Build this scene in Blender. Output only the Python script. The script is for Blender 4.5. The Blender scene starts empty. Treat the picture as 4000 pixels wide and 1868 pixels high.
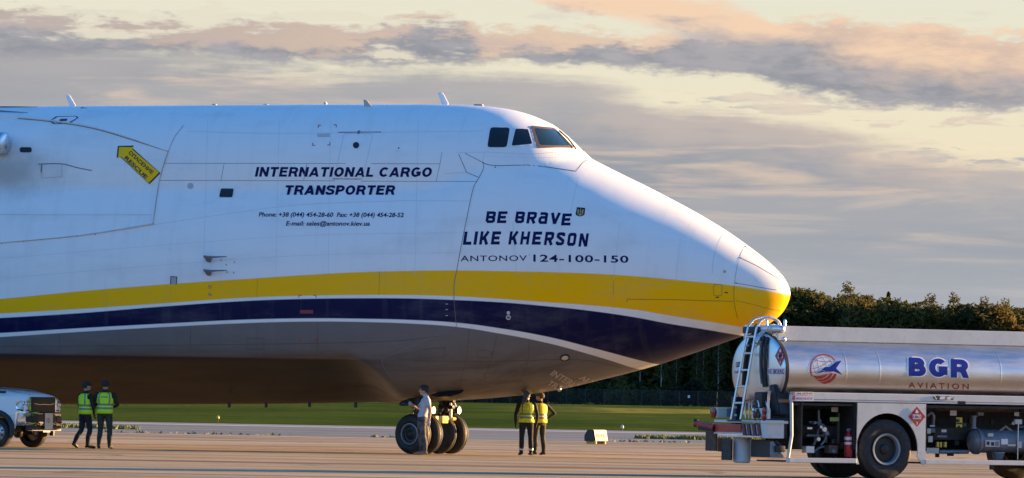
import bpy, bmesh, math, random
import numpy as np
from mathutils import Vector, Matrix
from mathutils.bvhtree import BVHTree

SC = bpy.context.scene
COL = SC.collection
R = math.radians

# ------------------------------------------------------------------ camera
FPX, CXP, CYP = 22516.0, 2000.0, 934.0      # focal length and centre of the 4000 x 1868 photograph, in its pixels
EYE = Vector((0.0, 0.0, 1.6))
PITCH = math.atan((1551.0 - CYP) / FPX)
ROLL = 0.018
_F = Vector((0, math.cos(PITCH), math.sin(PITCH)))
_R0 = Vector((1, 0, 0)); _U0 = Vector((0, -math.sin(PITCH), math.cos(PITCH)))
_RR = _R0 * math.cos(ROLL) + _U0 * math.sin(ROLL)
_UU = _U0 * math.cos(ROLL) - _R0 * math.sin(ROLL)
cam_data = bpy.data.cameras.new('camera')
cam_data.sensor_fit = 'HORIZONTAL'; cam_data.sensor_width = 36.0
cam_data.lens = 36.0 * FPX / 4000.0
cam_data.clip_start = 1.0; cam_data.clip_end = 20000.0
cam = bpy.data.objects.new('camera', cam_data); COL.objects.link(cam)
cam.matrix_world = Matrix(((_RR.x, _UU.x, -_F.x, EYE.x), (_RR.y, _UU.y, -_F.y, EYE.y),
                           (_RR.z, _UU.z, -_F.z, EYE.z), (0, 0, 0, 1)))
SC.camera = cam

def ray(px, py):
    return (_F + _RR * ((px - CXP) / FPX) - _UU * ((py - CYP) / FPX))
def at_depth(px, py, y):
    d = ray(px, py); return EYE + d * (y / d.y)
def on_ground(px, y, z=0.0):
    """point of the flat ground at depth y, in the column of pixel px (at the horizon height)"""
    p = at_depth(px, 1551.0 + (px - 2000) * 0.018 + 1.6 / y * FPX, y); return Vector((p.x, y, z))

# ------------------------------------------------------------------ node helper
class NT:
    def __init__(s, tree): s.t = tree; s.n = tree.nodes; s.l = tree.links
    def new(s, typ, **kw):
        nd = s.n.new(typ)
        for k, v in kw.items(): setattr(nd, k, v)
        return nd
    def put(s, sock, v):
        if isinstance(v, bpy.types.NodeSocket): s.l.new(v, sock)
        elif v is not None:
            if hasattr(sock.default_value, '__len__'):
                v = (v,) * 3 if not hasattr(v, '__len__') else v
                v = tuple(v) + (1.0,) if (len(sock.default_value) == 4 and len(v) == 3) else tuple(v)
            sock.default_value = v
    def m(s, op, a, b=None, c=None, clamp=False):
        nd = s.new('ShaderNodeMath', operation=op, use_clamp=clamp)
        s.put(nd.inputs[0], a)
        if b is not None: s.put(nd.inputs[1], b)
        if c is not None: s.put(nd.inputs[2], c)
        return nd.outputs[0]
    def mapr(s, v, a, b, c=0.0, d=1.0, kind='SMOOTHSTEP'):
        nd = s.new('ShaderNodeMapRange', interpolation_type=kind)
        for i, x in enumerate((v, a, b, c, d)): s.put(nd.inputs[i], x)
        return nd.outputs[0]
    def mix(s, f, a, b, bt='MIX'):
        nd = s.new('ShaderNodeMix', data_type='RGBA', blend_type=bt)
        s.put(nd.inputs[0], f); s.put(nd.inputs[6], a); s.put(nd.inputs[7], b); return nd.outputs[2]
    def sep(s, v):
        nd = s.new('ShaderNodeSeparateXYZ'); s.put(nd.inputs[0], v); return nd.outputs
    def comb(s, x, y, z):
        nd = s.new('ShaderNodeCombineXYZ')
        for i, v in enumerate((x, y, z)): s.put(nd.inputs[i], v)
        return nd.outputs[0]
    def noise(s, vec, scale=1.0, detail=4.0, rough=0.5, dist=0.0, out=0):
        nd = s.new('ShaderNodeTexNoise'); s.put(nd.inputs['Vector'], vec)
        nd.inputs['Scale'].default_value = scale; nd.inputs['Detail'].default_value = detail
        nd.inputs['Roughness'].default_value = rough; nd.inputs['Distortion'].default_value = dist
        return nd.outputs[out]
    def curve(s, v, pts, lo, hi, vlo, vhi):
        """piecewise smooth function through pts [(x, y)], outside clamped"""
        nd = s.new('ShaderNodeFloatCurve'); cm = nd.mapping
        cm.clip_min_x = 0; cm.clip_max_x = 1; cm.clip_min_y = 0; cm.clip_max_y = 1; cm.extend = 'HORIZONTAL'
        c = cm.curves[0]; P = [((x - lo) / (hi - lo), (y - vlo) / (vhi - vlo)) for x, y in sorted(pts)]
        c.points[0].location = P[0]; c.points[1].location = P[-1]
        for p in P[1:-1]: c.points.new(*p)
        cm.update()
        u = s.mapr(v, lo, hi, 0, 1, 'LINEAR'); s.put(nd.inputs['Value'], u)
        return s.m('MULTIPLY_ADD', nd.outputs[0], vhi - vlo, vlo)

# ------------------------------------------------------------------ sky
SUN_EL, SUN_AZ = R(7.0), R(66.0)               # azimuth clockwise from the line of sight: low in the west, on the right
world = bpy.data.worlds.new('World'); SC.world = world; world.use_nodes = True
wt = NT(world.node_tree); wt.n.clear()
gen = wt.new('ShaderNodeTexCoord').outputs['Generated']
dx, dy, dz = wt.sep(gen)
DEG = 57.29578
az = wt.m('MULTIPLY', wt.m('ARCTAN2', dx, dy), DEG)          # degrees, 0 = straight ahead, + = right
el = wt.m('MULTIPLY', wt.m('ARCSINE', dz), DEG)
sky = wt.new('ShaderNodeTexSky', sky_type='NISHITA', sun_disc=False, sun_elevation=SUN_EL, sun_rotation=SUN_AZ,
             altitude=50.0, air_density=1.0, dust_density=0.3, ozone_density=5.0)
SKY_STRENGTH = 0.11
def px2ae(x, y):      # display pixels of the photograph (2576 wide) to azimuth and elevation
    return (x - 1288) / 253.0, (999 + 0.018 * (x - 1288) - y) / 253.0
def line(pts, vlo=-1.0, vhi=6.0): return wt.curve(az, [px2ae(*p) for p in pts], -5.4, 5.4, vlo, vhi)
# cloud texture lives on the sphere of directions, so it goes on all round
nv = wt.comb(wt.m('MULTIPLY', dx, 1.0), wt.m('MULTIPLY', dy, 1.0), wt.m('MULTIPLY', dz, 3.2))
n_big = wt.noise(nv, 22.0, 5.0, 0.55)
n_med = wt.noise(nv, 70.0, 6.0, 0.60, 0.3)
n_fine = wt.noise(nv, 210.0, 5.0, 0.62, 0.2)
sv = wt.comb(wt.m('MULTIPLY', dx, 0.30), wt.m('MULTIPLY', dy, 0.30), wt.m('MULTIPLY', dz, 3.4))
n_str = wt.noise(sv, 75.0, 5.0, 0.58, 0.4)                    # long flat streaks
n_str2 = wt.noise(sv, 26.0, 3.0, 0.5, 0.3)
nb = wt.m('SUBTRACT', n_med, 0.5); nf = wt.m('SUBTRACT', n_fine, 0.5); ng = wt.m('SUBTRACT', n_big, 0.5); ns = wt.m('SUBTRACT', n_str, 0.5)
rag = wt.m('ADD', wt.m('MULTIPLY', nb, 0.42), wt.m('ADD', wt.m('MULTIPLY', nf, 0.34), wt.m('MULTIPLY', ng, 0.16)))   # ragged edge, degrees
elr = wt.m('ADD', el, rag)
# clear sky: the physical sky, veiled near the horizon by thin cream evening cirrus
clear = wt.mix(1.0, sky.outputs[0], (SKY_STRENGTH,) * 3, 'MULTIPLY')
cream = wt.mix(wt.mapr(el, 1.2, 4.2), (0.93, 0.745, 0.49), (0.81, 0.765, 0.60))
veil = wt.m('MULTIPLY', wt.mapr(el, 3.8, 8.5, 1.0, 0.0), 0.965)
CS = 0.229                                                      # cloud and veil radiance at exposure 0
def cc(c): return tuple(v * CS for v in c)
creamS = wt.mix(1.0, cream, (CS,) * 3, 'MULTIPLY')
skyc = wt.mix(veil, clear, creamS)
GREY, MAUVE, PEACH, LOW = cc((0.295, 0.305, 0.345)), cc((0.47, 0.43, 0.43)), cc((0.90, 0.65, 0.46)), cc((0.47, 0.49, 0.53))
# high sunlit streak running down to the right
c0 = line([(1180, -40), (1350, -5), (1500, 5), (1650, 25), (1800, 52), (1900, 68), (2000, 85), (2300, 150), (2576, 190)])
d0 = wt.m('ABSOLUTE', wt.m('SUBTRACT', wt.m('ADD', el, wt.m('MULTIPLY', rag, 0.55)), c0))
w0 = line([(0, 999), (1150, 1005), (1300, 990), (1500, 975), (1700, 968), (1850, 978), (1960, 1000), (2576, 1022)])
w0 = wt.m('MAXIMUM', w0, 0.015)
k0 = wt.mapr(d0, wt.m('MULTIPLY', w0, 0.6), wt.m('MULTIPLY', w0, 1.9), 1.0, 0.0)
k0 = wt.m('MULTIPLY', k0, wt.mapr(az, -0.6, 0.6))
k0 = wt.m('MULTIPLY', k0, wt.mapr(az, 2.6, 3.2, 1.0, 0.0))
# main bank: top edge, bottom edge
cT = line([(0, 42), (120, 46), (230, 66), (420, 62), (500, 80), (600, 62), (760, 70), (840, 80), (930, 70), (1050, 46), (1140, 52),
           (1220, 92), (1400, 92), (1520, 104), (1600, 118), (1700, 92), (1850, 86), (1930, 72), (2050, 66), (2150, 72), (2240, 88), (2330, 76), (2440, 108), (2576, 112)])
cB = line([(0, 130), (300, 120), (500, 122), (700, 135), (900, 140), (1100, 145), (1300, 140), (1500, 140), (1680, 152), (1850, 165), (1930, 190), (2050, 222), (2200, 242), (2400, 252), (2576, 254)])
topd = wt.m('SUBTRACT', cT, elr)                               # degrees below the bank's top
kT = wt.mapr(topd, -0.10, 0.01)
kB = wt.mapr(wt.m('SUBTRACT', wt.m('ADD', el, wt.m('MULTIPLY', rag, 0.8)), cB), -0.15, -0.02)
holes = wt.mapr(wt.m('ADD', n_str, wt.m('MULTIPLY', nb, 0.9)), 0.58, 0.70, 1.0, wt.mapr(az, -0.2, 1.2, 0.12, 1.0))
k1 = wt.m('MULTIPLY', wt.m('MULTIPLY', kT, kB), holes)
lit = wt.m('MULTIPLY', wt.mapr(wt.m('ADD', topd, wt.m('MULTIPLY', wt.m('ADD', nb, ng), 0.9)), 0.10, wt.mapr(az, 1.5, 4.5, 0.24, 0.62), 1.0, 0.0),
           wt.mapr(az, -5.5, 4.0, 0.35, 1.0))
shade = wt.mapr(wt.m('ADD', n_med, wt.m('MULTIPLY', nf, 0.5)), 0.34, 0.68)
col1 = wt.mix(lit, wt.mix(shade, GREY, cc((0.42, 0.405, 0.425))), wt.mix(shade, PEACH, cc((0.70, 0.52, 0.42))))
col0 = wt.mix(wt.mapr(wt.m('ADD', n_med, wt.m('MULTIPLY', wt.m('SUBTRACT', c0, el), 1.1)), 0.50, 0.80), PEACH, cc((0.50, 0.44, 0.44)))
# lower sheet of soft stratus, top edge sloping down to the right
cS = line([(0, 108), (250, 120), (500, 150), (700, 165), (1000, 175), (1300, 190), (1500, 215), (1650, 262), (1800, 268), (1950, 300), (2150, 340), (2350, 375), (2576, 400)])
kS = wt.mapr(wt.m('SUBTRACT', cS, wt.m('ADD', el, wt.m('ADD', wt.m('MULTIPLY', rag, 0.5), wt.m('MULTIPLY', ns, 0.7)))), -0.08, 0.22)
low = wt.mapr(el, 0.2, 2.2, 1.0, 0.0)
streak = wt.m('MULTIPLY', wt.mapr(wt.m('ADD', n_str, wt.m('MULTIPLY', ng, 0.4)), 0.47, 0.68), wt.mapr(el, 1.3, 2.7, 0.32, 0.95))
colS = wt.mix(streak, cc((0.325, 0.345, 0.39)), cc((0.74, 0.58, 0.46)))
edgeS = wt.mapr(wt.m('ADD', wt.m('SUBTRACT', cS, el), wt.m('MULTIPLY', wt.m('ADD', ns, nb), 0.8)), 0.05, 0.70, 0.52, 0.0)
colS = wt.mix(wt.m('MULTIPLY', edgeS, wt.mapr(az, -1.5, 2.0, 0.35, 1.0)), colS, cc((0.74, 0.585, 0.475)))
colS = wt.mix(wt.m('MULTIPLY', wt.mapr(n_str2, 0.40, 0.62), 0.35), colS, cc((0.50, 0.485, 0.48)))
colS = wt.mix(wt.m('MULTIPLY', low, 0.80), colS, wt.mix(wt.mapr(n_str, 0.36, 0.66), cc((0.435, 0.465, 0.515)), cc((0.52, 0.535, 0.55))))
colS = wt.mix(wt.m('MULTIPLY', wt.mapr(el, 0.75, 1.2, 1.0, 0.0), 0.16), colS, cc((0.76, 0.58, 0.50)))
# torn scraps in the clear gap, thinning out upwards all over the sky
kG = wt.m('MULTIPLY', wt.mapr(wt.m('ADD', n_str, wt.m('MULTIPLY', nb, 0.9)), 0.54, 0.64), wt.mapr(el, 3.3, 6.0, 0.85, 0.0))
kG = wt.m('MULTIPLY', kG, wt.mapr(el, 2.7, 3.5, 1.0, 0.25))
colG = wt.mix(wt.mapr(n_med, 0.45, 0.6), cc((0.42, 0.42, 0.44)), cc((0.72, 0.60, 0.50)))
kH = wt.m('MULTIPLY', wt.mapr(wt.noise(nv, 3.5, 6.0, 0.6, 0.4), 0.60, 0.78, 0.0, 0.55), wt.mapr(el, 5.0, 12.0))
skyc = wt.mix(kH, skyc, cc((0.50, 0.47, 0.47)))
skyc = wt.mix(kG, skyc, colG)
skyc = wt.mix(kS, skyc, colS)
skyc = wt.mix(k1, skyc, col1)
skyc = wt.mix(k0, skyc, col0)
bg = wt.new('ShaderNodeBackground'); wt.put(bg.inputs[0], skyc); bg.inputs[1].default_value = 1.0
wo = wt.new('ShaderNodeOutputWorld'); wt.l.new(bg.outputs[0], wo.inputs[0])

# ------------------------------------------------------------------ sun and exposure
sl = bpy.data.lights.new('sun', 'SUN'); sl.energy = 4.6; sl.angle = R(0.53); sl.color = (1.0, 0.60, 0.24)
sun = bpy.data.objects.new('sun', sl); COL.objects.link(sun)
sd = Vector((math.sin(SUN_AZ) * math.cos(SUN_EL), math.cos(SUN_AZ) * math.cos(SUN_EL), math.sin(SUN_EL)))
sun.rotation_euler = (-sd).to_track_quat('-Z', 'Y').to_euler()
sun.location = sd * 400
SC.view_settings.view_transform = 'Standard'; SC.view_settings.look = 'None'
SC.view_settings.gamma = 1.0; SC.view_settings.use_curve_mapping = False
SC.view_settings.exposure = 2.14

# ------------------------------------------------------------------ mesh helpers
class MB:
    """collects verts and faces (with a material slot per face)"""
    def __init__(s): s.v = []; s.f = []; s.mi = []; s.cur = 0
    def add(s, vs, fs):
        b = len(s.v); s.v += [tuple(p) for p in vs]; s.f += [tuple(b + i for i in f) for f in fs]; s.mi += [s.cur] * len(fs); return s
    def box(s, c, d, rot=None):
        c = Vector(c); h = Vector(d) / 2
        P = [Vector((x * h.x, y * h.y, z * h.z)) for z in (-1, 1) for y in (-1, 1) for x in (-1, 1)]
        if rot is not None: P = [rot @ p for p in P]
        return s.add([c + p for p in P], [(0, 2, 3, 1), (4, 5, 7, 6), (0, 1, 5, 4), (2, 6, 7, 3), (0, 4, 6, 2), (1, 3, 7, 5)])
    def bbox(s, c, d, b=0.02, rot=None):
        """box with chamfered edges"""
        bm = bmesh.new(); bmesh.ops.create_cube(bm, size=1.0)
        for v in bm.verts: v.co = Vector((v.co.x * d[0], v.co.y * d[1], v.co.z * d[2]))
        bmesh.ops.bevel(bm, geom=bm.edges[:], offset=b, segments=2, profile=0.6, affect='EDGES')
        return s.bm(bm, c, rot)
    def bm(s, bm, c=(0, 0, 0), rot=None):
        c = Vector(c); bm.verts.index_update()
        s.add([c + (rot @ v.co if rot is not None else v.co) for v in bm.verts], [[v.index for v in f.verts] for f in bm.faces]); bm.free(); return s
    def tube(s, path, r, seg=8, cap=True):
        path = [Vector(p) for p in path]; n = len(path); rr = r if hasattr(r, '__len__') else [r] * n
        vs = []; prev = None
        for i, p in enumerate(path):
            t = ((path[min(i + 1, n - 1)] - p).normalized() + (p - path[max(i - 1, 0)]).normalized())
            t = t.normalized() if t.length > 1e-6 else (path[min(i + 1, n - 1)] - path[max(i - 1, 0)]).normalized()
            if prev is None:
                a = Vector((0, 0, 1)) if abs(t.z) < 0.9 else Vector((1, 0, 0)); u = t.cross(a).normalized()
            else:
                u = (prev - t * prev.dot(t)); u = u.normalized() if u.length > 1e-6 else t.orthogonal().normalized()
            prev = u; w = t.cross(u)
            vs += [p + (u * math.cos(2 * math.pi * k / seg) + w * math.sin(2 * math.pi * k / seg)) * rr[i] for k in range(seg)]
        fs = [(i * seg + k, i * seg + (k + 1) % seg, (i + 1) * seg + (k + 1) % seg, (i + 1) * seg + k) for i in range(n - 1) for k in range(seg)]
        if cap: fs += [tuple(range(seg - 1, -1, -1)), tuple((n - 1) * seg + k for k in range(seg))]
        return s.add(vs, fs)
    def lathe(s, prof, c, axis, seg=32, close=False):
        """prof: [(distance along axis, radius)]"""
        c = Vector(c); a = Vector(axis).normalized(); u = a.orthogonal().normalized(); w = a.cross(u); n = len(prof)
        vs = [c + a * h + (u * math.cos(2 * math.pi * k / seg) + w * math.sin(2 * math.pi * k / seg)) * r for h, r in prof for k in range(seg)]
        fs = [(i * seg + k, i * seg + (k + 1) % seg, (i + 1) * seg + (k + 1) % seg, (i + 1) * seg + k) for i in range(n - 1) for k in range(seg)]
        if close: fs += [((n - 1) * seg + k, (n - 1) * seg + (k + 1) % seg, (k + 1) % seg, k) for k in range(seg)]
        return s.add(vs, fs)
    def prism(s, poly, o, u, v, d):
        """polygon in the plane o + u, v, pushed along vector d"""
        o, u, v, d = Vector(o), Vector(u), Vector(v), Vector(d); n = len(poly)
        A = [o + u * p[0] + v * p[1] for p in poly]
        return s.add(A + [p + d for p in A], [tuple(range(n - 1, -1, -1)), tuple(range(n, 2 * n))] + [(i, (i + 1) % n, n + (i + 1) % n, n + i) for i in range(n)])
    def ball(s, c, r, seg=16, rings=10, rot=None):
        c = Vector(c); r = Vector(r) if hasattr(r, '__len__') else Vector((r, r, r))
        vs = [Vector((0, 0, r.z))] + [Vector((r.x * math.sin(math.pi * i / rings) * math.cos(2 * math.pi * k / seg), r.y * math.sin(math.pi * i / rings) * math.sin(2 * math.pi * k / seg),
              r.z * math.cos(math.pi * i / rings))) for i in range(1, rings) for k in range(seg)] + [Vector((0, 0, -r.z))]
        fs = [(0, 1 + k, 1 + (k + 1) % seg) for k in range(seg)]
        fs += [(1 + (i - 1) * seg + k, 1 + i * seg + k, 1 + i * seg + (k + 1) % seg, 1 + (i - 1) * seg + (k + 1) % seg) for i in range(1, rings - 1) for k in range(seg)]
        e = len(vs) - 1; fs += [(e, 1 + (rings - 2) * seg + (k + 1) % seg, 1 + (rings - 2) * seg + k) for k in range(seg)]
        return s.add([c + (rot @ p if rot is not None else p) for p in vs], fs)
    def mesh(s, name, mats, smooth=None, bevel=0.0):
        me = bpy.data.meshes.new(name); me.from_pydata(s.v, [], s.f)
        for m in (mats if isinstance(mats, (list, tuple)) else [mats]): me.materials.append(m)
        me.polygons.foreach_set('material_index', s.mi)
        bm = bmesh.new(); bm.from_mesh(me); bmesh.ops.recalc_face_normals(bm, faces=bm.faces[:])
        if bevel: bmesh.ops.bevel(bm, geom=[e for e in bm.edges if e.is_manifold and e.calc_face_angle(0) > 0.6], offset=bevel, segments=2, affect='EDGES', clamp_overlap=True)
        bm.to_mesh(me); bm.free()
        if smooth is not None:
            me.polygons.foreach_set('use_smooth', [True] * len(me.polygons))
            if smooth < 180: me.set_sharp_from_angle(angle=R(smooth))
        me.update(); return me
def tag(o, label=None, cat=None, group=None, kind=None):
    for k, v in (('label', label), ('category', cat), ('group', group), ('kind', kind)):
        if v: o[k] = v
    return o
def ob(name, mb, mats, parent=None, smooth=None, bevel=0.0):
    me = mb.mesh(name, mats, smooth, bevel) if isinstance(mb, MB) else mb
    o = bpy.data.objects.new(name, me); COL.objects.link(o)
    if parent is not None: o.parent = parent
    return o
def thing(name, label, cat, loc=(0, 0, 0), rz=0.0, group=None):
    o = bpy.data.objects.new(name, None); COL.objects.link(o); o.empty_display_size = 0.3
    o.location = loc; o.rotation_euler = (0, 0, rz); return tag(o, label, cat, group)
def copy_tree(o, parent=None):
    c = o.copy(); COL.objects.link(c)
    if parent is not None: c.parent = parent
    for ch in list(o.children): copy_tree(ch, c)
    return c

# ------------------------------------------------------------------ materials
def mat(name, col, rough=0.5, metal=0.0, spec=0.5, coat=0.0, vary=0.0, vscale=3.0, bump=0.0, bscale=40.0, dirt=None):
    """plain painted / metal / cloth surface with a little unevenness"""
    m = bpy.data.materials.new(name); m.use_nodes = True; t = NT(m.node_tree); b = t.n['Principled BSDF']
    b.inputs['Roughness'].default_value = rough; b.inputs['Metallic'].default_value = metal
    b.inputs['Specular IOR Level'].default_value = spec; b.inputs['Coat Weight'].default_value = coat
    co = t.new('ShaderNodeTexCoord').outputs['Object']
    if vary:
        n = t.noise(co, vscale, 6.0, 0.6); lo = tuple(c * (1 - vary) for c in col); hi = tuple(min(1, c * (1 + vary)) for c in col)
        c = t.mix(t.mapr(n, 0.3, 0.7), lo, hi)
        if dirt: c = t.mix(t.m('MULTIPLY', t.mapr(t.noise(co, vscale * 2.7, 7.0, 0.7), 0.52, 0.75), dirt[1]), c, dirt[0])
        t.put(b.inputs['Base Color'], c)
        t.put(b.inputs['Roughness'], t.mapr(t.noise(co, vscale * 3, 5.0), 0.3, 0.7, max(0.02, rough - 0.08), min(1, rough + 0.08)))
    else: b.inputs['Base Color'].default_value = tuple(col) + (1,)
    if bump:
        bp = t.new('ShaderNodeBump'); bp.inputs['Strength'].default_value = bump; bp.inputs['Distance'].default_value = 0.01
        t.put(bp.inputs['Height'], t.noise(co, bscale, 5.0)); t.l.new(bp.outputs[0], b.inputs['Normal'])
    return m

# ================================================================== THE GROUND
APRON_FAR, TAXI_FAR, GRASS_FAR = 214.0, 291.0, 920.0
def sheet(name, m, x0, x1, ys, zf, nx=2):
    mb = MB(); xs = [x0 + (x1 - x0) * i / (nx - 1) for i in range(nx)]
    vs = [(x, y, zf(x, y)) for y in ys for x in xs]
    mb.add(vs, [(j * nx + i, j * nx + i + 1, (j + 1) * nx + i + 1, (j + 1) * nx + i) for j in range(len(ys) - 1) for i in range(nx - 1)])
    return tag(ob(name, mb, m, smooth=180), kind='structure')
def pave_mat(name, base, dark, light, streak, rough, spec=0.06):
    m = bpy.data.materials.new(name); m.use_nodes = True; t = NT(m.node_tree); b = t.n['Principled BSDF']
    x, y, z = t.sep(t.new('ShaderNodeTexCoord').outputs['Object'])
    pos = t.comb(x, y, 0.0)
    fine = t.noise(pos, 1.6, 8.0, 0.65); big = t.noise(pos, 0.11, 5.0, 0.6)
    st = t.noise(t.comb(t.m('MULTIPLY', x, 0.035), t.m('MULTIPLY', y, 0.32), 0.0), 1.0, 6.0, 0.62, 0.25)      # tyre rubber and sealed strips along the stand
    st2 = t.noise(t.comb(t.m('MULTIPLY', x, 0.012), t.m('MULTIPLY', y, 0.85), 3.7), 1.0, 3.0, 0.5)
    c = t.mix(t.mapr(big, 0.3, 0.7), base, light)
    c = t.mix(t.m('MULTIPLY', t.mapr(fine, 0.45, 0.72), 0.35), c, dark)
    c = t.mix(t.m('MULTIPLY', t.mapr(st, 0.50, 0.66), streak), c, dark)
    c = t.mix(t.m('MULTIPLY', t.mapr(st2, 0.57, 0.625), streak * 0.9), c, dark)
    c = t.mix(t.m('MULTIPLY', t.mapr(st2, 0.40, 0.36), streak * 0.5), c, light)
    pat = t.noise(t.comb(t.m('MULTIPLY', x, 0.05), t.m('MULTIPLY', y, 0.16), 9.1), 1.0, 5.0, 0.6, 0.6); spot = t.noise(t.comb(t.m('MULTIPLY', x, 0.5), t.m('MULTIPLY', y, 0.10), 4.4), 1.0, 4.0, 0.6)
    c = t.mix(t.m('MULTIPLY', t.mapr(pat, 0.48, 0.66), streak * 0.55), c, dark); c = t.mix(t.m('MULTIPLY', t.mapr(spot, 0.63, 0.70), streak * 0.6), c, dark)
    t.put(b.inputs['Base Color'], c); b.inputs['Specular IOR Level'].default_value = spec
    t.put(b.inputs['Roughness'], t.mapr(fine, 0.3, 0.7, rough - 0.06, rough + 0.06))
    bp = t.new('ShaderNodeBump'); bp.inputs['Strength'].default_value = 0.5; bp.inputs['Distance'].default_value = 0.006
    t.put(bp.inputs['Height'], t.noise(pos, 9.0, 8.0, 0.7)); t.l.new(bp.outputs[0], b.inputs['Normal'])
    return m
flat = lambda x, y: 0.0
M_apron = pave_mat('apron_concrete', (0.45, 0.335, 0.185), (0.18, 0.112, 0.062), (0.50, 0.39, 0.235), 0.95, 0.9)
M_taxi = pave_mat('taxiway_asphalt', (0.165, 0.175, 0.155), (0.085, 0.085, 0.08), (0.23, 0.24, 0.215), 0.7, 0.85, 0.2)
M_shoulder = pave_mat('shoulder_concrete', (0.30, 0.28, 0.26), (0.19, 0.18, 0.17), (0.36, 0.33, 0.31), 0.5, 0.9)
sheet('apron', M_apron, -420, 420, [-150, 60, 100, 140, 180, APRON_FAR], flat, 9)
sheet('taxiway', M_taxi, -420, 420, [APRON_FAR, 240, TAXI_FAR - 13], flat, 9)
sheet('shoulder', M_shoulder, -420, 420, [TAXI_FAR - 13, TAXI_FAR], flat, 9)
M_line = mat('line_paint', (0.62, 0.62, 0.60), 0.7, vary=0.25, vscale=0.8)
sheet('edge_line', M_line, -420, 420, [TAXI_FAR - 17.0, TAXI_FAR - 14.2], lambda x, y: 0.004, 9)

m = bpy.data.materials.new('mown_grass'); m.use_nodes = True; t = NT(m.node_tree); b = t.n['Principled BSDF']
x, y, z = t.sep(t.new('ShaderNodeTexCoord').outputs['Object'])
pos = t.comb(x, y, 0.0)
g1 = t.noise(t.comb(t.m('MULTIPLY', x, 0.05), t.m('MULTIPLY', y, 0.016), 0.0), 1.0, 6.0, 0.65, 0.4)
g2 = t.noise(pos, 0.35, 8.0, 0.7)
c = t.mix(t.mapr(g1, 0.36, 0.64), (0.034, 0.066, 0.014), (0.066, 0.100, 0.020))
c = t.mix(t.m('MULTIPLY', t.mapr(g2, 0.45, 0.7), 0.6), c, (0.115, 0.125, 0.030))
dn = t.noise(t.comb(t.m('MULTIPLY', x, 0.10), t.m('MULTIPLY', y, 0.012), 2.0), 1.0, 5.0, 0.65)
sun_streak = t.m('MULTIPLY', t.m('MULTIPLY', t.mapr(x, -4, 14), t.m('MULTIPLY', t.mapr(y, 540, 600), t.mapr(y, 700, 790, 1, 0))), t.mapr(dn, 0.38, 0.58, 0.25, 1.0))
c = t.mix(t.m('MULTIPLY', sun_streak, 0.85), c, (0.30, 0.27, 0.06))  # sunlit band on the far grass, painted into its colour
sun_streak2 = t.m('MULTIPLY', t.mapr(x, 2, 12), t.mapr(t.noise(t.comb(t.m('MULTIPLY', x, 0.25), t.m('MULTIPLY', y, 0.05), 7.0), 1.0, 5.0, 0.7), 0.50, 0.66))
c = t.mix(t.m('MULTIPLY', sun_streak2, 0.55), c, (0.17, 0.17, 0.04))  # fainter sunlit streaks, also painted into the grass colour
t.put(b.inputs['Base Color'], c); b.inputs['Roughness'].default_value = 0.85; b.inputs['Specular IOR Level'].default_value = 0.0
bp = t.new('ShaderNodeBump'); bp.inputs['Strength'].default_value = 1.0; bp.inputs['Distance'].default_value = 0.25
t.put(bp.inputs['Height'], t.noise(pos, 1.1, 6.0, 0.7)); t.l.new(bp.outputs[0], b.inputs['Normal'])
M_grass = m
def gz(x, y):
    u = min(1, max(0, (y - TAXI_FAR) / (GRASS_FAR - TAXI_FAR)))
    return 0.0 + 0.62 * u + 0.10 * math.sin(x * 0.045 + y * 0.02) * math.sin(math.pi * u) + 0.07 * math.sin(y * 0.05 - x * 0.02) * math.sin(math.pi * u)
sheet('grass_field', M_grass, -500, 500, [TAXI_FAR + 0.0] + [TAXI_FAR + 12.0 * i for i in range(1, 60)] + [1200, 2500], gz, 60)

# ================================================================== THE FREIGHTER AIRCRAFT
K = 4000.0 / 2576.0                                    # the pixel notes below are in display pixels (2576 wide)
YAW = R(15.0)                                          # nose turned a little towards the camera
GEAR_Y = 157.6
AC = on_ground(1697, GEAR_Y)
aircraft = thing('cargo_aircraft', 'huge white four-engine freighter with yellow and navy stripes and drooping nose', 'aircraft', AC, -YAW)
FWD = Vector((math.cos(YAW), -math.sin(YAW), 0)); PORT = Vector((math.sin(YAW), math.cos(YAW), 0))
def loc(p): d = p - AC; return Vector((d.dot(FWD), d.dot(PORT), d.z))
EYEL = loc(EYE)
def rayl(dx_, dy_):
    d = ray(dx_ * K, dy_ * K); return Vector((d.dot(FWD), d.dot(PORT), d.z))
def centre(dx_, dy_):
    """point of the aircraft's centre plane under a display pixel: (x forward, z)"""
    d = rayl(dx_, dy_); t = -EYEL.y / d.y; p = EYEL + d * t; return p.x, p.z
X_REAR = -26.0
# upper deck outline, nose outline, belly outline in the photograph
TOPU = [centre(*p) for p in [(0, 269), (200, 267), (400, 266), (700, 264), (950, 263), (1100, 263.5), (1180, 265.5), (1240, 269.5), (1290, 277), (1330, 288),
                             (1362, 301), (1385, 312), (1400, 323), (1424, 343), (1448, 366), (1466, 382), (1484, 399), (1500, 412)]]
TOPL = [centre(*p) for p in [(1300, 330), (1400, 364), (1485, 399.5), (1520, 417), (1560, 437), (1620, 466), (1680, 497), (1740, 529), (1790, 558), (1830, 583), (1870, 611),
                             (1900, 633), (1930, 657), (1950, 675), (1966, 692), (1976, 707), (1983, 721), (1986.5, 734)]]
BOT = [centre(*p) for p in [(0, 1020), (280, 1020), (600, 1019.5), (1000, 1013), (1200, 1004), (1300, 995), (1400, 980.5), (1500, 958), (1600, 933), (1700, 903), (1780, 876),
                            (1840, 855), (1880, 841), (1915, 825), (1940, 810), (1958, 796), (1970, 782), (1979, 766), (1985, 750)]]
TIP = centre(1987, 741)
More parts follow.
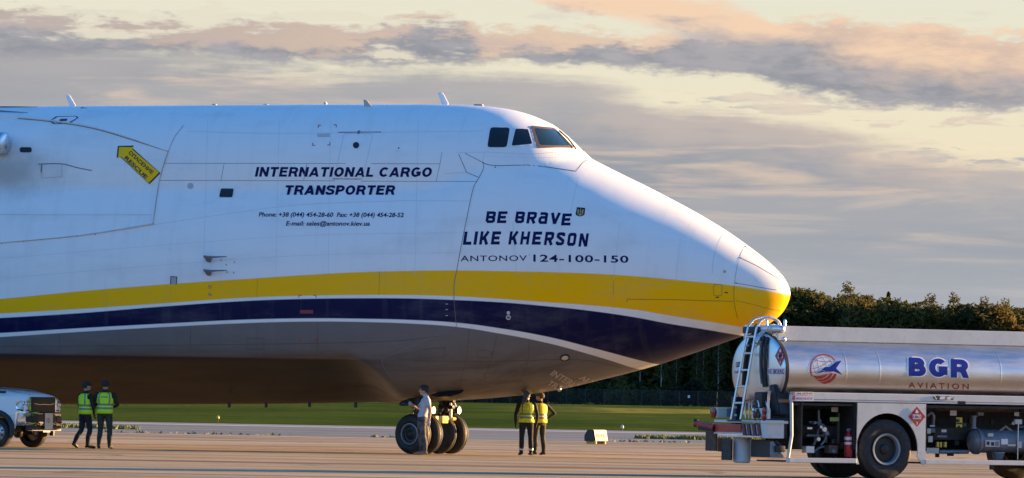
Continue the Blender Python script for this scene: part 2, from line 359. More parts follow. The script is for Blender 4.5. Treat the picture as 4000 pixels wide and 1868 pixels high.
def interp(pts):
    pts = sorted(pts); X = np.array([p[0] for p in pts]); Y = np.array([p[1] for p in pts]); n = len(X)
    h = np.diff(X); d = np.diff(Y) / h; m_ = np.zeros(n)                      # monotone cubic
    for i in range(1, n - 1):
        if d[i - 1] * d[i] > 0: w1 = 2 * h[i] + h[i - 1]; w2 = h[i] + 2 * h[i - 1]; m_[i] = (w1 + w2) / (w1 / d[i - 1] + w2 / d[i])
    m_[0], m_[-1] = d[0], d[-1]
    def f(x):
        x = np.asarray(x, float); i = np.clip(np.searchsorted(X, x) - 1, 0, n - 2); t_ = (np.clip(x, X[0], X[-1]) - X[i]) / h[i]
        return (Y[i] * (1 + 2 * t_) * (1 - t_) ** 2 + m_[i] * h[i] * t_ * (1 - t_) ** 2 + Y[i + 1] * t_ ** 2 * (3 - 2 * t_) + m_[i + 1] * h[i] * t_ ** 2 * (t_ - 1))
    return f
XT = TIP[0]
XJ = centre(1485, 399)[0]
xa = TOPU[0][0]
f_topU = interp([(X_REAR, TOPU[0][1] - 0.05)] + TOPU)
f_topL = interp([(X_REAR, 8.25), (-4, 8.3), (0.0, 8.35)] + TOPL + [(XT, TIP[1])])
f_bot = interp([(X_REAR, BOT[0][1] - 0.05)] + BOT + [(XT, TIP[1])])
_wn = lambda d: 1.05 * math.sqrt(d) * (1 + 0.05 * d)
f_w = interp([(X_REAR, 3.58), (-2.0, 3.58), (0.5, 3.56), (2.0, 3.46), (3.4, 3.27), (4.9, 2.90)] + [(XT - d, _wn(d)) for d in (3.8, 3.3, 2.8, 2.3, 1.9, 1.5, 1.2, 0.95, 0.75, 0.58, 0.44, 0.32, 0.23, 0.16, 0.11, 0.07, 0.04, 0.02, 0.008)] + [(XT, 0.0)])
f_wU = interp([(X_REAR, 2.72), (0.5, 2.72), (1.8, 2.62), (2.8, 2.36), (3.4, 2.02), (3.9, 1.55), (4.25, 1.02), (4.5, 0.5), (5.5, 0.3)])
def frames(x):
    zt, zb, w = f_topL(x), f_bot(x), f_w(x); aft = np.clip((5.5 - x) / 6.0, 0, 1); aft = aft * aft * (3 - 2 * aft)
    zc = zb + (zt - zb) * (0.50 - 0.035 * aft)
    return zt, zb, w, zc, aft
ZU = 7.35
def field(x, y, z):
    """negative inside the fuselage"""
    zt, zb, w, zc, aft = frames(x)
    up = z > zc; h = np.where(up, zt - zc, zc - zb); e = np.where(up, 2.12, 2.12 + 0.75 * aft)
    L = (np.abs(y) / np.maximum(w, 1e-4)) ** e + (np.abs(z - zc) / np.maximum(h, 1e-4)) ** e
    L = L ** (1 / e) - 1
    a2 = np.clip((0.6 - x) / 2.3, 0, 1); a2 = a2 * a2 * (3 - 2 * a2)             # flat-sided keel with a chine, aft of the nose gear
    Wd = (zb + 0.40 * np.abs(y) - z) / 2.0 - (1 - a2) * 0.55
    q = np.clip(0.5 + 0.5 * (L - Wd) / 0.05, 0, 1); L = Wd + (L - Wd) * q + 0.05 * q * (1 - q)
    hu = np.maximum(f_topU(x) - ZU, 0.02); wu = f_wU(x)
    U = ((np.abs(y) / wu) ** 2.15 + (np.abs(z - ZU) / np.where(z > ZU, hu, 1.6)) ** 2.15) ** (1 / 2.15) - 1
    U = np.where(x > XJ + 0.5, 9.0, U + np.clip(x - XJ, 0, 1) * 3)
    k = 0.035
    hh = np.clip(0.5 + 0.5 * (L - U) / k, 0, 1)
    return L + (U - L) * hh - k * hh * (1 - hh)
NS, NR = 250, 168
tt = np.linspace(0, 1, NS)
xs_ = np.concatenate([np.linspace(X_REAR, xa, 16)[:-1], np.linspace(xa, XT - 1.2, 175)[:-1], XT - 1.2 * (1 - np.sin(np.linspace(0, math.pi / 2, 52))) ])
xs_ = xs_[:-1]; NS = len(xs_)
ang = np.linspace(0, 2 * math.pi, NR, endpoint=False)
X = np.repeat(xs_[:, None], NR, 1)
ca, sa = np.cos(ang)[None], np.sin(ang)[None]
zt, zb, w, zc, aft = frames(X)
lo, hi = np.zeros_like(X), np.full_like(X, 9.0)
for _ in range(42):
    mid = (lo + hi) / 2; ins = field(X, ca * mid, zc + sa * mid) < 0
    lo = np.where(ins, mid, lo); hi = np.where(ins, hi, mid)
Yf, Zf = ca * lo, zc + sa * lo
V = np.stack([X, Yf, Zf], -1).reshape(-1, 3)
V = np.concatenate([V, [[XT, 0, TIP[1]], [X_REAR, 0, 4.5]]])
def vid(i, j): return i * NR + j % NR
faces = [(vid(i, j), vid(i + 1, j), vid(i + 1, j + 1), vid(i, j + 1)) for i in range(NS - 1) for j in range(NR)]
faces += [(vid(NS - 1, j), len(V) - 2, vid(NS - 1, j + 1)) for j in range(NR)]
tail = [(len(V) - 1, vid(0, j), vid(0, j + 1)) for j in range(NR)]
body_bvh = BVHTree.FromPolygons([Vector(v) for v in V], faces)
def hit(dx_, dy_, bvh=None):
    h = (bvh or body_bvh).ray_cast(EYEL, rayl(dx_, dy_).normalized())
    return (h[0], h[1]) if h[0] is not None else (None, None)
# wing root fairing: a raised skin ahead of the wing, its front edge curved
def edge_line(pts): return interp(pts)
fx_front = interp([(268, 478), (315, 462), (380, 424), (460, 400), (565, 385), (612, 378)])   # y -> x of the front edge
fy_bot = interp([(-40, 616), (0, 612), (200, 593), (386, 564)])
fy_top = interp([(-40, 294), (60, 299), (200, 316), (300, 341), (424, 383)])
FV, FN = [], []
nu, nw = 46, 40
ok = True
for j in range(nw + 1):
    for i in range(nu + 1):
        a = (i / nu) ** 0.8; bq = j / nw
        xe = -260 + (fx_front(300 + 265 * bq) + 260) * a
        yt, yb = float(fy_top(max(-40, xe))), float(fy_bot(max(-40, xe)))
        if xe < -40: yt -= (-40 - xe) * 0.02; yb += (-40 - xe) * 0.02
        y_ = yt + (yb - yt) * bq
        xe = min(xe, float(fx_front(y_)))
        h, n = hit(xe, y_)
        df = max(0.0, float(fx_front(y_)) - xe) / 93.0
        de = min(bq, 1 - bq) * 2
        off = 0.006 + 0.30 * (1 - math.exp(-df / 2.2)) * min(1, de * 2.2) ** 0.7
        FV.append(h + n * off); FN.append(h - n * 0.05)
nv_ = nu + 1
FF = [(j * nv_ + i, (j + 1) * nv_ + i, (j + 1) * nv_ + i + 1, j * nv_ + i + 1) for j in range(nw) for i in range(nu)]
rim = [j * nv_ for j in range(nw + 1)] + [nw * nv_ + i for i in range(1, nu + 1)] + [j * nv_ + nu for j in range(nw - 1, -1, -1)] + [i for i in range(nu - 1, 0, -1)]
nF = len(FV)
FR = [(rim[k], rim[(k + 1) % len(rim)], nF + rim[(k + 1) % len(rim)], nF + rim[k]) for k in range(len(rim))]
fair_bvh = BVHTree.FromPolygons([Vector(v) for v in V] + FV, faces + [tuple(len(V) + i for i in f) for f in FF])
def skin(dx_, dy_):
    """outermost skin point and outward normal under a display pixel"""
    h = fair_bvh.ray_cast(EYEL, rayl(dx_, dy_).normalized())
    if h[0] is None: return None, None
    n = h[1]
    if n.dot(rayl(dx_, dy_)) > 0: n = -n
    return h[0], n

# ---- livery: flat paint, boundaries as height over length
def boundary(pts):
    out = []
    for p in pts:
        h, n = hit(*p)
        if h is None: x_, z_ = centre(*p)
        else: x_, z_ = h.x, h.z
        out.append((x_, z_))
    a, b2 = out[0], out[1]; s_ = (b2[1] - a[1]) / (b2[0] - a[0]); out.insert(0, (X_REAR, a[1] + s_ * (X_REAR - a[0]) * 0.9))
    a, b2 = out[-2], out[-1]; s_ = (b2[1] - a[1]) / (b2[0] - a[0])
    if out[-1][0] < XT: out.append((XT + 0.3, max(0.6, b2[1] + s_ * (XT + 0.3 - b2[0]))))
    return out
B1 = boundary([(2, 752), (200, 733), (330, 722), (450, 713), (644, 700), (800, 690), (901, 685), (1040, 681.5), (1148, 680.5), (1300, 683), (1481, 688), (1610, 696), (1720, 706), (1848, 719), (1930, 732), (1984, 742.5)])
B2 = boundary([(2, 789), (200, 777.5), (400, 764), (644, 748), (800, 743.5), (901, 742.3), (1030, 742.5), (1134, 745), (1250, 751.5), (1366, 760), (1481, 768), (1610, 781), (1669, 791.5), (1780, 809), (1860, 822)])
B3 = boundary([(2, 800), (200, 788), (400, 772), (644, 756), (800, 751.5), (901, 750.5), (1030, 751), (1134, 754.5), (1250, 760), (1366, 769.5), (1481, 781.5), (1610, 800.5), (1669, 812), (1780, 830), (1850, 842)])
B4 = boundary([(2, 838), (200, 826), (400, 815), (644, 803.5), (800, 801), (901, 802), (1030, 805), (1148, 812), (1250, 825), (1366, 845), (1481, 873), (1610, 907), (1645, 915)])
B5 = boundary([(2, 848), (200, 835), (400, 823.5), (644, 812), (800, 809), (901, 810), (1030, 814), (1148, 822.5), (1250, 838), (1366, 860.5), (1481, 891), (1560, 915), (1590, 925)])
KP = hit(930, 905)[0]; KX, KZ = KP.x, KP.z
m = bpy.data.materials.new('aircraft_paint'); m.use_nodes = True; t = NT(m.node_tree); b = t.n['Principled BSDF']
co = t.new('ShaderNodeTexCoord').outputs['Object']; x, y, z = t.sep(co)
def above(B, soft=0.012):
    c_ = t.curve(x, B, X_REAR, XT + 0.4, 0.0, 6.0); return t.mapr(t.m('SUBTRACT', z, c_), -soft, soft, 0, 1, 'LINEAR')
WHITE, YEL, NAVY, GRY = (0.78, 0.81, 0.80), (0.94, 0.50, 0.001), (0.001, 0.005, 0.048), (0.15, 0.147, 0.145)
c = t.mix(above(B5), GRY, WHITE); c = t.mix(above(B4), c, NAVY); c = t.mix(above(B3), c, WHITE); c = t.mix(above(B2), c, YEL); c = t.mix(above(B1), c, WHITE)
gr = t.noise(t.comb(t.m('MULTIPLY', x, 0.5), t.m('MULTIPLY', y, 1.5), t.m('MULTIPLY', z, 1.5)), 1.0, 7.0, 0.65)
c = t.mix(t.m('MULTIPLY', t.mapr(gr, 0.46, 0.76), 0.15), c, (0.30, 0.29, 0.27))
strk = t.noise(t.comb(t.m('MULTIPLY', x, 3.2), t.m('MULTIPLY', y, 0.4), t.m('MULTIPLY', z, 0.35)), 1.0, 6.0, 0.6)
c = t.mix(t.m('MULTIPLY', t.mapr(strk, 0.50, 0.70), 0.07), c, (0.25, 0.24, 0.22))
# underside shade painted in as a dark tone below the chine, aft of the gear bay
keel_shade = t.m('MULTIPLY', t.mapr(t.m('SUBTRACT', z, t.m('MULTIPLY', 0.0, x)), KZ + 0.03, KZ - 0.03, 0, 1, 'LINEAR'), t.mapr(x, KX + 1.0, KX - 1.6))
c = t.mix(t.m('MULTIPLY', keel_shade, 0.85), c, (0.024, 0.026, 0.030))
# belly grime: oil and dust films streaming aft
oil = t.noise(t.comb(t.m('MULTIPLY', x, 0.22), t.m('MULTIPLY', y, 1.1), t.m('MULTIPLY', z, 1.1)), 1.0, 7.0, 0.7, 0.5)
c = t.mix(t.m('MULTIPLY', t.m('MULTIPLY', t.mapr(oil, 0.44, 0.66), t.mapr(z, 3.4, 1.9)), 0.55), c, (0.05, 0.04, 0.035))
# soot from the power unit exhaust behind the fairing
SO = skin(18, 432)[0]
dxs = t.m('SUBTRACT', x, SO.x); dzs = t.m('SUBTRACT', z, SO.z)
rs = t.m('SQRT', t.m('ADD', t.m('POWER', t.m('MULTIPLY', dxs, 0.50), 2.0), t.m('POWER', t.m('MULTIPLY', dzs, 1.15), 2.0)))
so = t.mapr(t.m('ADD', rs, t.m('MULTIPLY', t.m('SUBTRACT', t.noise(co, 1.3, 7.0, 0.65), 0.5), 0.9)), 0.05, 1.15, 0.55, 0.0)
so = t.m('MULTIPLY', so, t.mapr(y, -1.0, -1.6))
c = t.mix(so, c, (0.17, 0.15, 0.12))
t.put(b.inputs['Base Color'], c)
t.put(b.inputs['Roughness'], t.mapr(gr, 0.3, 0.75, 0.30, 0.48)); t.put(b.inputs['Specular IOR Level'], t.mapr(keel_shade, 0, 1, 0.14, 0.03, 'LINEAR'))
bp = t.new('ShaderNodeBump'); bp.inputs['Strength'].default_value = 0.25; bp.inputs['Distance'].default_value = 0.02
t.put(bp.inputs['Height'], t.noise(co, 0.9, 3.0, 0.5)); t.l.new(bp.outputs[0], b.inputs['Normal'])
M_paint = m

# ---- split the skin at the visor and radome seams, keeping the smooth normals of the whole
Pf = np.array([np.mean(V[list(f)], 0) for f in faces])
vis = [hit(*p)[0] for p in [(1217, 416), (1190, 470), (1165, 600), (1143, 690), (1142, 756), (1149, 820)]]
f_vis = interp([(p.z, p.x) for p in vis])
p1, p2 = hit(1149, 820)[0], hit(960, 903)[0]
xvis = np.where(Pf[:, 2] > p1.z, f_vis(np.minimum(Pf[:, 2], vis[0].z)), np.maximum(p2.x, p1.x + (Pf[:, 2] - p1.z) * (p2.x - p1.x) / (p2.z - p1.z)))
xtop = interp([(centre(1485, 400)[1] - 0.7, vis[0].x + 1.6), (centre(1485, 400)[1], XJ)])
isv = (Pf[:, 0] > xvis) & ((Pf[:, 2] < vis[0].z - 0.05) | (Pf[:, 0] > XJ)) | (Pf[:, 0] > XJ - 0.05)
rad = [hit(*p)[0] for p in [(1876, 618), (1868, 650), (1861, 690), (1862, 725), (1868, 770), (1876, 815)]]
f_rad = interp([(p.z, p.x) for p in rad])
isr = Pf[:, 0] > f_rad(Pf[:, 2])
bm = bmesh.new(); vv = [bm.verts.new(p) for p in V]
for f in faces + tail: bm.faces.new([vv[i] for i in f])
bm.normal_update(); VN = [v.normal.copy() for v in bm.verts]; bm.free()
def piece(name, mask, extra=()):
    fs = [f for f, k_ in zip(faces, mask) if k_] + list(extra); ids = sorted({i for f in fs for i in f}); re = {v: k_ for k_, v in enumerate(ids)}
    me = bpy.data.meshes.new(name); me.from_pydata([tuple(V[i]) for i in ids], [], [tuple(re[i] for i in f) for f in fs]); me.materials.append(M_paint)
    me.polygons.foreach_set('use_smooth', [True] * len(fs)); me.normals_split_custom_set_from_vertices([VN[i] for i in ids])
    return ob(name, me, None, aircraft)
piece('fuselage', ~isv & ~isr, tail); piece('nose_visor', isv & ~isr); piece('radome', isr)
mb = MB(); mb.add(FV + FN, FF + FR); ob('wing_root_fairing', mb, M_paint, aircraft, 50)

# ---- things painted on and fixed to the skin
M_seam = mat('seam_dark', (0.16, 0.17, 0.19), 0.7)
M_seammid = mat('seam_mid', (0.28, 0.29, 0.31), 0.7); M_seamfaint = mat('seam_faint', (0.60, 0.62, 0.63), 0.6)
M_seamsoft = mat('seam_soft', (0.50, 0.52, 0.54), 0.6)
M_seamyel = mat('seam_in_yellow', (0.40, 0.25, 0.01), 0.6)
M_navy = mat('lettering_navy', (0.005, 0.009, 0.075), 0.5, spec=0.12)
M_black = mat('black_paint', (0.010, 0.010, 0.012), 0.5)
M_red = mat('marking_red', (0.42, 0.05, 0.03), 0.5)
M_sign_yellow = mat('marking_yellow', (0.90, 0.54, 0.004), 0.5, spec=0.15)
M_whitep = mat('white_paint', (0.80, 0.80, 0.79), 0.4)
M_glass = mat('cockpit_glass', (0.006, 0.008, 0.009), 0.04, spec=0.8)
M_shield = mat('windscreen_glass', (0.012, 0.028, 0.024), 0.05, spec=0.8)
M_frame = mat('window_frame_bronze', (0.10, 0.075, 0.07), 0.5)
M_alu = mat('bare_aluminium', (0.60, 0.60, 0.60), 0.28, 1.0, vary=0.12)
M_darkmetal = mat('dark_gear_metal', (0.035, 0.034, 0.033), 0.42, 0.5, vary=0.4, vscale=6)
M_bright = mat('chromed_strut', (0.72, 0.68, 0.60), 0.2, 1.0)
M_belly_text = mat('belly_lettering_grey', (0.42, 0.41, 0.40), 0.6)
def crop(x0, y0, k): return lambda x, y: ((x0 + x * k) / K, (y0 + y * k) / K)
c2 = crop(900, 350, .5402); c3 = crop(1750, 350, .5402); c4 = crop(2300, 750, .58173); c5 = crop(0, 950, .76336); c6 = crop(1400, 1000, .72131)
c8 = crop(1850, 420, .24938); c1 = crop(0, 350, .5402); cL = crop(1750, 780, .29115); cF = crop(0, 380, .49858); cG = crop(1520, 1480, .26596)

def decal(name, polys, m, off=0.004, parent=None, sub=0.12, surf=None):
    """flat paint laid on the skin; polys: [(display pixel points, faces)]"""
    bm = bmesh.new()
    for P, F in polys:
        vs = [bm.verts.new((p[0], p[1], 0)) for p in P]
        for f in F:
            try: bm.faces.new([vs[i] for i in f])
            except ValueError: pass
    bmesh.ops.triangulate(bm, faces=[f for f in bm.faces if len(f.verts) > 4])
    for _ in range(5):
        es = [e for e in bm.edges if e.calc_length() > sub * 93]
        if not es: break
        bmesh.ops.subdivide_edges(bm, edges=es, cuts=1, use_grid_fill=True)
        bmesh.ops.triangulate(bm, faces=[f for f in bm.faces if len(f.verts) > 4])
    kill = []
    for v in bm.verts:
        h, n = (surf or skin)(v.co.x, v.co.y)
        if h is None: kill.append(v)
        else: v.co = h + n * off
    bmesh.ops.delete(bm, geom=kill, context='VERTS')
    me = bpy.data.meshes.new(name); bm.to_mesh(me); bm.free(); me.materials.append(m)
    me.polygons.foreach_set('use_smooth', [True] * len(me.polygons))
    return ob(name, me, None, parent or aircraft)
def strip(pts, w):
    """mitred ribbon through pts -> (points, quads)"""
    P = [Vector((p[0], p[1])) for p in pts]; n = len(P); A, B = [], []
    for i, p in enumerate(P):
        a = (p - P[i - 1]).normalized() if i else (P[1] - p).normalized(); b_ = (P[i + 1] - p).normalized() if i < n - 1 else a
        na, nb_ = Vector((-a.y, a.x)), Vector((-b_.y, b_.x)); m_ = (na + nb_)
        m_ = m_ / max(0.35, m_.dot(na)) if m_.length > 1e-6 else na
        A.append(p + m_ * w / 2); B.append(p - m_ * w / 2)
    return [tuple(q) for q in A + B], [(i, i + 1, n + i + 1, n + i) for i in range(n - 1)]
def dens(pts, step=14.0):
    out = [pts[0]]
    for a, b_ in zip(pts, pts[1:]):
        k_ = max(1, int(math.hypot(b_[0] - a[0], b_[1] - a[1]) / step))
        out += [(a[0] + (b_[0] - a[0]) * i / k_, a[1] + (b_[1] - a[1]) * i / k_) for i in range(1, k_ + 1)]
    return out
def smooth_line(pts, n=6):
    out = []
    for i in range(len(pts) - 1):
        p0, p1, p2, p3 = [Vector(pts[max(0, min(len(pts) - 1, i + k_))]) for k_ in (-1, 0, 1, 2)]
        for q in range(n):
            u = q / n; out.append(tuple(0.5 * ((2 * p1) + (p2 - p0) * u + (2 * p0 - 5 * p1 + 4 * p2 - p3) * u * u + (3 * p1 - p0 - 3 * p2 + p3) * u ** 3)))
    return out + [tuple(pts[-1])]
def seam(pts, w=1.1, m=None, curved=False, name='panel_seam', off=0.004):
    p = smooth_line(pts) if curved else dens(pts)
    return decal(name, [strip(p, w)], m or M_seam, off)
def rivets(pts, step, r, m=None, name='rivet_row'):
    q = dens(pts, step); return tag(decal(name, [([(x + r * math.cos(a), y + r * math.sin(a)) for a in (0, 1.05, 2.09, 3.14, 4.19, 5.24)], [tuple(range(6))]) for x, y in q], m or M_seam, 0.005), kind='stuff')
def ngon(cx, cy, rx, ry, n=20, rot=0.0):
    return [(cx + rx * math.cos(2 * math.pi * i / n) * math.cos(rot) - ry * math.sin(2 * math.pi * i / n) * math.sin(rot),
             cy + rx * math.cos(2 * math.pi * i / n) * math.sin(rot) + ry * math.sin(2 * math.pi * i / n) * math.cos(rot)) for i in range(n)]
def ring_(P, Q): n = len(P); return (P + Q, [(i, (i + 1) % n, n + (i + 1) % n, n + i) for i in range(n)])
def shape(P): return (P, [tuple(range(len(P)))])
def grow(P, k_):
    cx = sum(p[0] for p in P) / len(P); cy = sum(p[1] for p in P) / len(P)
    out = []
    for p in P:
        d = math.hypot(p[0] - cx, p[1] - cy); out.append((cx + (p[0] - cx) * (d + k_) / d, cy + (p[1] - cy) * (d + k_) / d))
    return out
def rounded(P, r=4, n=4):
    out = []; N_ = len(P)
    for i in range(N_):
        p = Vector(P[i]); a = (Vector(P[i - 1]) - p); b_ = (Vector(P[(i + 1) % N_]) - p)
        ra = min(r, a.length * .45, b_.length * .45); s_ = p + a.normalized() * ra; e_ = p + b_.normalized() * ra
        for q in range(n + 1):
            u = q / n; out.append(tuple((1 - u) ** 2 * s_ + 2 * u * (1 - u) * p + u * u * e_))
    return out

# ---- flat lettering
def text_mesh(s, bold=0.0, space=1.0):
    cu = bpy.data.curves.new('lettering', 'FONT'); cu.body = s; cu.offset = bold; cu.space_character = space; cu.resolution_u = 3
    o = bpy.data.objects.new('lettering', cu); COL.objects.link(o); dg = bpy.context.evaluated_depsgraph_get(); dg.update()
    me = o.evaluated_get(dg).to_mesh(); P = [(v.co.x, v.co.y) for v in me.vertices]; F = [tuple(p.vertices) for p in me.polygons]
    o.evaluated_get(dg).to_mesh_clear(); bpy.data.objects.remove(o); bpy.data.curves.remove(cu)
    return P, F
CAP = max(p[1] for p in text_mesh('H')[0])
def fit_text(s, x0, x1, base0, base1, cap, shear=0.0, bold=0.0, space=1.0):
    """text set between x0 and x1 on a baseline, cap height in the same units, y downwards"""
    P, F = text_mesh(s, bold, space); a = min(p[0] for p in P); b_ = max(p[0] for p in P); ky = cap / CAP
    W_ = (x1 - x0) - shear * cap; out = []
    for p in P:
        u = (p[0] - a) / (b_ - a); y = p[1] * ky
        out.append((x0 + u * W_ + shear * y, base0 + (base1 - base0) * u - y))
    return out, F
def letters(s, *a, m=None, name='lettering', **k_): return tag(decal(name, [fit_text(s, *a, **k_)], m or M_navy, 0.006, sub=0.25), kind='stuff')
# bold grotesque capitals drawn as thick strokes in a unit-high box
def arc_(cx, cy, rx, ry, a0, a1, n=14): return [(cx + rx * math.cos(R(a0 + (a1 - a0) * i / n)), cy + ry * math.sin(R(a0 + (a1 - a0) * i / n))) for i in range(n + 1)]
def grotesque(t_):
    h = t_ / 2; q = 0.5
    bowl = lambda x_, yt, yb: [(h, yt), (x_, yt)] + arc_(x_, (yt + yb) / 2, (yt - yb) / 2 * .95, (yt - yb) / 2, 90, -90, 8)[1:-1] + [(x_, yb), (h, yb)]
    return {'I': (t_, [[(h, 0), (h, 1)]]), 'N': (.74, [[(h, 0), (h, 1)], [(.74 - h, 0), (.74 - h, 1)], [(h * 1.05, .98), (.74 - h * 1.05, .02)]]), 'T': (.68, [[(0, 1 - h), (.68, 1 - h)], [(.34, 0), (.34, .95)]]),
            'E': (.66, [[(h, 0), (h, 1)], [(h, 1 - h), (.64, 1 - h)], [(h, .53), (.60, .53)], [(h, h), (.66, h)]]), 'R': (.74, [[(h, 0), (h, 1)], bowl(.42, 1 - h, .46), [(.42, .46), (.54, .36), (.66, -.04)]]),
            'A': (.80, [[(.085, -.03), (.40, 1.0)], [(.715, -.03), (.40, 1.0)], [(.2, .27), (.6, .27)]]), 'O': (.80, [arc_(.40, .5, .40 - h, .5 - h, 0, 360, 30)]), 'L': (.60, [[(h, 1), (h, h), (.60, h)]]),
            'C': (.76, [arc_(.40, .5, .40 - h, .5 - h, 42, 318, 26)]), 'G': (.80, [arc_(.40, .5, .40 - h, .5 - h, 45, 338, 28) + [(.80 - h, .42)], [(.42, .45), (.80, .45)], [(.80 - h, .5), (.80 - h, .12)]]),
            'S': (.68, [smooth_line([(.66 - h, .70), (.56, .86), (.34, 1 - h), (.14, .85), (.11, .70), (.22, .57), (.46, .47), (.58, .34), (.55, .17), (.34, h), (.12, .15), (h * .85, .31)], 4)]),
            'P': (.68, [[(h, 0), (h, 1)], bowl(.38, 1 - h, .44)]), 'B': (.74, [[(h, 0), (h, 1)], bowl(.38, 1 - h, .52), bowl(.43, .52, h)])}
def bold_caps(s, x0, x1, b0, b1, cap, shear, t_=.225, gap=.12, m=None, parent=None, surf=None, off=0.006, fat=0.0, name='letter'):
    G = grotesque(t_); W_ = 0; cells = []
    for ch in s:
        if ch == ' ': W_ += .36; continue
        cells.append((ch, W_)); W_ += G[ch][0] + gap
    W_ -= gap; kx = ((x1 - x0) - shear * cap) / W_
    for ch, ox in cells:
        polys = []
        for path in G[ch][1]:
            Pq, Fq = strip(path, t_ + fat); out = []
            for u, v in Pq:
                v = min(1 + fat / 2, max(-fat / 2, v)); X_ = ox + u; out.append((x0 + X_ * kx + shear * cap * v, b0 + (b1 - b0) * X_ / W_ - v * cap))
            polys.append((out, Fq))
        decal(name, polys, m or M_navy, off, parent, 0.3 if surf is None else 0.07, surf)
bold_caps('INTERNATIONAL CARGO', 641, 1089, 444.6, 445.4, 24.2, 0.21)
bold_caps('TRANSPORTER', 714.5, 996, 490.6, 490.6, 24.2, 0.21)
letters('Phone: +38 (044) 454-28-60  Fax: +38 (044) 454-28-52', 651, 1017, 545.0, 546.4, 10.4, shear=0.21, bold=0.020)
letters('E-mail: sales@antonov.kiev.ua', 719.5, 932.4, 567.5, 568.0, 10.4, shear=0.21, bold=0.020)
p, q = cL(170, 827), cL(1058, 822); letters('ANTONOV', p[0], q[0], p[1], q[1], 13.6, bold=0.004, space=1.1)
p, q = cL(1145, 830), cL(2420, 846); letters('124-100-150', p[0], q[0], p[1], q[1], 16.8, bold=0.018, space=1.1)
p = cL(1090, 744); decal('marking', [shape(ngon(p[0], p[1], 1.5, 1.5, 8))], mat('marking_grey', (0.4, 0.42, 0.5), 0.5), 0.006)

# square-cut slogan letters, drawn as thick strokes in a unit-high box
th = 0.235; hh = th / 2
GL = {'L': (0.66, [[(hh, 1), (hh, hh), (0.66, hh)]]), 'I': (th * 1.0, [[(hh, 0), (hh, 1)]]),
      'E': (0.72, [[(0.72, 1 - hh), (hh, 1 - hh), (hh, hh), (0.72, hh)], [(hh, 0.5), (0.64, 0.5)]]),
      'K': (0.78, [[(hh, 0), (hh, 1)], [(hh, 0.45), (0.30, 0.45), (0.66, 1.0)], [(0.30, 0.52), (0.40, 0.52), (0.66, 0.0)]]),
      'H': (0.78, [[(hh, 0), (hh, 1)], [(0.78 - hh, 0), (0.78 - hh, 1)], [(hh, 0.5), (0.7, 0.5)]]),
      'B': (0.76, [[(hh, hh), (hh, 1 - hh), (0.56, 1 - hh), (0.66, 0.84), (0.66, 0.62), (0.56, 0.5), (hh, 0.5)], [(0.5, 0.5), (0.66, 0.40), (0.66, 0.18), (0.56, hh), (hh, hh)]]),
      'R': (0.76, [[(hh, 0), (hh, 1 - hh), (0.56, 1 - hh), (0.66, 0.84), (0.66, 0.58), (0.56, 0.46), (hh, 0.46)], [(0.40, 0.46), (0.66, 0.0)]]),
      'S': (0.74, [[(0.74 - hh, 0.70), (0.74 - hh, 0.84), (0.54, 1 - hh), (0.22, 1 - hh), (hh, 0.82), (hh, 0.68), (0.62, 0.36), (0.62, 0.18), (0.52, hh), (0.20, hh), (hh, 0.18), (hh, 0.30)]]),
      'O': (0.76, [[(0.38, hh), (0.20, hh), (hh, 0.20), (hh, 0.80), (0.20, 1 - hh), (0.56, 1 - hh), (0.76 - hh, 0.80), (0.76 - hh, 0.20), (0.56, hh), (0.38, hh)]]),
      'N': (0.80, [[(hh, 0), (hh, 1)], [(0.80 - hh, 0), (0.80 - hh, 1)], [(0.14, 0.97), (0.66, 0.03)]]),
      'V': (0.78, [[(0.10, 1.0), (0.39, 0.06)], [(0.39, 0.06), (0.68, 1.0)]]),
      'a': (0.74, [[(0.10, 1 - hh), (0.50, 1 - hh), (0.74 - hh, 0.82), (0.74 - hh, 0)], [(0.62, 0.56), (0.22, 0.56), (hh, 0.44), (hh, 0.24), (0.22, hh), (0.62, hh)]])}
def slogan(word_boxes, name):
    for ch, xl, xr, yb, yt in word_boxes:          # left and right edge at the baseline, baseline and cap line (crop pixels)
        w_, st = GL[ch]; polys = []
        for path in st:
            P, F = strip(path, th); out = []
            for u, v in P:
                X_ = xl + (xr - xl) * u / w_ + 26 * v * (yb - yt) / 175; out.append(cL(X_, yb - (yb - yt) * v))
            polys.append((out, F))
        decal(name, polys, M_navy, 0.006, sub=0.3)
slogan([('B', 500, 622, 315, 158), ('E', 655, 778, 316, 158), ('B', 893, 1012, 317, 161), ('R', 1050, 1172, 321, 165), ('a', 1205, 1325, 328, 170), ('V', 1362, 1490, 336, 178), ('E', 1515, 1640, 348, 188)], 'letter')
slogan([('L', 198, 310, 607, 430), ('I', 340, 380, 605, 428), ('K', 416, 538, 604, 427), ('E', 573, 690, 603, 427), ('K', 808, 928, 603, 427), ('H', 965, 1080, 603, 428), ('E', 1122, 1240, 605, 430),
        ('R', 1285, 1402, 611, 433), ('S', 1440, 1552, 615, 439), ('O', 1592, 1705, 622, 447), ('N', 1748, 1865, 631, 455)], 'letter')
# small state shield with a gold trident
sh = [cL(*p) for p in [(1730, 103), (1840, 113), (1832, 195), (1820, 212), (1768, 229), (1722, 212), (1711, 196)]]
crest = decal('crest', [shape(sh)], mat('crest_field', (0.010, 0.012, 0.03), 0.4), 0.006)
tr = [[(1745, 130), (1738, 185), (1750, 196), (1768, 205), (1795, 200), (1806, 188), (1815, 135)], [(1781, 122), (1772, 205)], [(1745, 130), (1757, 150), (1752, 180)], [(1815, 135), (1797, 155), (1797, 185)], [(1755, 192), (1768, 218), (1790, 195)]]
decal('trident', [strip([cL(*p) for p in s_], 1.5) for s_ in tr], mat('crest_gold', (0.62, 0.42, 0.12), 0.5), 0.009, parent=crest)
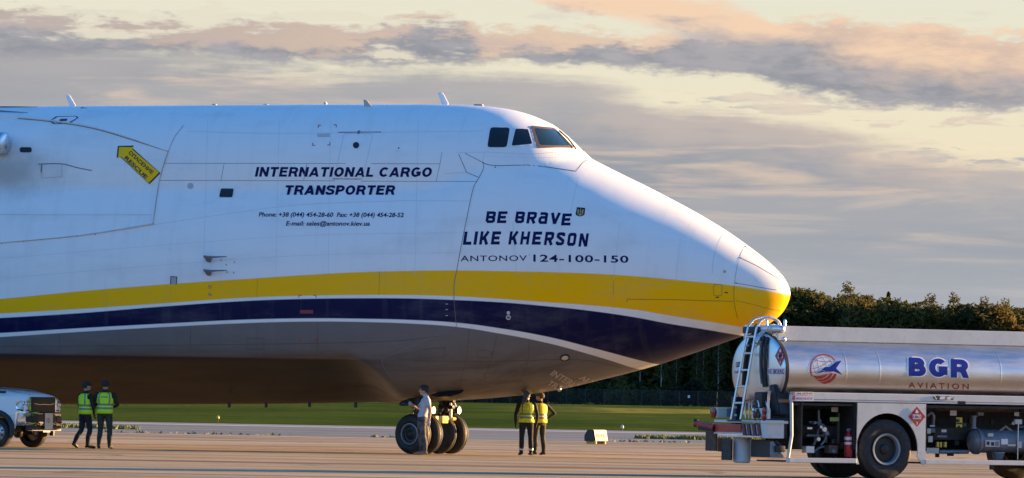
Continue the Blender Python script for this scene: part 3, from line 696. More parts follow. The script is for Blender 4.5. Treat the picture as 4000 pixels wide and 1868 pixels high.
# lettering under the chin, reading across the belly
def skew_text(s, o, d, u, bold):
    P, F = text_mesh(s, bold); a = min(p[0] for p in P)
    return [c6(o[0] + d[0] * (p[0] - a) / CAP + u[0] * p[1] / CAP, o[1] + d[1] * (p[0] - a) / CAP + u[1] * p[1] / CAP) for p in P], F
tag(decal('belly_lettering', [skew_text('INTERNATIONAL', (1036, 642), (27, 15.5), (26, -24), 0.02)], M_belly_text, 0.006), kind='stuff')
tag(decal('belly_lettering', [skew_text('TRANSPORTER', (1018, 694), (27, 13), (24, -20), 0.02)], M_belly_text, 0.006), kind='stuff')
tag(decal('belly_lettering', [skew_text('ANTONOV', (1190, 664), (30, 13), (24, -18), 0.02)], M_belly_text, 0.006), kind='stuff')

# ---- rescue arrow
ar = [cF(*p) for p in [(930, 388), (1048, 388), (1036, 405), (1252, 592), (1168, 676), (944, 464), (922, 478)]]
arrow = decal('rescue_arrow', [shape(grow(ar, 4.5))], M_whitep, 0.006)
decal('arrow_border', [shape(grow(ar, 2.6))], M_black, 0.009, parent=arrow)
decal('arrow_field', [shape(grow(ar, -1.6))], M_sign_yellow, 0.012, parent=arrow)
def dir_text(s, a, b_, cap, bold):
    P, F = text_mesh(s, bold); x0 = min(p[0] for p in P); x1 = max(p[0] for p in P); a, b_ = Vector(a), Vector(b_); d = (b_ - a); n = Vector((d.y, -d.x)).normalized()
    return [tuple(a + d * ((p[0] - x0) / (x1 - x0)) + n * (cap * p[1] / CAP)) for p in P], F
tag(decal('arrow_lettering', [dir_text('СПАСЕНИЕ', cF(1006, 441), cF(1188, 606), 8.6, 0.035)], M_black, 0.015, parent=arrow), kind='stuff')
tag(decal('arrow_lettering', [dir_text('RESCUE', cF(974, 480), cF(1142, 642), 8.8, 0.035)], M_black, 0.015, parent=arrow), kind='stuff')
dm = [cF(*p) for p in [(386, 190), (440, 152), (600, 150), (616, 162), (545, 208), (420, 212)]]
em = decal('marking_diamond', [shape(grow(dm, 1.5))], M_whitep, 0.006)
decal('diamond_outline', [ring_(dm, grow(dm, -3.4))], M_navy, 0.009, parent=em)
decal('diamond_centre', [shape([cF(*p) for p in [(472, 172), (530, 170), (522, 188), (465, 190)]])], mat('marking_brown', (0.08, 0.05, 0.06), 0.6), 0.009, parent=em)

# ---- seams and rivet rows
seam([(1213, 408), (1217, 416), (1214, 430), (1200, 456), (1190, 476), (1175, 545), (1160, 620), (1149, 680), (1142.5, 715), (1142, 756)], 1.6, curved=True)
seam([(1142, 756), (1146, 800), (1149, 820)], 1.0, M_seam, True)
seam([(1149, 821), (960, 903)], 1.3); seam([(960, 903), (966, 925), (985, 950), (1010, 975)], 1.2, curved=True)
seam([(1213, 408), (1226, 414), (1250, 417), (1300, 416), (1340, 416.5), (1400, 424), (1448, 431)], 1.9, curved=True)
seam([(1448, 432), (1456, 422), (1466, 410), (1478, 402)], 1.3, M_seam, True)
seam([(1154, 388), (1174, 434), (1203, 446)], 1.6); seam([(1170, 386), (1213, 408)], 1.5)
rivets([(1154, 384), (1226, 383), (1290, 386), (1340, 388), (1400, 383)], 4.6, 0.8); rivets([(1226, 394), (1440, 398)], 7.0, 0.7)
rivets([(1219, 386), (1213, 408)], 4, 0.8)
seam([(462, 316), (440, 345), (424, 381), (408, 430), (400, 460), (392, 515), (385, 566)], 1.1, M_seammid, True, off=0.012)
seam([(45, 299), (120, 306), (230, 323), (330, 352), (424, 382)], 1.6, M_seam, True, off=0.012)
seam([(385, 566), (200, 594), (0, 612)], 1.1, M_seamsoft, True, off=0.02)
seam([(0, 540), (120, 541), (250, 541), (385, 541)], 1.0, M_seamsoft, off=0.01); rivets([(4, 612), (60, 608), (240, 590)], 42, 1.5)
for (x0, x1, y_) in [(412, 868, 411), (935, 1107, 412)]: seam([(x0, y_), (x1, y_ + 0.5)], 1.0); rivets([(x0, y_), (x1, y_ + .5)], 8, 0.9)
seam([(400, 454), (842, 455)], 1.0); rivets([(402, 454), (842, 455)], 8, 0.9); seam([(910, 456), (1198, 457)], 1.0); rivets([(910, 456), (1198, 457)], 8, 0.9)
for p in [(564, 411, 556, 454), (772, 411, 764, 455), (1107, 412, 1097, 457), (1112, 383, 1107, 412)]: seam([p[:2], p[2:]], 1.0)
seam([(1118, 437), (1174, 434)], 0.9, M_seamsoft)
dr = rounded([c2(*p) for p in [(822, 318), (1032, 318), (955, 648), (750, 648)]], 6)
seam(dr + [dr[0]], 1.0, M_seamsoft, name='crew_door'); 
seam([c2(780, 310), c2(1090, 308)], 2.4, M_seam, name='door_rail'); seam([c2(738, 646), c2(945, 648)], 2.2, M_seam, name='door_sill')
decal('door_bracket', [shape([c2(x, y) for x, y in [(922, 298), (940, 298), (934, 322), (918, 322)]])], M_seam, 0.012)
seam([(955, 683), (953, 742)], 0.8, M_seamyel); seam([(648, 700), (646, 748)], 0.7, M_seamyel)
seam([(1000, 505), (1180, 506)], 0.8, M_seamsoft); seam([(385, 566), (560, 540), (760, 515), (1000, 506)], 0.7, M_seamsoft, True)
for xa_, ya_, xb_, yb_ in [(648, 812, 644, 905), (300, 830, 297, 905)]: seam([(xa_, ya_), (xb_, yb_)], 0.9, mat('seam_grey', (0.10, 0.10, 0.10), 0.7))
rd = [(1886, 612), (1876, 618), (1868, 650), (1861, 690), (1861, 722)]
seam([c4(1085, 338), c4(1060, 348), c4(1030, 395), c4(1003, 470), c4(988, 540), c4(978, 620)], 1.5, M_seamsoft, True, name='radome_seam'); rivets([c4(1055, 352), c4(1022, 410), c4(997, 490), c4(982, 580), c4(978, 625)], 4.5, 0.8)
seam([c4(975, 632), c4(975, 720), c4(985, 790), c4(1000, 850)], 2.0, M_seamyel, True, name='radome_seam')
for a in ([(1052, 368), (1130, 420), (1215, 485), (1285, 548)], [(1018, 443), (1120, 492), (1210, 545), (1285, 590)], [(988, 612), (1080, 628), (1180, 646), (1260, 658)]):
    seam([c4(*p) for p in a], 1.3, M_seam, True, name='lightning_strip'); p = c4(*a[0]); decal('strip_boss', [shape(ngon(p[0], p[1], 2, 2, 8))], M_seam, 0.009)
seam([c4(985, 730), c4(1100, 755), c4(1200, 782), c4(1285, 797)], 1.3, M_seamyel, True, name='lightning_strip')
seam([c4(*p) for p in [(255, 740), (258, 720), (400, 722), (540, 722), (700, 728), (850, 732), (970, 735)]], 1.9, M_seamyel); seam([c4(166, 595), c4(165, 690)], 0.8, M_seamyel)
hp = rounded([c4(*p) for p in [(838, 618), (896, 620), (893, 700), (835, 697)]], 5); decal('nose_hatch', [ring_(hp, grow(hp, -1.6))], M_seamyel, 0.006)
for p in [(863, 707), (923, 675)]: decal('hatch_latch', [shape([c4(p[0] - 12, p[1] - 3), c4(p[0] + 12, p[1] - 3), c4(p[0] + 12, p[1] + 4), c4(p[0] - 12, p[1] + 4)])], M_black, 0.008)
p = c4(912, 535); decal('yellow_disc', [shape(ngon(p[0], p[1], 4, 4, 12))], mat('disc_ochre', (0.45, 0.42, 0.16), 0.6), 0.006)
seam([c4(935, 252), c4(905, 280), c4(870, 340), c4(838, 450), c4(828, 550)], 0.8, M_seamsoft, True)

# faint frame and stringer joints
for x0_, x1_ in ((520, 512), (700, 694), (830, 826), (1050, 1044)): seam([(x0_ + 3, 300), (x0_, 400), ((x0_ + x1_) / 2, 540), (x1_, 690)], 0.8, M_seamfaint, True, name='frame_joint')
for yq in (330, 590, 640): seam([(470 if yq < 400 else 5, yq + (0 if yq < 400 else 60)), (700, yq + 6), (1150 if yq > 400 else 1215, yq - (4 if yq > 400 else 0))], 0.8, M_seamfaint, True, name='stringer_joint')
for x0_, y0_, x1_, y1_ in ((1300, 690, 1290, 560), (1543, 700, 1560, 560), (1700, 705, 1712, 600), (1455, 445, 1430, 560)): seam([(x0_, y0_), (x1_, y1_)], 0.8, M_seamfaint, name='frame_joint')
rivets([(470, 330), (700, 336), (1215, 330)], 9, 0.6, M_seamsoft); rivets([(520, 690), (512, 560)], 9, 0.5, M_seamsoft); rivets([(1160, 640), (1180, 540), (1196, 470)], 6, 0.7, M_seammid)
M_bseam = mat('belly_seam', (0.07, 0.07, 0.07), 0.7)
for q in (((0, 872), (500, 868), (950, 860), (1100, 846)), ((150, 840), (152, 903)), ((480, 822), (478, 904)), ((800, 812), (797, 905)), ((1250, 845), (1235, 905), (1215, 960)), ((1330, 860), (1325, 920), (1300, 975)), ((1180, 830), (1172, 905), (1150, 985)), ((1000, 905), (1200, 910), (1450, 905), (1560, 925))): seam(list(q), 0.9, M_bseam, True, name='belly_seam')
for q in (((1200, 880), (1236, 884), (1236, 902), (1198, 898)), ((620, 852), (664, 851), (664, 878), (620, 879)), ((1060, 880), (1120, 874), (1118, 900), (1056, 902))): seam([*q, q[0]], 0.9, M_bseam, name='belly_hatch')
# brackets and small markings
def bracket(cx, cy, sx, sy, l=6.5, w=1.8): return strip([(cx + sx * l, cy), (cx, cy), (cx - sy * 0.18 * l * 0, cy + sy * l)], w)
for (cx, cy, sx, sy) in [(801, 315.5, 1, 1), (846, 314.5, -1, 1), (786.5, 366, 1, -1), (830, 365, -1, -1)]: decal('corner_mark', [bracket(cx, cy, sx, sy)], M_red, 0.006)
for (cx, cy, sx, sy) in [(752, 743, 1, 1), (795, 743, -1, 1), (753, 856, 1, -1), (797, 856, -1, -1)]: decal('corner_mark', [bracket(cx, cy, sx, sy)], M_red, 0.006)
dk_red = mat('stencil_dull_red', (0.20, 0.035, 0.04), 0.6)
decal('stencil_block', [shape([(755, 780), (788, 780), (788, 789), (755, 789)])], dk_red, 0.006)
decal('stencil_lines', [strip([(798, y_), (830, y_ - 0.5)], 1.3) for y_ in (338, 341, 344)], mat('stencil_grey', (0.36, 0.33, 0.36), 0.6), 0.006)
for p in [(1124, 765), (1124, 779), (1124, 794)]: decal('step_slot', [shape([(p[0] - 3, p[1] - 1), (p[0] + 3, p[1] - 1), (p[0] + 3, p[1] + 1), (p[0] - 3, p[1] + 1)])], mat('slot_grey', (0.4, 0.4, 0.42), 0.6), 0.006)
for y_ in (722, 741): decal('vane_marking', [ring_(ngon(528, y_, 4.5, 4.5, 14), ngon(528, y_, 3.4, 3.4, 14))], M_seam, 0.006); seam([(523, y_), (533, y_)], 0.9)
for p in [(556, 655), (590, 660), (569, 666), (588, 686), (572, 685)]: decal('static_port', [shape(ngon(p[0], p[1], 2.1, 2.6, 8))], mat('port_tan', (0.45, 0.38, 0.36), 0.6), 0.006)
decal('grey_disc', [shape(ngon(479, 468, 7.8, 7.8))], mat('disc_grey', (0.42, 0.43, 0.46), 0.6), 0.006)
decal('sensor_dot', [shape(ngon(1003, 373, 2.3, 2.3, 8))], M_seam, 0.006); seam([(995, 380), (1010, 380)], 0.9, M_seamsoft)
decal('sensor_dot', [shape(ngon(1246, 417 + 4, 2.0, 2.0, 8))], M_seam, 0.006)
pn = [(430, 696), (445, 697), (444, 715), (429, 715)]; pa_ = decal('access_panel', [shape(pn)], mat('panel_grey', (0.32, 0.36, 0.38), 0.5), 0.006)
decal('panel_edge', [strip([pn[3], pn[0], pn[1], pn[2]], 1.8)], M_black, 0.009, parent=pa_)
fl = [c1(*p) for p in [(272, 536), (440, 534), (448, 632), (300, 640)]]; fl2 = [c1(275, 540), c1(445, 538), c1(560, 566), c1(665, 586)]
seam([c1(285, 540), c1(303, 640), c1(448, 630), c1(446, 540)], 1.4, M_seamsoft, name='vent_scoop', off=0.012); seam(fl2, 2.2, M_seam, True, name='scoop_lip', off=0.014)
seam([c1(303, 540), c1(300, 600)], 2.6, M_seam, name='scoop_lip', off=0.014)
ov = rounded([(50, 371), (80, 371), (80, 384), (50, 384)], 6.5, 6)
decal('vent_hole', [shape(ov)], M_black, 0.012)

# ---- windows (dark glazing set in a proud frame)
def window(P, m, fr, grow_px, name='cockpit_window', r=5):
    P = rounded(P, r); f = decal(name, [ring_(grow(P, grow_px), P)], fr, 0.016, sub=0.10); decal('pane', [shape(P)], m, 0.009, parent=f, sub=0.10); return f
window([c8(*p) for p in [(262, 316), (570, 318), (520, 630), (212, 630)]], M_glass, M_whitep, 2.4, r=8)
window([c8(*p) for p in [(655, 338), (850, 342), (918, 575), (592, 606)]], M_glass, M_whitep, 3.2, r=4)
OUT = rounded([c8(*p) for p in [(885, 292), (1258, 322), (1340, 395), (1575, 640), (1300, 632), (990, 640)]], 5)
INN = rounded([c8(*p) for p in [(945, 332), (1262, 350), (1330, 408), (1500, 604), (1270, 600), (1030, 592)]], 5)
ws = decal('windscreen', [ring_(OUT, INN)], M_frame, 0.016, sub=0.10); decal('pane', [shape(INN)], M_shield, 0.009, parent=ws, sub=0.10)
window(ngon(896, 366, 8.2, 8.2, 18), M_glass, M_whitep, 1.4, 'porthole', 0.1)
window([c1(*p) for p in [(1598, 715), (1692, 716), (1682, 782), (1584, 781)]], M_glass, M_whitep, 1.2, 'side_window', 4)

# ---- things standing off the skin, in aircraft coordinates
def cpt(px_, py_, lat=0.0):
    d = rayl(px_, py_); t_ = (lat - EYEL.y) / d.y; return EYEL + d * t_
def blade(name, quad, thick, m, lat=0.0):
    P = [cpt(*p, lat) for p in quad]; c = sum((p for p in P), Vector()) / len(P); mb = MB(); n = len(P)
    top = [p + Vector((0, thick / 2, 0)) for p in P]; bot = [p - Vector((0, thick / 2, 0)) for p in P]
    mb.add(top + bot, [tuple(range(n)), tuple(range(2 * n - 1, n - 1, -1))] + [(i, n + i, n + (i + 1) % n, (i + 1) % n) for i in range(n)])
    return ob(name, mb, m, aircraft, bevel=thick * 0.3)
blade('blade_antenna', [(165, 239), (175, 238.5), (192, 268), (192, 274), (178, 274)], 0.07, M_whitep, -0.35)
blade('blade_antenna', [(914, 250), (922, 252), (937, 270), (934, 274), (918, 273)], 0.06, mat('antenna_tan', (0.45, 0.43, 0.38), 0.5), -0.9)
blade('blade_antenna', [(1100, 232), (1114, 233), (1129, 262), (1128, 268), (1114, 268)], 0.08, M_whitep, 0.0)
for (x0, x1, y_, h_) in [(534, 546, 263.5, 3.2), (662, 676, 263.5, 3), (816, 822, 259, 6), (1192, 1216, 264, 3.5)]:
    blade('roof_fitting', [(x0, y_), (x0 + 2, y_ - h_ * .5), (x1 - 2, y_ - h_ * .5), (x1, y_), (x1, y_ + 6), (x0, y_ + 6)], 0.14, mat('fitting_grey', (0.35, 0.36, 0.38), 0.5), 0.0)
mb = MB(); mb.tube([cpt(200, 279, -0.95), cpt(206, 273, -0.95), cpt(212, 275, -0.95), cpt(226, 276, -0.95)], 0.045); ob('handling_hook', mb, M_seam, aircraft, 40)
def rod(name, pts, r, m, lift):
    mb = MB(); P = []
    for (x_, y_, l_) in pts:
        h, n = skin(x_, y_); P.append(h + n * l_ if h is not None else cpt(x_, y_, l_))
    mb.tube(P, r); return ob(name, mb, m, aircraft, 40)
w_ = rod('wiper', [(*c8(1325, 385), 0.05), (*c8(1450, 510), 0.07), (*c8(1585, 668), 0.05)], 0.022, M_black, 0)
mb = MB(); mb.tube([cpt(*c8(1440, 465), 0.25), cpt(*c8(1560, 560), 0.25), cpt(*c8(1715, 690), 0.25)], 0.02); mb.tube([cpt(*c8(1715, 690), 0.25), cpt(*c8(1700, 712), 0.25)], 0.02); ob('wiper', mb, M_black, aircraft, 40)
for y_, sc in ((648, 1.0), (681.5, 0.95)):
    h, n = skin(523, y_ + 6)
    mb = MB(); base, _ = skin(521, y_); P = [(518, y_), (534, y_ + 2), (530, y_ + 13), (521, y_ + 11)]
    Q = [skin(*p)[0] for p in P]; mb.add([q + n * 0.02 for q in Q] + [q + n * 0.22 for q in Q[:2]] + [Q[2] + n * 0.06, Q[3] + n * 0.06], [(0, 1, 2, 3), (4, 7, 6, 5), (0, 4, 5, 1), (1, 5, 6, 2), (2, 6, 7, 3), (3, 7, 4, 0)])
    tip = skin(576, y_ + 0.5)[0] + n * 0.2; mb.tube([Q[0] + n * 0.2, Q[1] + n * 0.21, tip], [0.03, 0.03, 0.012]); ob('pitot_probe', mb, M_seam, aircraft)
def lamp(name, px_, py_, r, m1, m2, depth=0.03):
    h, n = skin(px_, py_); mb = MB(); mb.lathe([(0, r * 1.25), (depth, r * 1.25), (depth, r), (depth * .4, r)], h, n, 20); o = ob(name, mb, m1, aircraft, 40)
    mb = MB(); mb.lathe([(depth * .5, r), (depth * .9, r * .6), (depth * 1.0, 0.001)], h, n, 20); ob('lens', mb, m2, o, 60); return o
M_lens = mat('lamp_lens', (0.55, 0.53, 0.48), 0.15)
lamp('flush_light', 1279, 798.5, 0.05, M_whitep, M_seam); lamp('flush_light', 1279, 787, 0.035, M_whitep, M_lens); lamp('taxi_light', 1421, 899.5, 0.10, M_darkmetal, M_lens)
mb = MB(); h, n = skin(1405, 974); mb.ball(cpt(1407, 979, h.y), 0.065, 14, 10); mb.tube([h + n * -0.03, cpt(1407, 979, h.y)], 0.04); ob('belly_lamp', mb, M_bright, aircraft, 60)
for px_, dr_ in [(577, 6), (670, 6), (895, 6), (779, 3)]:
    h, n = skin(px_, 1014); z_ = h.z if h else 1.2
    mb = MB(); p = cpt(px_, 1016, -0.6); mb.bbox((p.x, p.y, p.z - 0.03 * dr_ / 6), (0.09, 0.05, 0.15), 0.015); ob('drain_mast', mb, M_black, aircraft)
# round exhaust pipe at the edge of the fairing
h, n = skin(4, 360); mb = MB(); mb.lathe([(-1.6, 0.30), (-0.1, 0.31), (0.0, 0.305), (0.03, 0.27), (0.06, 0.19), (0.075, 0.001)], (cpt(11, 361, h.y - 0.35)), (1, -0.30, 0), 32)
ob('exhaust_pipe', mb, M_alu, aircraft, 50)
mb = MB(); q1, q2 = skin(-60, 276)[0], skin(70, 284)[0]; mb.tube([q1 + Vector((0, -0.03, 0)), skin(0, 281)[0], q2], [0.05, 0.04, 0.012]); ob('wing_root_seal', mb, M_seam, aircraft, 40)
mb = MB(); mb.tube([skin(-50, 270.5)[0], skin(40, 270.2)[0], skin(96, 269.5)[0]], [0.04, 0.03, 0.01]); ob('wing_root_seal', mb, M_seam, aircraft, 40)

# ---- nose gear: two twin-wheel legs, steered towards the camera
STEER = R(-22.0)
M_tyre = mat('aircraft_tyre', (0.018, 0.017, 0.017), 0.62, spec=0.4, vary=0.35, vscale=9.0, bump=0.4, bscale=60, dirt=((0.075, 0.06, 0.05), 0.7))
M_rim = mat('wheel_rim_dark', (0.045, 0.047, 0.05), 0.5, 0.3, vary=0.2); M_rring = mat('rim_ring_grey', (0.30, 0.31, 0.32), 0.4, 0.3)
mrr_ = MB().lathe([(-0.150, 0.292), (-0.172, 0.288), (-0.176, 0.272), (-0.160, 0.262)], (0, 0, 0), (0, 1, 0), 40).mesh('rim_ring', M_rring, 40)
M_hub = mat('wheel_hub_dark', (0.02, 0.02, 0.022), 0.5, 0.3)
wax = Vector((math.sin(STEER) * -1, math.cos(STEER), 0))        # wheel axle, pointing away from the camera side
wf = Vector((math.cos(STEER), math.sin(STEER), 0))
RW, WW = 0.545, 0.37
tyre_prof = [(-WW / 2 * 0.62, 0.27), (-WW / 2 * 0.98, 0.33), (-WW / 2, 0.42), (-WW / 2 * 0.86, 0.495), (-WW / 2 * 0.60, 0.53), (-0.062, RW), (-0.056, RW - 0.014), (-0.046, RW - 0.014), (-0.040, RW), (0.040, RW), (0.046, RW - 0.014), (0.056, RW - 0.014), (0.062, RW),
             (WW / 2 * 0.60, 0.53), (WW / 2 * 0.86, 0.495), (WW / 2, 0.42), (WW / 2 * 0.98, 0.33), (WW / 2 * 0.62, 0.27)]
mt_ = MB().lathe(tyre_prof, (0, 0, 0), (0, 1, 0), 48).mesh('tyre', M_tyre, 50)
mr_ = MB().lathe([(-0.13, 0.275), (-0.165, 0.27), (-0.165, 0.225), (-0.10, 0.20), (-0.09, 0.10), (0.09, 0.10), (0.10, 0.20), (0.165, 0.225), (0.165, 0.27), (0.13, 0.275)], (0, 0, 0), (0, 1, 0), 40).mesh('rim', M_rim, 40)
hub = MB().lathe([(-0.15, 0.001), (-0.15, 0.06), (-0.12, 0.085), (-0.10, 0.16), (-0.09, 0.2), (0.09, 0.2), (0.10, 0.16), (0.12, 0.085), (0.15, 0.06), (0.15, 0.001)], (0, 0, 0), (0, 1, 0), 28)
for k_ in range(8): hub.box((0.135 * math.cos(k_ * math.pi / 4), 0, 0.135 * math.sin(k_ * math.pi / 4)), (0.03, 0.22, 0.03))
mh_ = hub.mesh('hub', M_hub, 40)
M_yel = mat('gear_yellow', (0.55, 0.36, 0.03), 0.5, vary=0.3)
near_hub = cpt(1045, 1094, -1.3)
HZ = RW + 0.005
for li, lat in enumerate((-1.3, 1.3)):
    legc = Vector((0.12, lat, HZ))
    if li == 0: legc.x = near_hub.x + 0.27 * math.sin(STEER) * -1; x_leg = legc.x
    else: legc.x = x_leg
    leg = MB(); leg.tube([legc + Vector((0, 0, -0.05)), legc + Vector((0, 0, 0.35))], [0.085, 0.085], 16); leg.tube([legc + Vector((0, 0, 0.33)), legc + Vector((0, 0, 1.6))], [0.13, 0.135], 18)
    leg.tube([legc - wax * 0.33, legc + wax * 0.33], 0.075, 14); leg.lathe([(-0.05, 0.17), (0.05, 0.17)], legc + Vector((0, 0, 0.40)), (0, 0, 1), 18); leg.lathe([(-0.03, 0.19), (0.03, 0.19)], legc + Vector((0, 0, 0.62)), (0, 0, 1), 18)
    lg = ob('nose_gear_leg', leg, M_darkmetal, aircraft, 40)
    tl = MB(); a = legc + Vector((0, 0, 0.50)) + wf * 0.12; e = legc + wf * 0.30 + Vector((0, 0, 0.24)); tl.tube([a, e], [0.05, 0.035], 10); tl.tube([e, legc + wf * 0.06], [0.035, 0.05], 10)
    tl.bbox(e, (0.10, 0.16, 0.08), 0.015); ob('torque_link', tl, M_darkmetal, lg, 40)
    pi = MB(); pi.tube([legc + wf * 0.17 + Vector((0, 0, 0.30)), legc + wf * 0.17 + Vector((0, 0, 0.86))], 0.045, 12); pi.tube([legc + wf * 0.17 + Vector((0, 0, 0.40)), legc + wf * 0.17 + Vector((0, 0, 0.70))], 0.06, 12); ob('damper', pi, M_bright, lg, 40)
    st = MB(); st.tube([legc + Vector((0, -0.25, 0.66)) + wf * 0.1, legc + Vector((0, 0.25, 0.66)) + wf * 0.1], 0.07, 12); st.bbox(legc + Vector((0.05, 0, 0.74)), (0.42, 0.34, 0.10), 0.02); st.bbox(legc + wf * 0.2 + Vector((0, 0, 0.92)), (0.2, 0.25, 0.12), 0.03); ob('steering_jack', st, M_darkmetal, lg, 40)
    hs = MB(); rng = random.Random(li + 3)
    for q in range(5):
        o_ = Vector((rng.uniform(-.16, .16), rng.uniform(-.16, .16), 0)); hs.tube([legc + o_ + Vector((0, 0, 0.15)), legc + o_ * 1.5 + Vector((0, 0, 0.5)), legc + o_ + Vector((0, 0, 1.0)), legc + o_ * .6 + Vector((0, 0, 1.4))], 0.014, 6)
    ob('hydraulic_hose', hs, M_black, lg, 60)
    for q in range(9):
        fq = MB(); o_ = legc + Vector((rng.uniform(-.22, .26), rng.uniform(-.3, .3), rng.uniform(.45, 1.0)))
        if q % 3 == 0: fq.bbox(o_, (rng.uniform(.08, .2), rng.uniform(.08, .2), rng.uniform(.06, .14)), .012)
        else: dd = Vector((rng.uniform(-.1, .1), rng.uniform(-.1, .1), rng.uniform(.08, .2))); fq.tube([o_ - dd, o_ + dd], rng.uniform(.018, .045), 10)
        ob('gear_fitting', fq, (M_darkmetal, M_bright, M_darkmetal, M_black)[q % 4], lg, 40)
    for s_ in (-1, 1):
        wp = legc + wax * (0.262 * s_)
        wt_ = ob('nose_wheel', mt_, None, aircraft); wt_.location = wp; wt_.rotation_euler = (0, 0, STEER); ri = ob('rim', mr_, None, wt_); ob('rim_ring', mrr_, None, wt_); hb = ob('hub', mh_, None, wt_)
tb = MB(); tb.bbox((x_leg + 0.30, -0.35, HZ + 0.40), (0.16, 1.25, 0.20), 0.02); tb.tube([(x_leg + 0.3, -1.2, HZ + 0.42), (x_leg + 0.3, 1.2, HZ + 0.42)], 0.05, 10); ob('tow_beam', tb, M_yel, aircraft, 40)
for lat in (-1.3, 1.3):
    for dz_ in (0.0,):
        c_ = Vector((x_leg + 0.30, lat + 0.22, HZ + 0.66)); mb = MB(); mb.lathe([(-0.10, 0.05), (-0.06, 0.10), (0.05, 0.115), (0.06, 0.10), (0.05, 0.095), (0.045, 0.001)], c_, (1, -0.35, 0), 20); ob('landing_light', mb, M_bright, aircraft, 50)
def door(name, pts, th_, m=M_darkmetal):
    mb = MB(); a, b_, c_ = [Vector(p) for p in pts[:3]]; n = (b_ - a).cross(c_ - a).normalized() * th_; k_ = len(pts); P = [Vector(p) for p in pts]
    mb.add(P + [p + n for p in P], [tuple(range(k_ - 1, -1, -1)), tuple(range(k_, 2 * k_))] + [(i, (i + 1) % k_, k_ + (i + 1) % k_, k_ + i) for i in range(k_)]); return ob(name, mb, m, aircraft, bevel=0.01)
def P3(cx, cy, lat): return cpt(*cG(cx, cy), lat)
door('gear_door', [P3(148, 385, -2.1), P3(190, 345, -2.1), P3(300, 305, -2.0), P3(390, 290, -1.9), P3(380, 375, -2.0), P3(280, 395, -2.1), P3(180, 402, -2.15)], 0.06)
door('gear_door', [P3(600, 250, -1.95), P3(760, 190, -1.9), P3(980, 150, -1.8), P3(1120, 150, -1.8), P3(1060, 215, -1.95), P3(900, 262, -2.1), P3(700, 268, -2.1)], 0.05)
door('gear_door', [P3(1010, 262, 0.6), P3(1050, 150, 0.6), P3(1110, 140, 0.6), P3(1090, 205, 0.6), P3(1060, 262, 0.6)], 0.05)
cM = crop(1950, 1480, .26596)
door('hinged_door', [cpt(*cM(*p), -1.1) for p in [(290, 150), (345, 148), (420, 185), (455, 215), (425, 250), (395, 330), (330, 395), (335, 320), (365, 245), (350, 205)]], 0.05)

# ================================================================== WOOD AND FENCE AT THE FAR SIDE OF THE FIELD
def leaf_mat(name, cols, seed):
    m = bpy.data.materials.new(name); m.use_nodes = True; t = NT(m.node_tree); b = t.n['Principled BSDF']
    co = t.new('ShaderNodeTexCoord').outputs['Object']; oi = t.new('ShaderNodeObjectInfo').outputs['Random']
    n = t.noise(co, 0.55, 3.0, 0.6); n2 = t.noise(co, 3.0, 2.0, 0.6)
    c = t.mix(t.mapr(n, 0.35, 0.65), cols[0], cols[1]); c = t.mix(t.m('MULTIPLY', t.mapr(n2, 0.45, 0.62), 0.7), c, cols[2])
    hsv = t.new('ShaderNodeHueSaturation'); t.put(hsv.inputs['Hue'], t.mapr(oi, 0, 1, 0.47, 0.52, 'LINEAR')); t.put(hsv.inputs['Value'], t.mapr(oi, 0, 1, 0.75, 1.2, 'LINEAR')); t.put(hsv.inputs['Color'], c)
    t.put(b.inputs['Base Color'], hsv.outputs[0]); b.inputs['Roughness'].default_value = 0.7; b.inputs['Specular IOR Level'].default_value = 0.2
    tb_ = t.new('ShaderNodeBsdfTranslucent'); t.put(tb_.inputs['Color'], hsv.outputs[0]); mx = t.new('ShaderNodeMixShader'); mx.inputs[0].default_value = 0.42   # thin leaves let low sun through
    t.l.new(b.outputs[0], mx.inputs[1]); t.l.new(tb_.outputs[0], mx.inputs[2]); t.l.new(mx.outputs[0], t.n['Material Output'].inputs['Surface']); return m
M_leafA = leaf_mat('leaves_dark_green', ((0.030, 0.042, 0.011), (0.055, 0.065, 0.015), (0.11, 0.095, 0.018)), 1)
M_leafB = leaf_mat('leaves_olive', ((0.050, 0.062, 0.014), (0.090, 0.092, 0.020), (0.145, 0.125, 0.026)), 2)
M_leafC = leaf_mat('leaves_russet', ((0.085, 0.064, 0.016), (0.145, 0.094, 0.024), (0.070, 0.066, 0.016)), 3)
M_leafD = leaf_mat('needles_dark', ((0.014, 0.024, 0.011), (0.024, 0.034, 0.014), (0.035, 0.042, 0.016)), 4)
M_bark = mat('bark_dark', (0.045, 0.037, 0.030), 0.9, vary=0.3)
M_birch = mat('bark_pale', (0.26, 0.24, 0.21), 0.8, vary=0.4, vscale=1.5)
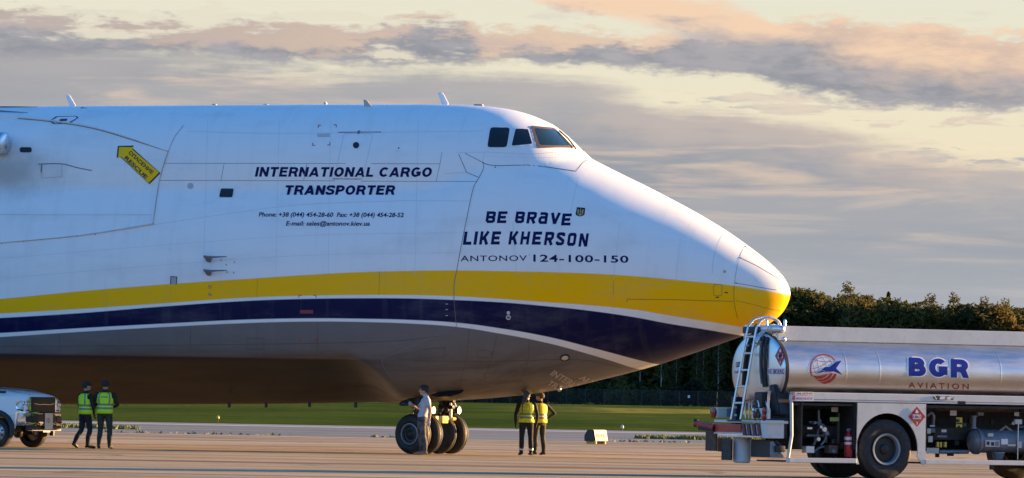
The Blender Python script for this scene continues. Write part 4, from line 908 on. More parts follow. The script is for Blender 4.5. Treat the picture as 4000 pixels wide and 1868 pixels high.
def leaf_cloud(rng, lobes, n, size, flat=0.75):
    """leaf clumps through the outer part of the lobes (centre, radii)"""
    vs, fs = [], []; wts = [l[1][0] * l[1][1] + l[1][0] * l[1][2] for l in lobes]
    for _ in range(n):
        c, r = rng.choices(lobes, wts)[0]; d = Vector((rng.gauss(0, 1), rng.gauss(0, 1), rng.gauss(0, 1))).normalized()
        rad = rng.uniform(0.62, 1.0) ** 0.6 * rng.choice((1, 1, 1, 1.1)); p = Vector((c[0] + d.x * r[0] * rad, c[1] + d.y * r[1] * rad, c[2] + d.z * r[2] * rad))
        if p.z < 0.15: continue
        nrm = (d + Vector((rng.gauss(0, .6), rng.gauss(0, .6), rng.gauss(0, .6)))).normalized(); u = nrm.orthogonal().normalized(); w = nrm.cross(u); a = rng.uniform(0, 6.28)
        u, w = u * math.cos(a) + w * math.sin(a), w * math.cos(a) - u * math.sin(a); s_ = size * rng.uniform(0.55, 1.3); b_ = len(vs)
        vs += [p - u * s_, p + w * s_ * flat * .55 + nrm * s_ * .15, p + u * s_, p - w * s_ * flat * .55 + nrm * s_ * .1]; fs += [(b_, b_ + 1, b_ + 2, b_ + 3)]
    return vs, fs
def tree_meshes(seed, kind):
    """unit tree of real size ~18 m: (trunk mesh, crown mesh, height)"""
    rng = random.Random(seed); tr = MB(); lobes = []
    if kind == 'broad':
        H = 17.0; tr.tube([(0, 0, -0.3), (0.1, 0, 4), (rng.uniform(-.3, .3), 0, 9), (rng.uniform(-.5, .5), 0, 15)], [0.38, 0.30, 0.2, 0.05], 8)
        for k in range(24):
            z = 1.6 + 13.6 * (k / 23) ** 0.9; sp = 3.6 * (1 - ((z - 7.5) / 12.0) ** 2) * rng.uniform(0.55, 1.1); a = k * 2.4 + rng.uniform(-.5, .5)
            c = (sp * math.cos(a) * .8, sp * math.sin(a) * .8, z); r_ = rng.uniform(1.5, 2.4) * (0.95 if z > 12 else 1); lobes.append((c, (r_, r_, r_ * rng.uniform(.75, 1.0))))
            if k % 2 == 0: tr.tube([(0, 0, z - 1.8), ((c[0]) * .5, c[1] * .5, z - .7), c], [0.12, 0.08, 0.03], 5)
        vs, fs = leaf_cloud(rng, lobes, 6500, 0.46)
        # bare-ish sprays sticking out of the top
        for k in range(5):
            a = rng.uniform(0, 6.28); r_ = rng.uniform(0, 2.2); p0 = Vector((r_ * math.cos(a), r_ * math.sin(a), 16.0)); p1 = p0 + Vector((rng.uniform(-.5, .5), rng.uniform(-.5, .5), rng.uniform(0.3, 1.0))); tr.tube([p0, p1], [0.03, 0.012], 4)
            v2, f2 = leaf_cloud(rng, [((p1.x, p1.y, p1.z - .4), (0.32, 0.32, 0.7))], 22, 0.22); b_ = len(vs); vs += v2; fs += [tuple(b_ + i for i in f) for f in f2]
    elif kind == 'spire':
        H = 18.0; tr.tube([(0, 0, -0.3), (0, 0, 9), (0, 0, 17.6)], [0.28, 0.17, 0.03], 7); vs, fs = [], []
        for k in range(46):
            z = 1.2 + 16.3 * k / 45; R_ = (2.7 * (1 - z / 18.2) + 0.25) * rng.uniform(.75, 1.15)
            for q in range(5):
                a = q * 1.257 + k * 0.9 + rng.uniform(-.3, .3); e = Vector((R_ * math.cos(a), R_ * math.sin(a), z - R_ * 0.25))
                if k % 3 == 0: tr.tube([(0, 0, z), e], [0.04, 0.015], 4)
                v2, f2 = leaf_cloud(rng, [((e.x * .6, e.y * .6, z - R_ * .15), (R_ * .42 + .1, R_ * .42 + .1, 0.26))], 17, 0.30); b_ = len(vs); vs += v2; fs += [tuple(b_ + i for i in f) for f in f2]
    else:                                               # thin birch with an open crown
        H = 18.0; tr.tube([(0, 0, -0.3), (0.2, 0.1, 6), (-0.1, 0, 12), (0.15, 0, 17.5)], [0.17, 0.14, 0.09, 0.02], 7); vs, fs = [], []
        for k in range(30):
            z = 6 + 11.4 * k / 29; a = k * 2.4; R_ = 1.9 * (1 - ((z - 9.5) / 9.0) ** 2) * rng.uniform(.6, 1.1); e = Vector((R_ * math.cos(a), R_ * math.sin(a), z + 0.8)); tr.tube([(0, 0, z), e], [0.035, 0.01], 4)
            v2, f2 = leaf_cloud(rng, [((e.x * .8, e.y * .8, e.z), (0.75, 0.75, 0.6))], 44, 0.25); b_ = len(vs); vs += v2; fs += [tuple(b_ + i for i in f) for f in f2]
    cr = MB(); cr.add(vs, fs)
    return tr, cr, H
topline = interp([(900, 735), (1200, 733), (1500, 728), (1800, 722), (1993, 722), (2023, 716), (2045, 720), (2078, 744), (2095, 742), (2115, 726), (2166, 719), (2202, 726), (2225, 742), (2266, 752), (2297, 745), (2313, 740), (2340, 748), (2368, 746), (2415, 748), (2451, 757), (2487, 766), (2518, 759), (2553, 759), (2640, 768), (2900, 775)])
rng = random.Random(11)
protos = {}
for nm, kind, leaf, bark in [('oak', 'broad', M_leafA, M_bark), ('oak2', 'broad', M_leafB, M_bark), ('maple', 'broad', M_leafC, M_bark), ('alder', 'broad', M_leafB, M_bark), ('spruce', 'spire', M_leafD, M_bark), ('birch', 'birch', M_leafB, M_birch)]:
    tr, cr, H = tree_meshes(sum(map(ord, nm)), kind); protos[nm] = (tr.mesh('trunk', bark, 60), cr.mesh('crown', leaf), H)
LOOK = {'oak': ('broadleaf_tree', 'dark green broad-crowned tree'), 'oak2': ('broadleaf_tree', 'olive green broad-crowned tree'), 'maple': ('broadleaf_tree', 'russet autumn tree'), 'alder': ('broadleaf_tree', 'yellowish olive bushy tree'),
        'spruce': ('spruce_tree', 'dark narrow pointed spruce'), 'birch': ('birch_tree', 'thin pale-stemmed birch with open crown')}
placed = []
def plant(nm, px_, Y, h):
    tr, cr, H = protos[nm]; g = gz(0, min(Y, GRASS_FAR)); p = at_depth(px_ * K, 1551, Y)
    marks = [(1120, 'just right of the nose wheels'), (1250, 'left of the two yellow-vested men'), (1360, 'above the two yellow-vested men'), (1450, 'under the chin, right of the vested pair'), (1530, 'above the lit sign box'), (1600, 'right of the lit sign box'),
             (1680, 'left of the fence notice plate'), (1740, 'above the fence notice plate'), (1800, 'left of the tanker bumper'), (1870, 'beside the tanker ladder'), (1930, 'behind the tanker ladder hoops'), (1990, 'behind the yellow nose tip'), (2040, 'just right of the nose tip'),
             (2090, 'above the globe emblem of the tanker'), (2140, 'right of the globe emblem'), (2190, 'midway between globe emblem and blue letters'), (2240, 'left of the blue letters'), (2290, 'above the first blue letter'), (2340, 'above the middle blue letter'),
             (2390, 'above the last blue letter'), (2440, 'right of the blue letters'), (2490, 'well right of the blue letters'), (2540, 'near the right edge of the picture'), (9999, 'at the right edge of the picture')]
    mk = next(t_ for x_, t_ in marks if px_ < x_); row = 'front ' if Y < 945 else ('' if Y < 970 else 'rear ')
    o = thing(LOOK[nm][0], row + LOOK[nm][1] + ', ' + mk, 'tree', (p.x, Y, g), rng.uniform(0, 6.28), 'trees along the far field edge')
    s_ = h / H * 1.0; w_ = s_ * rng.uniform(1.05, 1.4) if nm not in ('birch', 'spruce') else s_ * (0.6 if nm == 'spruce' else 1)
    o.scale = (w_, w_, s_)
    ob('trunk', tr, None, o); ob('crown', cr, None, o); placed.append(o); return o
def top_h(px_, Y):
    hor = 999 + 0.018 * (px_ - 1288); return 1.6 + (hor - float(topline(px_))) / 14500.0 * Y - gz(0, GRASS_FAR)
seq = ['oak', 'oak2', 'oak', 'maple', 'alder', 'oak2', 'maple', 'oak', 'alder', 'oak2']
k = 0; px_ = 1020
while px_ < 2660:                                        # front row: makes the outline against the sky
    nm = seq[k % len(seq)]
    if px_ > 1960 and k % 6 == 5: nm = 'alder'
    plant(nm, px_, rng.uniform(948, 966), top_h(px_, 957) * rng.choice((rng.uniform(0.95, 1.02), rng.uniform(.86, .96)))); px_ += rng.uniform(38, 56); k += 1
px_ = 1045
while px_ < 2660:
    plant(seq[(k * 3 + 1) % len(seq)], px_, rng.uniform(975, 990), top_h(px_, 982) * rng.uniform(0.9, 1.0)); px_ += rng.uniform(62, 84); k += 1
for px_, f_ in [(2130, 1.0), (2231, 1.055), (2397, 1.0), (2474, 1.02), (2524, 1.0), (2336, 1.0)]: plant('spruce' if f_ > 1.04 else 'birch', px_, rng.uniform(952, 972), top_h(px_, 960) * f_)
for px_ in (1418, 1560, 1662, 1752, 1768, 1806, 1490, 1610, 1700): plant('birch', px_, rng.uniform(934, 941), rng.uniform(9.5, 14))
# low scrub in front of the trunks, each bush its own
sh_ = []
for sd in range(3):
    r2 = random.Random(70 + sd); lb = [((r2.uniform(-1.5, 1.5), r2.uniform(-.8, .8), r2.uniform(.5, 1.9)), (r2.uniform(.8, 1.4),) * 2 + (r2.uniform(.7, 1.1),)) for _ in range(7)]
    v2, f2 = leaf_cloud(r2, lb, 900, 0.3); cr = MB().add(v2, f2); st = MB()
    for q in range(5): st.tube([(0, 0, -.2), (r2.uniform(-1.2, 1.2), r2.uniform(-.6, .6), 1.8)], [0.05, 0.02], 4)
    sh_.append((cr.mesh('foliage', (M_leafA, M_leafB, M_leafD)[sd]), st.mesh('stems', M_bark)))
px_ = 1030; k = 0
BM = [(1150, 'behind the nose wheels'), (1260, 'left of the two vested men'), (1380, 'behind the two vested men'), (1480, 'left of the lit sign box'), (1580, 'above the lit sign box'), (1680, 'right of the lit sign box'), (1780, 'by the fence notice plate'), (1880, 'beside the tanker bumper'),
      (2010, 'behind the tanker end'), (2130, 'behind the tank emblem'), (2260, 'behind the tank middle'), (2390, 'behind the blue letters'), (2510, 'right of the blue letters'), (9999, 'at the far right')]
while px_ < 2640:
    p = at_depth(px_ * K, 1551, 931.0); c_, s_ = sh_[k % 3]
    o = thing('bush', ('dark green low bush', 'olive low bush', 'blackish low bush')[k % 3] + ' behind the wire fence, ' + next(t_ for x_, t_ in BM if px_ < x_), 'bush', (p.x, rng.uniform(927, 938), gz(0, 920)), rng.uniform(0, 6.28), 'bushes behind the wire fence')
    q = rng.uniform(0.9, 1.5); o.scale = (q * 1.2, q * 1.2, q * 1.25); ob('foliage', c_, None, o); ob('stems', s_, None, o); px_ += rng.uniform(34, 48); k += 1
# the wood behind reads as one mass
r2 = random.Random(5); lb = []
xl_, xr_ = at_depth(860 * K, 1551, 1010).x, at_depth(2760 * K, 1551, 1010).x
for q in range(150):
    x_ = r2.uniform(xl_, xr_); pxq = 1288 + x_ / 1010 * 14500; hq = top_h(pxq, 1010) * r2.uniform(.35, .92); lb.append(((x_, r2.uniform(1000, 1030), hq - 2), (3.4, 3, 2.6)))
    lb.append(((x_, r2.uniform(1000, 1020), hq * .45), (3.8, 3, 3.6)))
v2, f2 = leaf_cloud(r2, lb, 26000, 0.75); tag(ob('distant_wood', MB().add(v2, f2), M_leafA), kind='stuff')

# chain-link fence
fe = thing('chain_link_fence', 'long dark chain-link fence on thin posts along the trees', 'fence', (0, 921.0, 0))
M_post = mat('fence_post_grey', (0.055, 0.055, 0.052), 0.7)
m = bpy.data.materials.new('chain_link_wire'); m.use_nodes = True; t = NT(m.node_tree); b = t.n['Principled BSDF']; b.inputs['Base Color'].default_value = (0.05, 0.05, 0.048, 1); b.inputs['Roughness'].default_value = 0.5
x, y, z = t.sep(t.new('ShaderNodeTexCoord').outputs['Object'])
d1 = t.m('ABSOLUTE', t.m('SUBTRACT', t.m('FRACT', t.m('MULTIPLY', t.m('ADD', x, z), 14.0)), 0.5)); d2 = t.m('ABSOLUTE', t.m('SUBTRACT', t.m('FRACT', t.m('MULTIPLY', t.m('SUBTRACT', x, z), 14.0)), 0.5))
t.put(b.inputs['Alpha'], t.m('MAXIMUM', t.m('GREATER_THAN', d1, 0.44), t.m('GREATER_THAN', d2, 0.44))); M_wire = m
z0 = gz(0, 920); pm = MB().tube([(0, 0, -0.3), (0, 0, 2.45)], 0.05, 8).mesh('post', M_post, 40)
xl_ = at_depth(1000 * K, 1551, 921).x; xr_ = at_depth(2700 * K, 1551, 921).x; n_ = int((xr_ - xl_) / 3.0)
for i in range(n_ + 1):
    o = ob('post', pm, None, fe); o.location = (xl_ + 3.0 * i, 0, z0)
    if i < n_:
        w_ = ob('wire_panel', MB().add([(0, 0, 0.05), (3.0, 0, 0.05), (3.0, 0, 2.4), (0, 0, 2.4)], [(0, 1, 2, 3)]).mesh('wire_panel', M_wire) if i == 0 else wmesh, None, fe); wmesh = w_.data; w_.location = (xl_ + 3.0 * i, 0.03, z0)
ob('top_rail', MB().tube([(xl_, 0, z0 + 2.42), (xr_, 0, z0 + 2.42)], 0.03, 6), M_post, fe, 40)
p = at_depth(1733 * K, 998 * K, 920.8); ob('notice_plate', MB().bbox((p.x, -0.07, p.z), (0.34, 0.03, 0.42), 0.01), M_whitep, fe)

# ================================================================== SMALL THINGS ON THE FIELD
def ground_px(dx_, dy_):
    d = ray(dx_ * K, dy_ * K); t_ = -EYE.z / d.z; return EYE + d * t_
# lit guidance sign box
g = ground_px(1502, 1117); sg = thing('guidance_sign', 'small orange-faced airfield guidance sign box lying low on the asphalt', 'sign', g, R(-41))
M_sface = mat('sign_face', (0.78, 0.62, 0.42), 0.5, vary=0.15, vscale=6); M_sblack = mat('sign_black', (0.012, 0.012, 0.012), 0.5)
cs_ = MB(); cs_.prism([(-0.30, 0.10), (0.20, 0.10), (0.12, 0.50), (-0.16, 0.50), (-0.30, 0.30)], (0, 0.36, 0), (1, 0, 0), (0, 0, 1), (0, -0.72, 0)); ob('housing', cs_, M_sblack, sg, bevel=0.015)
fc = MB(); fc.prism([(0.204, 0.12), (0.124, 0.48), (0.134, 0.48), (0.214, 0.12)], (0, 0.33, 0), (1, 0, 0), (0, 0, 1), (0, -0.66, 0)); ob('face', fc, M_sface, sg)
M_sleg = mat('sign_lettering', (0.55, 0.33, 0.05), 0.5)
for i, (a, w_) in enumerate([(-0.2, .07), (-0.08, .09), (0.06, .05), (0.17, .08)]): q = MB(); q.box((0.185, a, 0.29), (0.012, w_, 0.14), Matrix.Rotation(-0.2, 3, 'Y')); ob('character_bar', q, M_sleg, sg)
for s_ in (-0.25, 0.25): ob('foot', MB().bbox((-0.05, s_, 0.05), (0.45, 0.06, 0.10), 0.01), M_sleg, sg)
M_lampy = mat('lamp_yellow', (0.60, 0.42, 0.04), 0.4); M_lampw = mat('lamp_white', (0.42, 0.40, 0.36), 0.4)
for (px_, py_, mm, lab) in [(548, 1061, M_lampy, 'small yellow edge light in the grass under the belly'), (1565, 1085, M_lampw, 'small pale edge light in the grass beyond the guidance sign')]:
    g = ground_px(px_, py_); g.z = gz(g.x, g.y) if g.y > TAXI_FAR else 0.0; el_ = thing('edge_light', lab, 'edge light', g)
    ob('stem', MB().tube([(0, 0, -0.05), (0, 0, 0.16)], 0.025, 8), M_post, el_, 40); ob('lamp_head', MB().lathe([(0.14, 0.04), (0.15, 0.075), (0.24, 0.08), (0.30, 0.05), (0.32, 0.001)], (0, 0, 0), (0, 0, 1), 14), mm, el_, 50)
# weeds along the pavement joints
def weeds(name, spots, m, seed, h):
    r2 = random.Random(seed); vs, fs = [], []
    for (xa, xb, y0, dy_, n) in spots:
        for _ in range(n):
            x_ = r2.uniform(xa, xb); y_ = y0 + r2.gauss(0, dy_); hh_ = h * r2.uniform(.35, 1.2); w_ = r2.uniform(.03, .09); a = r2.uniform(0, 3.14); b_ = len(vs)
            vs += [(x_ - w_ * math.cos(a), y_ - w_ * math.sin(a), 0), (x_ + w_ * math.cos(a), y_ + w_ * math.sin(a), 0), (x_ + r2.uniform(-.1, .1), y_ + r2.uniform(-.1, .1), hh_)]; fs.append((b_, b_ + 1, b_ + 2))
    return tag(ob(name, MB().add(vs, fs), m), kind='stuff')
M_weed = mat('dry_weeds', (0.17, 0.17, 0.035), 0.9, vary=0.4, vscale=1.2)
gl = ground_px(1790, 1107); g2_ = ground_px(1600, 1104); g3_ = ground_px(300, 1078); g4_ = ground_px(130, 1076)
weeds('joint_weeds', [(gl.x - 1.2, gl.x + 12, gl.y, 0.7, 4200), (g2_.x, gl.x, gl.y, 0.4, 500), (g4_.x, g3_.x - .6, g3_.y, 0.8, 900), (g3_.x - .6, g3_.x + 1.0, g3_.y - 3, 0.5, 200)], M_weed, 8, 0.17)
ga_ = ground_px(1000, 1101); weeds('joint_tufts', [(ga_.x - 11, ga_.x - 4, ga_.y, 0.5, 60), (ga_.x - 1, ga_.x + 2, ga_.y, 0.3, 25), (ga_.x + 7, ga_.x + 11, ga_.y, 0.5, 45)], mat('dry_grass_tufts', (0.24, 0.20, 0.10), 0.9, vary=0.3), 9, 0.10)

# ================================================================== THE FUEL TANKER
TH = R(26.0)
TF = Vector((math.cos(TH), math.sin(TH), 0)); TL = Vector((-math.sin(TH), math.cos(TH), 0))
gw = at_depth(2208 * K, 1204 * K, 122.3); gw.z = 0.0
TO = gw + TL * 1.20
tanker = thing('fuel_tanker', 'silver aviation refuelling tanker with rear ladder parked under the aircraft nose', 'tanker truck', TO, TH)
def tl_(p): d = p - TO; return Vector((d.dot(TF), d.dot(TL), d.z))
TEYE = tl_(EYE)
def tray(dx_, dy_): d = ray(dx_ * K, dy_ * K); return Vector((d.dot(TF), d.dot(TL), d.z))
def ty(p, y): d = tray(*p); t_ = (y - TEYE.y) / d.y; return TEYE + d * t_            # display pixel -> plane y = const
def tx(p, x): d = tray(*p); t_ = (x - TEYE.x) / d.x; return TEYE + d * t_            # -> plane x = const
cT = crop(2650, 1150, .5967); cV = crop(2700, 1500, .3058); cW = crop(2700, 1200, .24938); cX = crop(3150, 1300, .4722); cY = crop(3550, 1300, .4722); cU = crop(3250, 1050, .68)
SIDE = -1.24
# materials
def metal(name, base, r0, r1, along, bump=0.10):
    m = bpy.data.materials.new(name); m.use_nodes = True; t = NT(m.node_tree); b = t.n['Principled BSDF']; b.inputs['Metallic'].default_value = 1.0
    x, y, z = t.sep(t.new('ShaderNodeTexCoord').outputs['Object'])
    v = t.comb(t.m('MULTIPLY', x, along[0]), t.m('MULTIPLY', y, along[1]), t.m('MULTIPLY', z, along[2])); n = t.noise(v, 1.0, 6.0, 0.65); n2 = t.noise(t.comb(x, y, z), 1.3, 6.0, 0.6)
    t.put(b.inputs['Base Color'], t.mix(t.mapr(n2, 0.3, 0.7), tuple(c * 0.86 for c in base), base)); t.put(b.inputs['Roughness'], t.mapr(n, 0.3, 0.7, r0, r1))
    bp = t.new('ShaderNodeBump'); bp.inputs['Strength'].default_value = bump; bp.inputs['Distance'].default_value = 0.004
    t.put(bp.inputs['Height'], t.m('ADD', n, t.m('MULTIPLY', n2, 1.6))); t.l.new(bp.outputs[0], b.inputs['Normal']); return m
M_tank = metal('brushed_tank', (0.58, 0.58, 0.575), 0.33, 0.46, (1.2, 9, 9)); M_cap = metal('polished_tank_end', (0.74, 0.75, 0.74), 0.34, 0.42, (0.6, 0.6, 0.6), 0.03)
M_tw = mat('tanker_white', (0.60, 0.60, 0.55), 0.45, vary=0.06, vscale=2.0, dirt=((0.30, 0.27, 0.23), 0.35))
M_tpipe = mat('ladder_aluminium', (0.66, 0.66, 0.66), 0.35, 0.85)
M_tblack = mat('rubber_black', (0.012, 0.012, 0.012), 0.55); M_tdark = mat('chassis_dark', (0.018, 0.018, 0.019), 0.6, vary=0.4, vscale=5)
M_tgrey = mat('equipment_grey', (0.16, 0.18, 0.21), 0.45, 0.2, vary=0.2, vscale=6); M_tred = mat('panel_red', (0.40, 0.025, 0.02), 0.45, vary=0.2, vscale=4)
M_signw = mat('sign_white', (0.72, 0.70, 0.70), 0.5); M_signr = mat('sign_red', (0.38, 0.02, 0.025), 0.45); M_blue = mat('emblem_blue', (0.004, 0.030, 0.26), 0.5, spec=0.1); M_lred = mat('emblem_red', (0.42, 0.03, 0.03), 0.4)
M_wire_ = mat('emblem_grey_lines', (0.22, 0.24, 0.30), 0.5); M_tlight = mat('tail_lamp_red', (0.22, 0.008, 0.01), 0.2); M_maroon = mat('stripe_maroon', (0.09, 0.008, 0.02), 0.5)
M_tyretr = mat('truck_tyre', (0.016, 0.016, 0.016), 0.7, vary=0.3, vscale=8, bump=0.3, bscale=50, dirt=((0.06, 0.05, 0.045), 0.6)); M_trim = mat('truck_rim_blue_grey', (0.20, 0.24, 0.28), 0.4, 0.3, vary=0.25)
M_flap = mat('mudflap_brown', (0.045, 0.036, 0.028), 0.75, vary=0.3)

# tank: rounded oval barrel with a dished rear end
ZC, HZ_, HY, XR = 2.26, 0.80, 1.20, -2.22
def oval(k, sy=1.0, sz=1.0, n=2.05):
    out = []
    for i in range(k):
        a = 2 * math.pi * i / k; c_, s_ = math.cos(a), math.sin(a); out.append((sy * HY * math.copysign(abs(c_) ** (2 / n), c_), ZC + sz * HZ_ * math.copysign(abs(s_) ** (2 / n), s_)))
    return out
def loft(rings): n = len(rings[0]); v = [p for r_ in rings for p in r_]; return v, [(i * n + j, i * n + (j + 1) % n, (i + 1) * n + (j + 1) % n, (i + 1) * n + j) for i in range(len(rings) - 1) for j in range(n)]
NO = 72
tv, tf_ = loft([[(x_, y_, z_) for y_, z_ in oval(NO)] for x_ in np.linspace(XR, 6.3, 22)])
ob('tank_barrel', MB().add(tv, tf_ + [tuple(range(21 * NO, 22 * NO))]), M_tank, tanker, 40)
capr = [(0.0, 1.0), (-0.03, 0.995), (-0.055, 0.97), (-0.08, 0.92), (-0.105, 0.82), (-0.125, 0.68), (-0.142, 0.48), (-0.15, 0.25), (-0.152, 0.02)]
cv, cf = loft([[(XR + dx_, y_, z_) for y_, z_ in oval(NO, s_, s_)] for dx_, s_ in capr]); cf.append(tuple(range((len(capr) - 1) * NO, len(capr) * NO)))
ob('tank_end', MB().add(cv, cf), M_cap, tanker, 60)
rv, rf_ = loft([[(XR + dx_, y_, z_) for y_, z_ in oval(NO, s_, s_)] for dx_, s_ in ((0.03, 1.001), (0.03, 1.016), (-0.035, 1.016), (-0.035, 0.99))]); ob('end_rim', MB().add(rv, rf_), M_tdark, tanker, 30)
for xs__ in (-0.80, 0.02, 1.45, 3.0): rv, rf_ = loft([[(xs__ + dx_, y_, z_) for y_, z_ in oval(NO, s_, s_)] for dx_, s_ in ((-0.02, 1.0), (-0.008, 1.0012), (0.008, 1.0012), (0.02, 1.0))]); ob('tank_weld', MB().add(rv, rf_), M_tank, tanker, 60)
# roof coaming boxes
for y_, nm in ((-0.74, 'roof_coaming'), (0.74, 'roof_coaming')):
    zt_ = ty((2270, 828), y_).z; mb = MB(); mb.bbox((2.02, y_, zt_ - 0.15), (8.5, 0.05, 0.31), 0.012); ob(nm, mb, M_tw, tanker)
mb = MB(); mb.box((2.1, 0, 3.02), (8.3, 1.44, 0.03)); ob('roof_walkway', mb, M_tgrey, tanker)
# side rail and body
zr1, zr0 = ty((2208, 990), SIDE).z, ty((2208, 1013), SIDE).z
XB = ty((1990, 1000), SIDE).x
mb = MB(); mb.bbox(((XB + 6.4) / 2, SIDE + 0.05, (zr1 + zr0) / 2), (6.4 - XB, 0.10, zr1 - zr0), 0.018); rail_ = ob('side_rail', mb, M_tw, tanker)
mb = MB(); mb.bbox(((XB + 6.4) / 2, SIDE + 0.05, zr0 + 0.045), (6.38 - XB, 0.106, 0.015), 0.004); ob('rail_lip', mb, M_tgrey, tanker)
mb = MB(); mb.bbox(((XB + 6.4) / 2, -SIDE - 0.05, (zr1 + zr0) / 2), (6.4 - XB, 0.10, zr1 - zr0), 0.018); ob('side_rail', mb, M_tw, tanker)
zs1, zs0 = ty((2330, 1156), SIDE).z, ty((2330, 1168), SIDE).z
xw0, xw1 = ty((2157, 1080), SIDE).x, ty((2329, 1080), SIDE).x
for a, b_ in ((XB - 0.02, xw0 - 0.005), (xw1 + 0.005, 6.4)): ob('bottom_sill', MB().bbox(((a + b_) / 2, SIDE + 0.05, (zs1 + zs0) / 2), (b_ - a, 0.12, zs1 - zs0), 0.012), M_tw, tanker)
p_a, p_b = ty((1989, 1012), SIDE), ty((1980, 1156), SIDE); mb = MB(); mb.tube([(XB + 0.03, SIDE + 0.04, zr0), (XB + 0.05, SIDE + 0.04, 0.9), (XB - 0.04, SIDE + 0.04, zs0)], 0.035, 10); ob('corner_strut', mb, M_tw, tanker, 40)
# wheel panel with its arch
RA = 0.765; wz = 0.635; pts_ = [(xw0, zr0 - 0.01), (xw0, zs0 - 0.02), (xw0 + 0.06, zs0 - 0.02)]
for i in range(25):
    a = math.pi * (1.06 - 1.12 * i / 24); pts_.append((0.20 + RA * math.cos(a) * 0.98, wz + RA * math.sin(a)))
pts_ += [(xw1 - 0.06, zs0 - 0.02), (xw1, zs0 - 0.02), (xw1, zr0 - 0.01)]; pts_ = [p for i, p in enumerate(pts_) if i < 3 or i > 27 or p[1] > zs0 - 0.02]
bm = bmesh.new(); fr = [bm.verts.new((x_, SIDE + 0.005, z_)) for x_, z_ in pts_]; f = bm.faces.new(fr); e = bmesh.ops.extrude_face_region(bm, geom=[f]); bmesh.ops.translate(bm, vec=(0, 0.03, 0), verts=[v for v in e['geom'] if isinstance(v, bmesh.types.BMVert)]); bmesh.ops.triangulate(bm, faces=bm.faces[:])
ob('wheel_panel', MB().bm(bm), M_tw, tanker)
wl = MB(); al_ = [(0.20 + RA * math.cos(math.pi * i / 20) * .98, wz + RA * math.sin(math.pi * i / 20)) for i in range(21)]
wl.add([(x_, SIDE + 0.04, z_) for x_, z_ in al_] + [(x_, SIDE + 0.75, z_) for x_, z_ in al_], [(i, i + 1, 22 + i, 21 + i) for i in range(20)]); ob('wheel_arch_liner', wl, M_tblack, tanker, 60)
# chassis
mb = MB(); mb.box((2.0, 0.42, 0.98), (8.6, 0.09, 0.26)); mb.box((2.0, -0.42, 0.98), (8.6, 0.09, 0.26)); mb.box((2.1, 0.0, 1.56), (8.3, 2.3, 0.05)); ob('chassis', mb, M_tdark, tanker)
mb = MB(); mb.box((2.2, 0.30, 1.16), (8.2, 0.03, 1.14)); ob('bay_back_wall', mb, M_tdark, tanker)
for x_ in (XB + 0.3, xw0 - 0.03, xw1 + 0.03): ob('bay_bulkhead', MB().box((x_, -0.46, 1.12), (0.03, 1.45, 1.0)), M_tdark, tanker)
for a, b_ in ((XB, xw0), (xw1, 6.4)): ob('bay_floor', MB().box(((a + b_) / 2, -0.45, zs0 + 0.02), (b_ - a - 0.02, 1.4, 0.03)), M_tdark, tanker)
# wheels
RT, WT = 0.565, 0.30
tp = [(-WT * .40, 0.30), (-WT * .5, 0.36), (-WT * .52, 0.44), (-WT * .47, 0.525), (-WT * .36, RT)]
for g_ in (-0.07, 0.0, 0.07): tp += [(g_ - .012, RT), (g_ - .01, RT - .015), (g_ + .01, RT - .015), (g_ + .012, RT)]
tp += [(WT * .36, RT), (WT * .47, 0.525), (WT * .52, 0.44), (WT * .5, 0.36), (WT * .40, 0.30)]
mty = MB().lathe(tp, (0, 0, 0), (0, 1, 0), 48).mesh('tyre', M_tyretr, 50)
mrm = MB().lathe([(-0.155, 0.305), (-0.165, 0.295), (-0.16, 0.262), (-0.12, 0.25), (-0.03, 0.235), (0.02, 0.22), (0.12, 0.28), (0.14, 0.30)], (0, 0, 0), (0, 1, 0), 40).mesh('rim', M_trim, 40)
hb_ = MB().lathe([(-0.11, 0.001), (-0.11, 0.07), (-0.09, 0.095), (-0.06, 0.10), (-0.05, 0.22), (-0.09, 0.25), (-0.02, 0.252)], (0, 0, 0), (0, 1, 0), 28)
for i in range(10): hb_.lathe([(-0.055, 0.001), (-0.055, 0.018), (-0.02, 0.018)], (0.165 * math.cos(i * .628), 0, 0.165 * math.sin(i * .628)), (0, 1, 0), 8)
mhb = hb_.mesh('hub', M_tblack, 40)
for x_, y_, fl in [(0.20, -1.05, 1), (0.20, -0.71, 1), (0.20, 1.05, -1), (0.20, 0.71, -1), (4.67, -1.02, 1), (4.67, 1.02, -1)]:
    w_ = ob('wheel', mty, None, tanker); w_.scale = (1.12, 1.0, 1.12); w_.location = (x_, y_, RT * 1.12); w_.rotation_euler = (0, 0, 0 if fl > 0 else math.pi); ob('rim', mrm, None, w_); ob('hub', mhb, None, w_)
for x_ in (0.20, 4.67): ob('axle', MB().tube([(x_, -1.0, RT * 1.12), (x_, 1.0, RT * 1.12)], 0.09, 12).lathe([(-0.2, 0.1), (-0.1, 0.2), (0.1, 0.2), (0.2, 0.1)], (x_, 0, RT * 1.12), (0, 1, 0), 14), M_tdark, tanker, 40)
# cab, beyond the right edge of the picture
mb = MB(); mb.bbox((7.35, 0, 1.75), (1.6, 2.4, 2.2), 0.10); ob('cab', mb, M_tw, tanker, 30); mb = MB(); mb.bbox((7.5, 0, 2.25), (1.0, 2.42, 0.75), 0.06); ob('cab_window', mb, M_glass, tanker)
for y_ in (-1.02, 1.02):
    w_ = ob('wheel', mty, None, tanker); w_.location = (7.3, y_, RT); w_.rotation_euler = (0, 0, 0 if y_ < 0 else math.pi); ob('rim', mrm, None, w_); ob('hub', mhb, None, w_)

